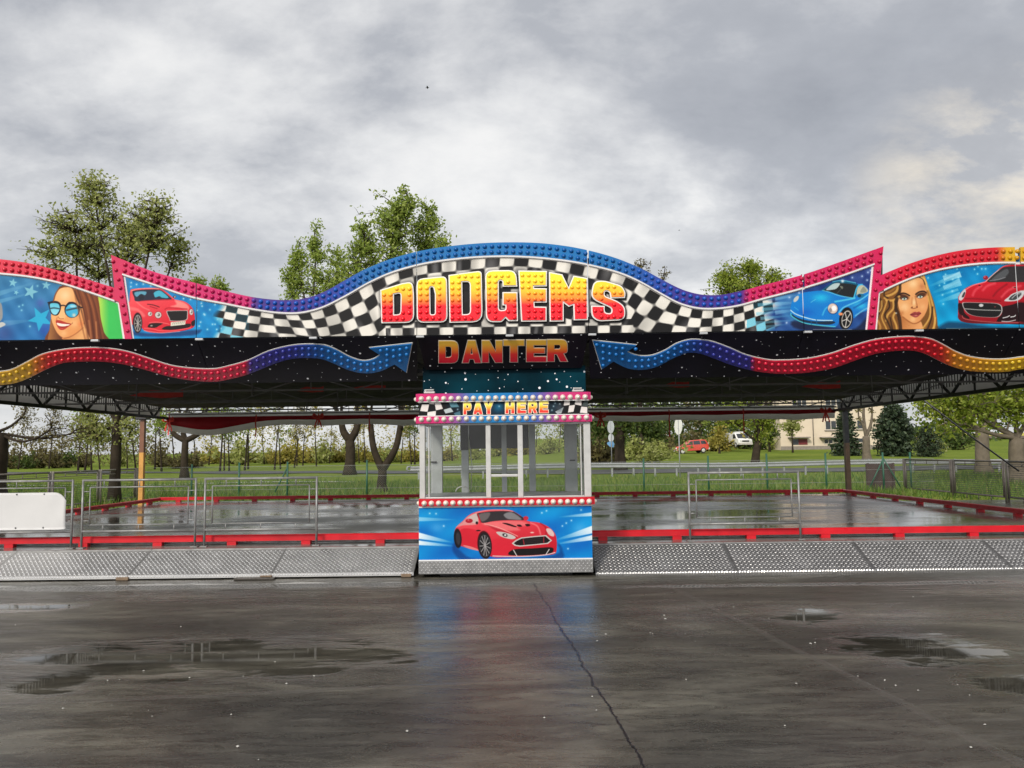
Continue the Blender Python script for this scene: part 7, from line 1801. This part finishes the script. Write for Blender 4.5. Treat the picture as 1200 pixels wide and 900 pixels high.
tree(onground(929, 96), [lobe(929, 497, 96, 14, 15, 1)], 0.10, 2.2, 'olive', 1100, 0.15, 'small thin leaved tree in front of the house door', seed=83, sub=30, spread=0.4)
tree(onground(843, 98), [lobe(843, 503, 98, 4, 13, 1), lobe(842, 514, 98, 4.4, 10, 0.7)], 0.14, 0.6, 'yellow', 1100, 0.16, 'narrow golden columnar tree between the red car and the white van', seed=89, sub=30, spread=0.5)
tree(onground(902, 100), [lobe(902, 500, 100, 14, 18, 1), lobe(890, 492, 100, 12, 14, .6)], 0.14, 2.0, 'dark', 2200, 0.17, 'slim dark green tree on the lawn immediately left of the house', seed=97, sub=28)

def conifer(px, Y, h, wd, label, seed, n=9000, name='conifer', bare=0.05, taper=1.0):
    r_ = np.random.default_rng(seed); b = Vector(onground(px, Y)); o = thing(name, b, label, 'conifer')
    mb = MB(); mb.tube([b-Vector((0, 0, .1)), b+Vector((0, 0, h*0.5)), b+Vector((0, 0, h*0.98))], [0.02*h+0.05, 0.012*h+0.03, 0.02], 8); LC = []
    tiers = 22
    for k in range(tiers):
        q = bare + (0.97-bare)*k/(tiers-1); rad = wd*((1-q)**0.8*taper + (1-taper)*math.sin(math.pi*min(1, q*1.05))**0.6)*r_.uniform(0.8, 1.1)
        for j in range(8):
            a_ = j*0.785+k*0.5+r_.normal()*0.2; e = b + Vector((math.cos(a_)*rad, math.sin(a_)*rad, h*q - 0.22*rad + 0.10*rad)); s = b+Vector((0, 0, h*q))
            mb.tube([s, s.lerp(e, .5)+Vector((0, 0, 0.04*rad)), e], [0.03, 0.02, 0.008], 4, cap=False)
            m_ = max(3, int(n/tiers/8*(0.3+rad/wd*1.4)))
            for u in r_.uniform(0.1, 1.0, m_): LC.append((s.lerp(e, u)+Vector((r_.normal()*0.12*rad*u, r_.normal()*0.12*rad*u, -abs(r_.normal())*0.07*rad)))[:])
    mb.build('trunk', m_bark, o); V, Q = leaves(np.array(LC), 0.02*h+0.055, r_); np_mesh('crown', V, Q, m_lf['needle'], o)
conifer(992, 84, 6.2, 1.75, 'dark pointed fir tree directly behind the brown corner post', 3, 5000)
conifer(1048, 82, 5.9, 2.35, 'wide dense dark conifer right of the bare forked trunk', 5, 7000, taper=0.45)
conifer(1088, 80, 3.3, 1.7, 'low spreading conifer at the right foot of the wide dark one', 8, 2500, taper=0.4)

# woods far behind: a few kinds of slim tree, each copied
protos = []
def woodtree(kind, seed, lm, h, lean):
    b = Vector((0, 0, 0)); r0 = 0.075
    lobes_ = [((lean*1.2, 0, h*0.62), (1.5, 1.5, h*0.22), 1), ((lean*2, 0.2, h*0.84), (1.1, 1.1, h*0.18), 0.8), ((-0.7, -0.3, h*0.45), (1.2, 1.2, h*0.12), 0.5)]
    return tree(b, lobes_, r0, h*0.36, lm, 560, 0.12, kind, seed=seed, group='slim trees at the wood edge', name='slim_tree', sub=16, lean=(lean, 0), spread=0.5, twigs=2)
K = [('slim tree with fresh green leaves at the far wood edge', 101, 'green', 8.5, 0.2), ('slim yellow green tree at the far wood edge', 102, 'yellow', 9.0, -0.3), ('slim nearly bare russet tree at the far wood edge', 103, 'russet', 9.5, 0.5), ('slim dark green tree at the far wood edge', 104, 'dark', 7.5, 0.0)]
protos = [woodtree(*k) for k in K]
spots = [(92, 78, 2), (100, 82, 0), (108, 80, 2), (118, 84, 2), (150, 90, 0), (160, 88, 2), (182, 90, 2), (190, 80, 0), (231, 96, 2), (258, 76, 0), (263, 80, 3), (269, 77, 0), (287, 78, 0), (291, 84, 1), (322, 78, 1), (329, 82, 0), (345, 90, 2), (348, 96, 1), (355, 98, 2), (371, 94, 1), (386, 112, 1), (421, 112, 1), (428, 116, 1), (470, 105, 1), (482, 100, 1), (486, 95, 3),
         (22, 96, 2), (40, 104, 2), (58, 98, 2), (74, 108, 2), (130, 104, 3), (205, 110, 2), (245, 112, 1), (310, 112, 1), (698, 110, 0), (740, 104, 3), (760, 108, 3), (772, 112, 0), (786, 114, 3), (806, 116, 2), (820, 118, 2), (830, 112, 0), (850, 118, 3), (870, 122, 3), (885, 116, 0), (1110, 120, 0), (1130, 140, 1), (690, 96, 1), (655, 115, 1), (628, 110, 0), (560, 118, 3), (530, 112, 1), (1060, 130, 3)]
LM = [(10, 'the huge left trunk'), (136, 'the leafy left trunk'), (166, 'the ochre post'), (217, 'the cup forked tree'), (300, 'the second ribbon'), (373, 'the short ribbon'), (410, 'the further forked tree'), (448, 'the low forked tree'), (490, 'the booth left edge'), (560, 'the left booth mullion'), (640, 'the right booth mullion'),
      (692, 'the booth right edge'), (727, 'the dark trunked tree'), (794, 'the white round sign'), (809, 'the red car'), (862, 'the white van'), (902, 'the slim lawn tree'), (1048, 'the wide conifer'), (1152, 'the mossy trunk')]
WORDS = ['', 'second ', 'third ', 'fourth ', 'fifth ', 'sixth ', 'seventh ']
def siblings(items, heads):
    """one label per copy: its kind, then its place counted from the nearest landmark"""
    cnt = {}; out = [None]*len(items)
    for i in sorted(range(len(items)), key=lambda i: min(abs(items[i][0]-l[0]) for l in LM)):
        px, Y, kd = items[i]; l = min(LM, key=lambda q: abs(q[0]-px)); side = 'left' if px < l[0] else 'right'
        n = cnt.get((kd, l, side), 0); cnt[(kd, l, side)] = n+1
        out[i] = '%s, %sto the %s of %s' % (heads[kd], WORDS[n], side, l[1])
    return out
slab = siblings(spots, ['slim fresh green tree far behind', 'slim yellow green tree far behind', 'slim bare russet tree far behind', 'slim dark green tree far behind'])
used = [0]*4
for k, (px, Y, kd) in enumerate(spots):
    b = onground(px, Y)
    o = protos[kd] if not used[kd] else dup(protos[kd]); used[kd] = 1; o['label'] = slab[k]
    s = random.uniform(0.85, 1.2); o.location = b; o.rotation_euler = (0, 0, random.uniform(0, 6.28)); o.scale = (s, s, s)
# undergrowth bushes
def bush(lm, lab, seed):
    r_ = np.random.default_rng(seed); o = thing('bush', (0, 0, 0), lab, 'bush', 'bushes along the wood edge'); LC = []; mb = MB()
    for k in range(26):
        a_, el = r_.uniform(0, 6.28), r_.uniform(0.3, 1.5); rr_ = r_.uniform(0.6, 1.5); e = Vector((math.cos(a_)*math.cos(el)*rr_*1.5, math.sin(a_)*math.cos(el)*rr_, math.sin(el)*rr_*1.25))
        mb.tube([(0, 0, -0.1), e*0.5, e], [0.04, 0.025, 0.008], 4, cap=False)
        for u in r_.uniform(0.25, 1.05, 34): LC.append((e*u+Vector(r_.normal(size=3)*0.16))[:])
    mb.build('stems', m_bark, o); V, Q = leaves(np.array(LC), 0.12, r_); np_mesh('foliage', V, Q, m_lf[lm], o); return o
bk = [bush('dark', 'dark green rounded bush at the foot of the wood', 201), bush('olive', 'olive green loose bush at the foot of the wood', 202), bush('russet', 'brown budding bush at the foot of the wood', 203), bush('yellow', 'yellow green bush at the foot of the wood', 204)]
bs = [(15, 100, 2), (32, 98, 0), (48, 102, 2), (64, 100, 2), (80, 104, 0), (98, 106, 2), (140, 108, 1), (188, 100, 2), (206, 92, 2), (228, 94, 2), (280, 108, 1), (252, 120, 3), (300, 124, 3), (312, 116, 1), (334, 110, 3), (356, 122, 3), (376, 114, 1), (396, 118, 3), (416, 124, 3), (440, 116, 3), (460, 112, 1), (322, 108, 3), (344, 116, 3), (366, 118, 3), (386, 122, 3), (404, 120, 1), (428, 118, 3), (450, 120, 3), (472, 116, 1), (486, 112, 3),
      (700, 72, 1), (712, 88, 0), (740, 78, 1), (752, 84, 0), (766, 100, 1), (780, 104, 2), (796, 108, 0), (812, 110, 2), (828, 108, 0), (846, 110, 0), (838, 106, 3), (872, 116, 0), (890, 112, 0), (905, 112, 1), (704, 64, 2), (770, 84, 1), (760, 72, 1), (1098, 92, 1), (1120, 100, 0), (640, 108, 1), (610, 112, 3), (580, 118, 1), (552, 110, 1), (520, 114, 3)]
blab = siblings(bs, ['dark green bush', 'olive green loose bush', 'brown budding bush', 'yellow green bush'])
used = [0]*4
for k, (px, Y, kd) in enumerate(bs):
    b = onground(px, Y); o = bk[kd] if not used[kd] else dup(bk[kd]); used[kd] = 1; o['label'] = blab[k]
    s = random.uniform(0.9, 1.9); o.location = b; o.rotation_euler = (0, 0, random.uniform(0, 6.28)); o.scale = (s*1.2, s, s*random.uniform(0.8, 1.2))
# the wood behind them reads as one mass
def wood(name, segs, n, lm, size, seed):
    r_ = np.random.default_rng(seed); C = []
    for (x0, x1, Y, h) in segs:
        N_ = int(n*(x1-x0)); x = r_.uniform(x0, x1, N_); y = Y + r_.uniform(0, 9, N_)
        top = h*(0.62+0.38*np.abs(np.sin(x*0.31+seed)+0.6*np.sin(x*0.83))/1.4); z = terr(x, y) + top*r_.uniform(0, 1, N_)**0.75
        C.append(np.stack([x, y, z], 1))
    V, Q = leaves(np.concatenate(C), size, r_); tag(np_mesh(name, V, Q, m_lf[lm]), kind='stuff')
wood('far_wood', [(-110, -50, 112, 6)], 110, 'russet', 0.22, 1)
wood('far_wood', [(-50, -14, 124, 7)], 60, 'yellow', 0.22, 2)
wood('far_wood', [(8, 40, 126, 10)], 420, 'dark', 0.28, 3)
wood('far_wood', [(-12, 10, 128, 7)], 110, 'olive', 0.24, 4)
wood('far_wood', [(50, 90, 150, 4), (90, 160, 430, 14)], 60, 'dark', 0.5, 5)
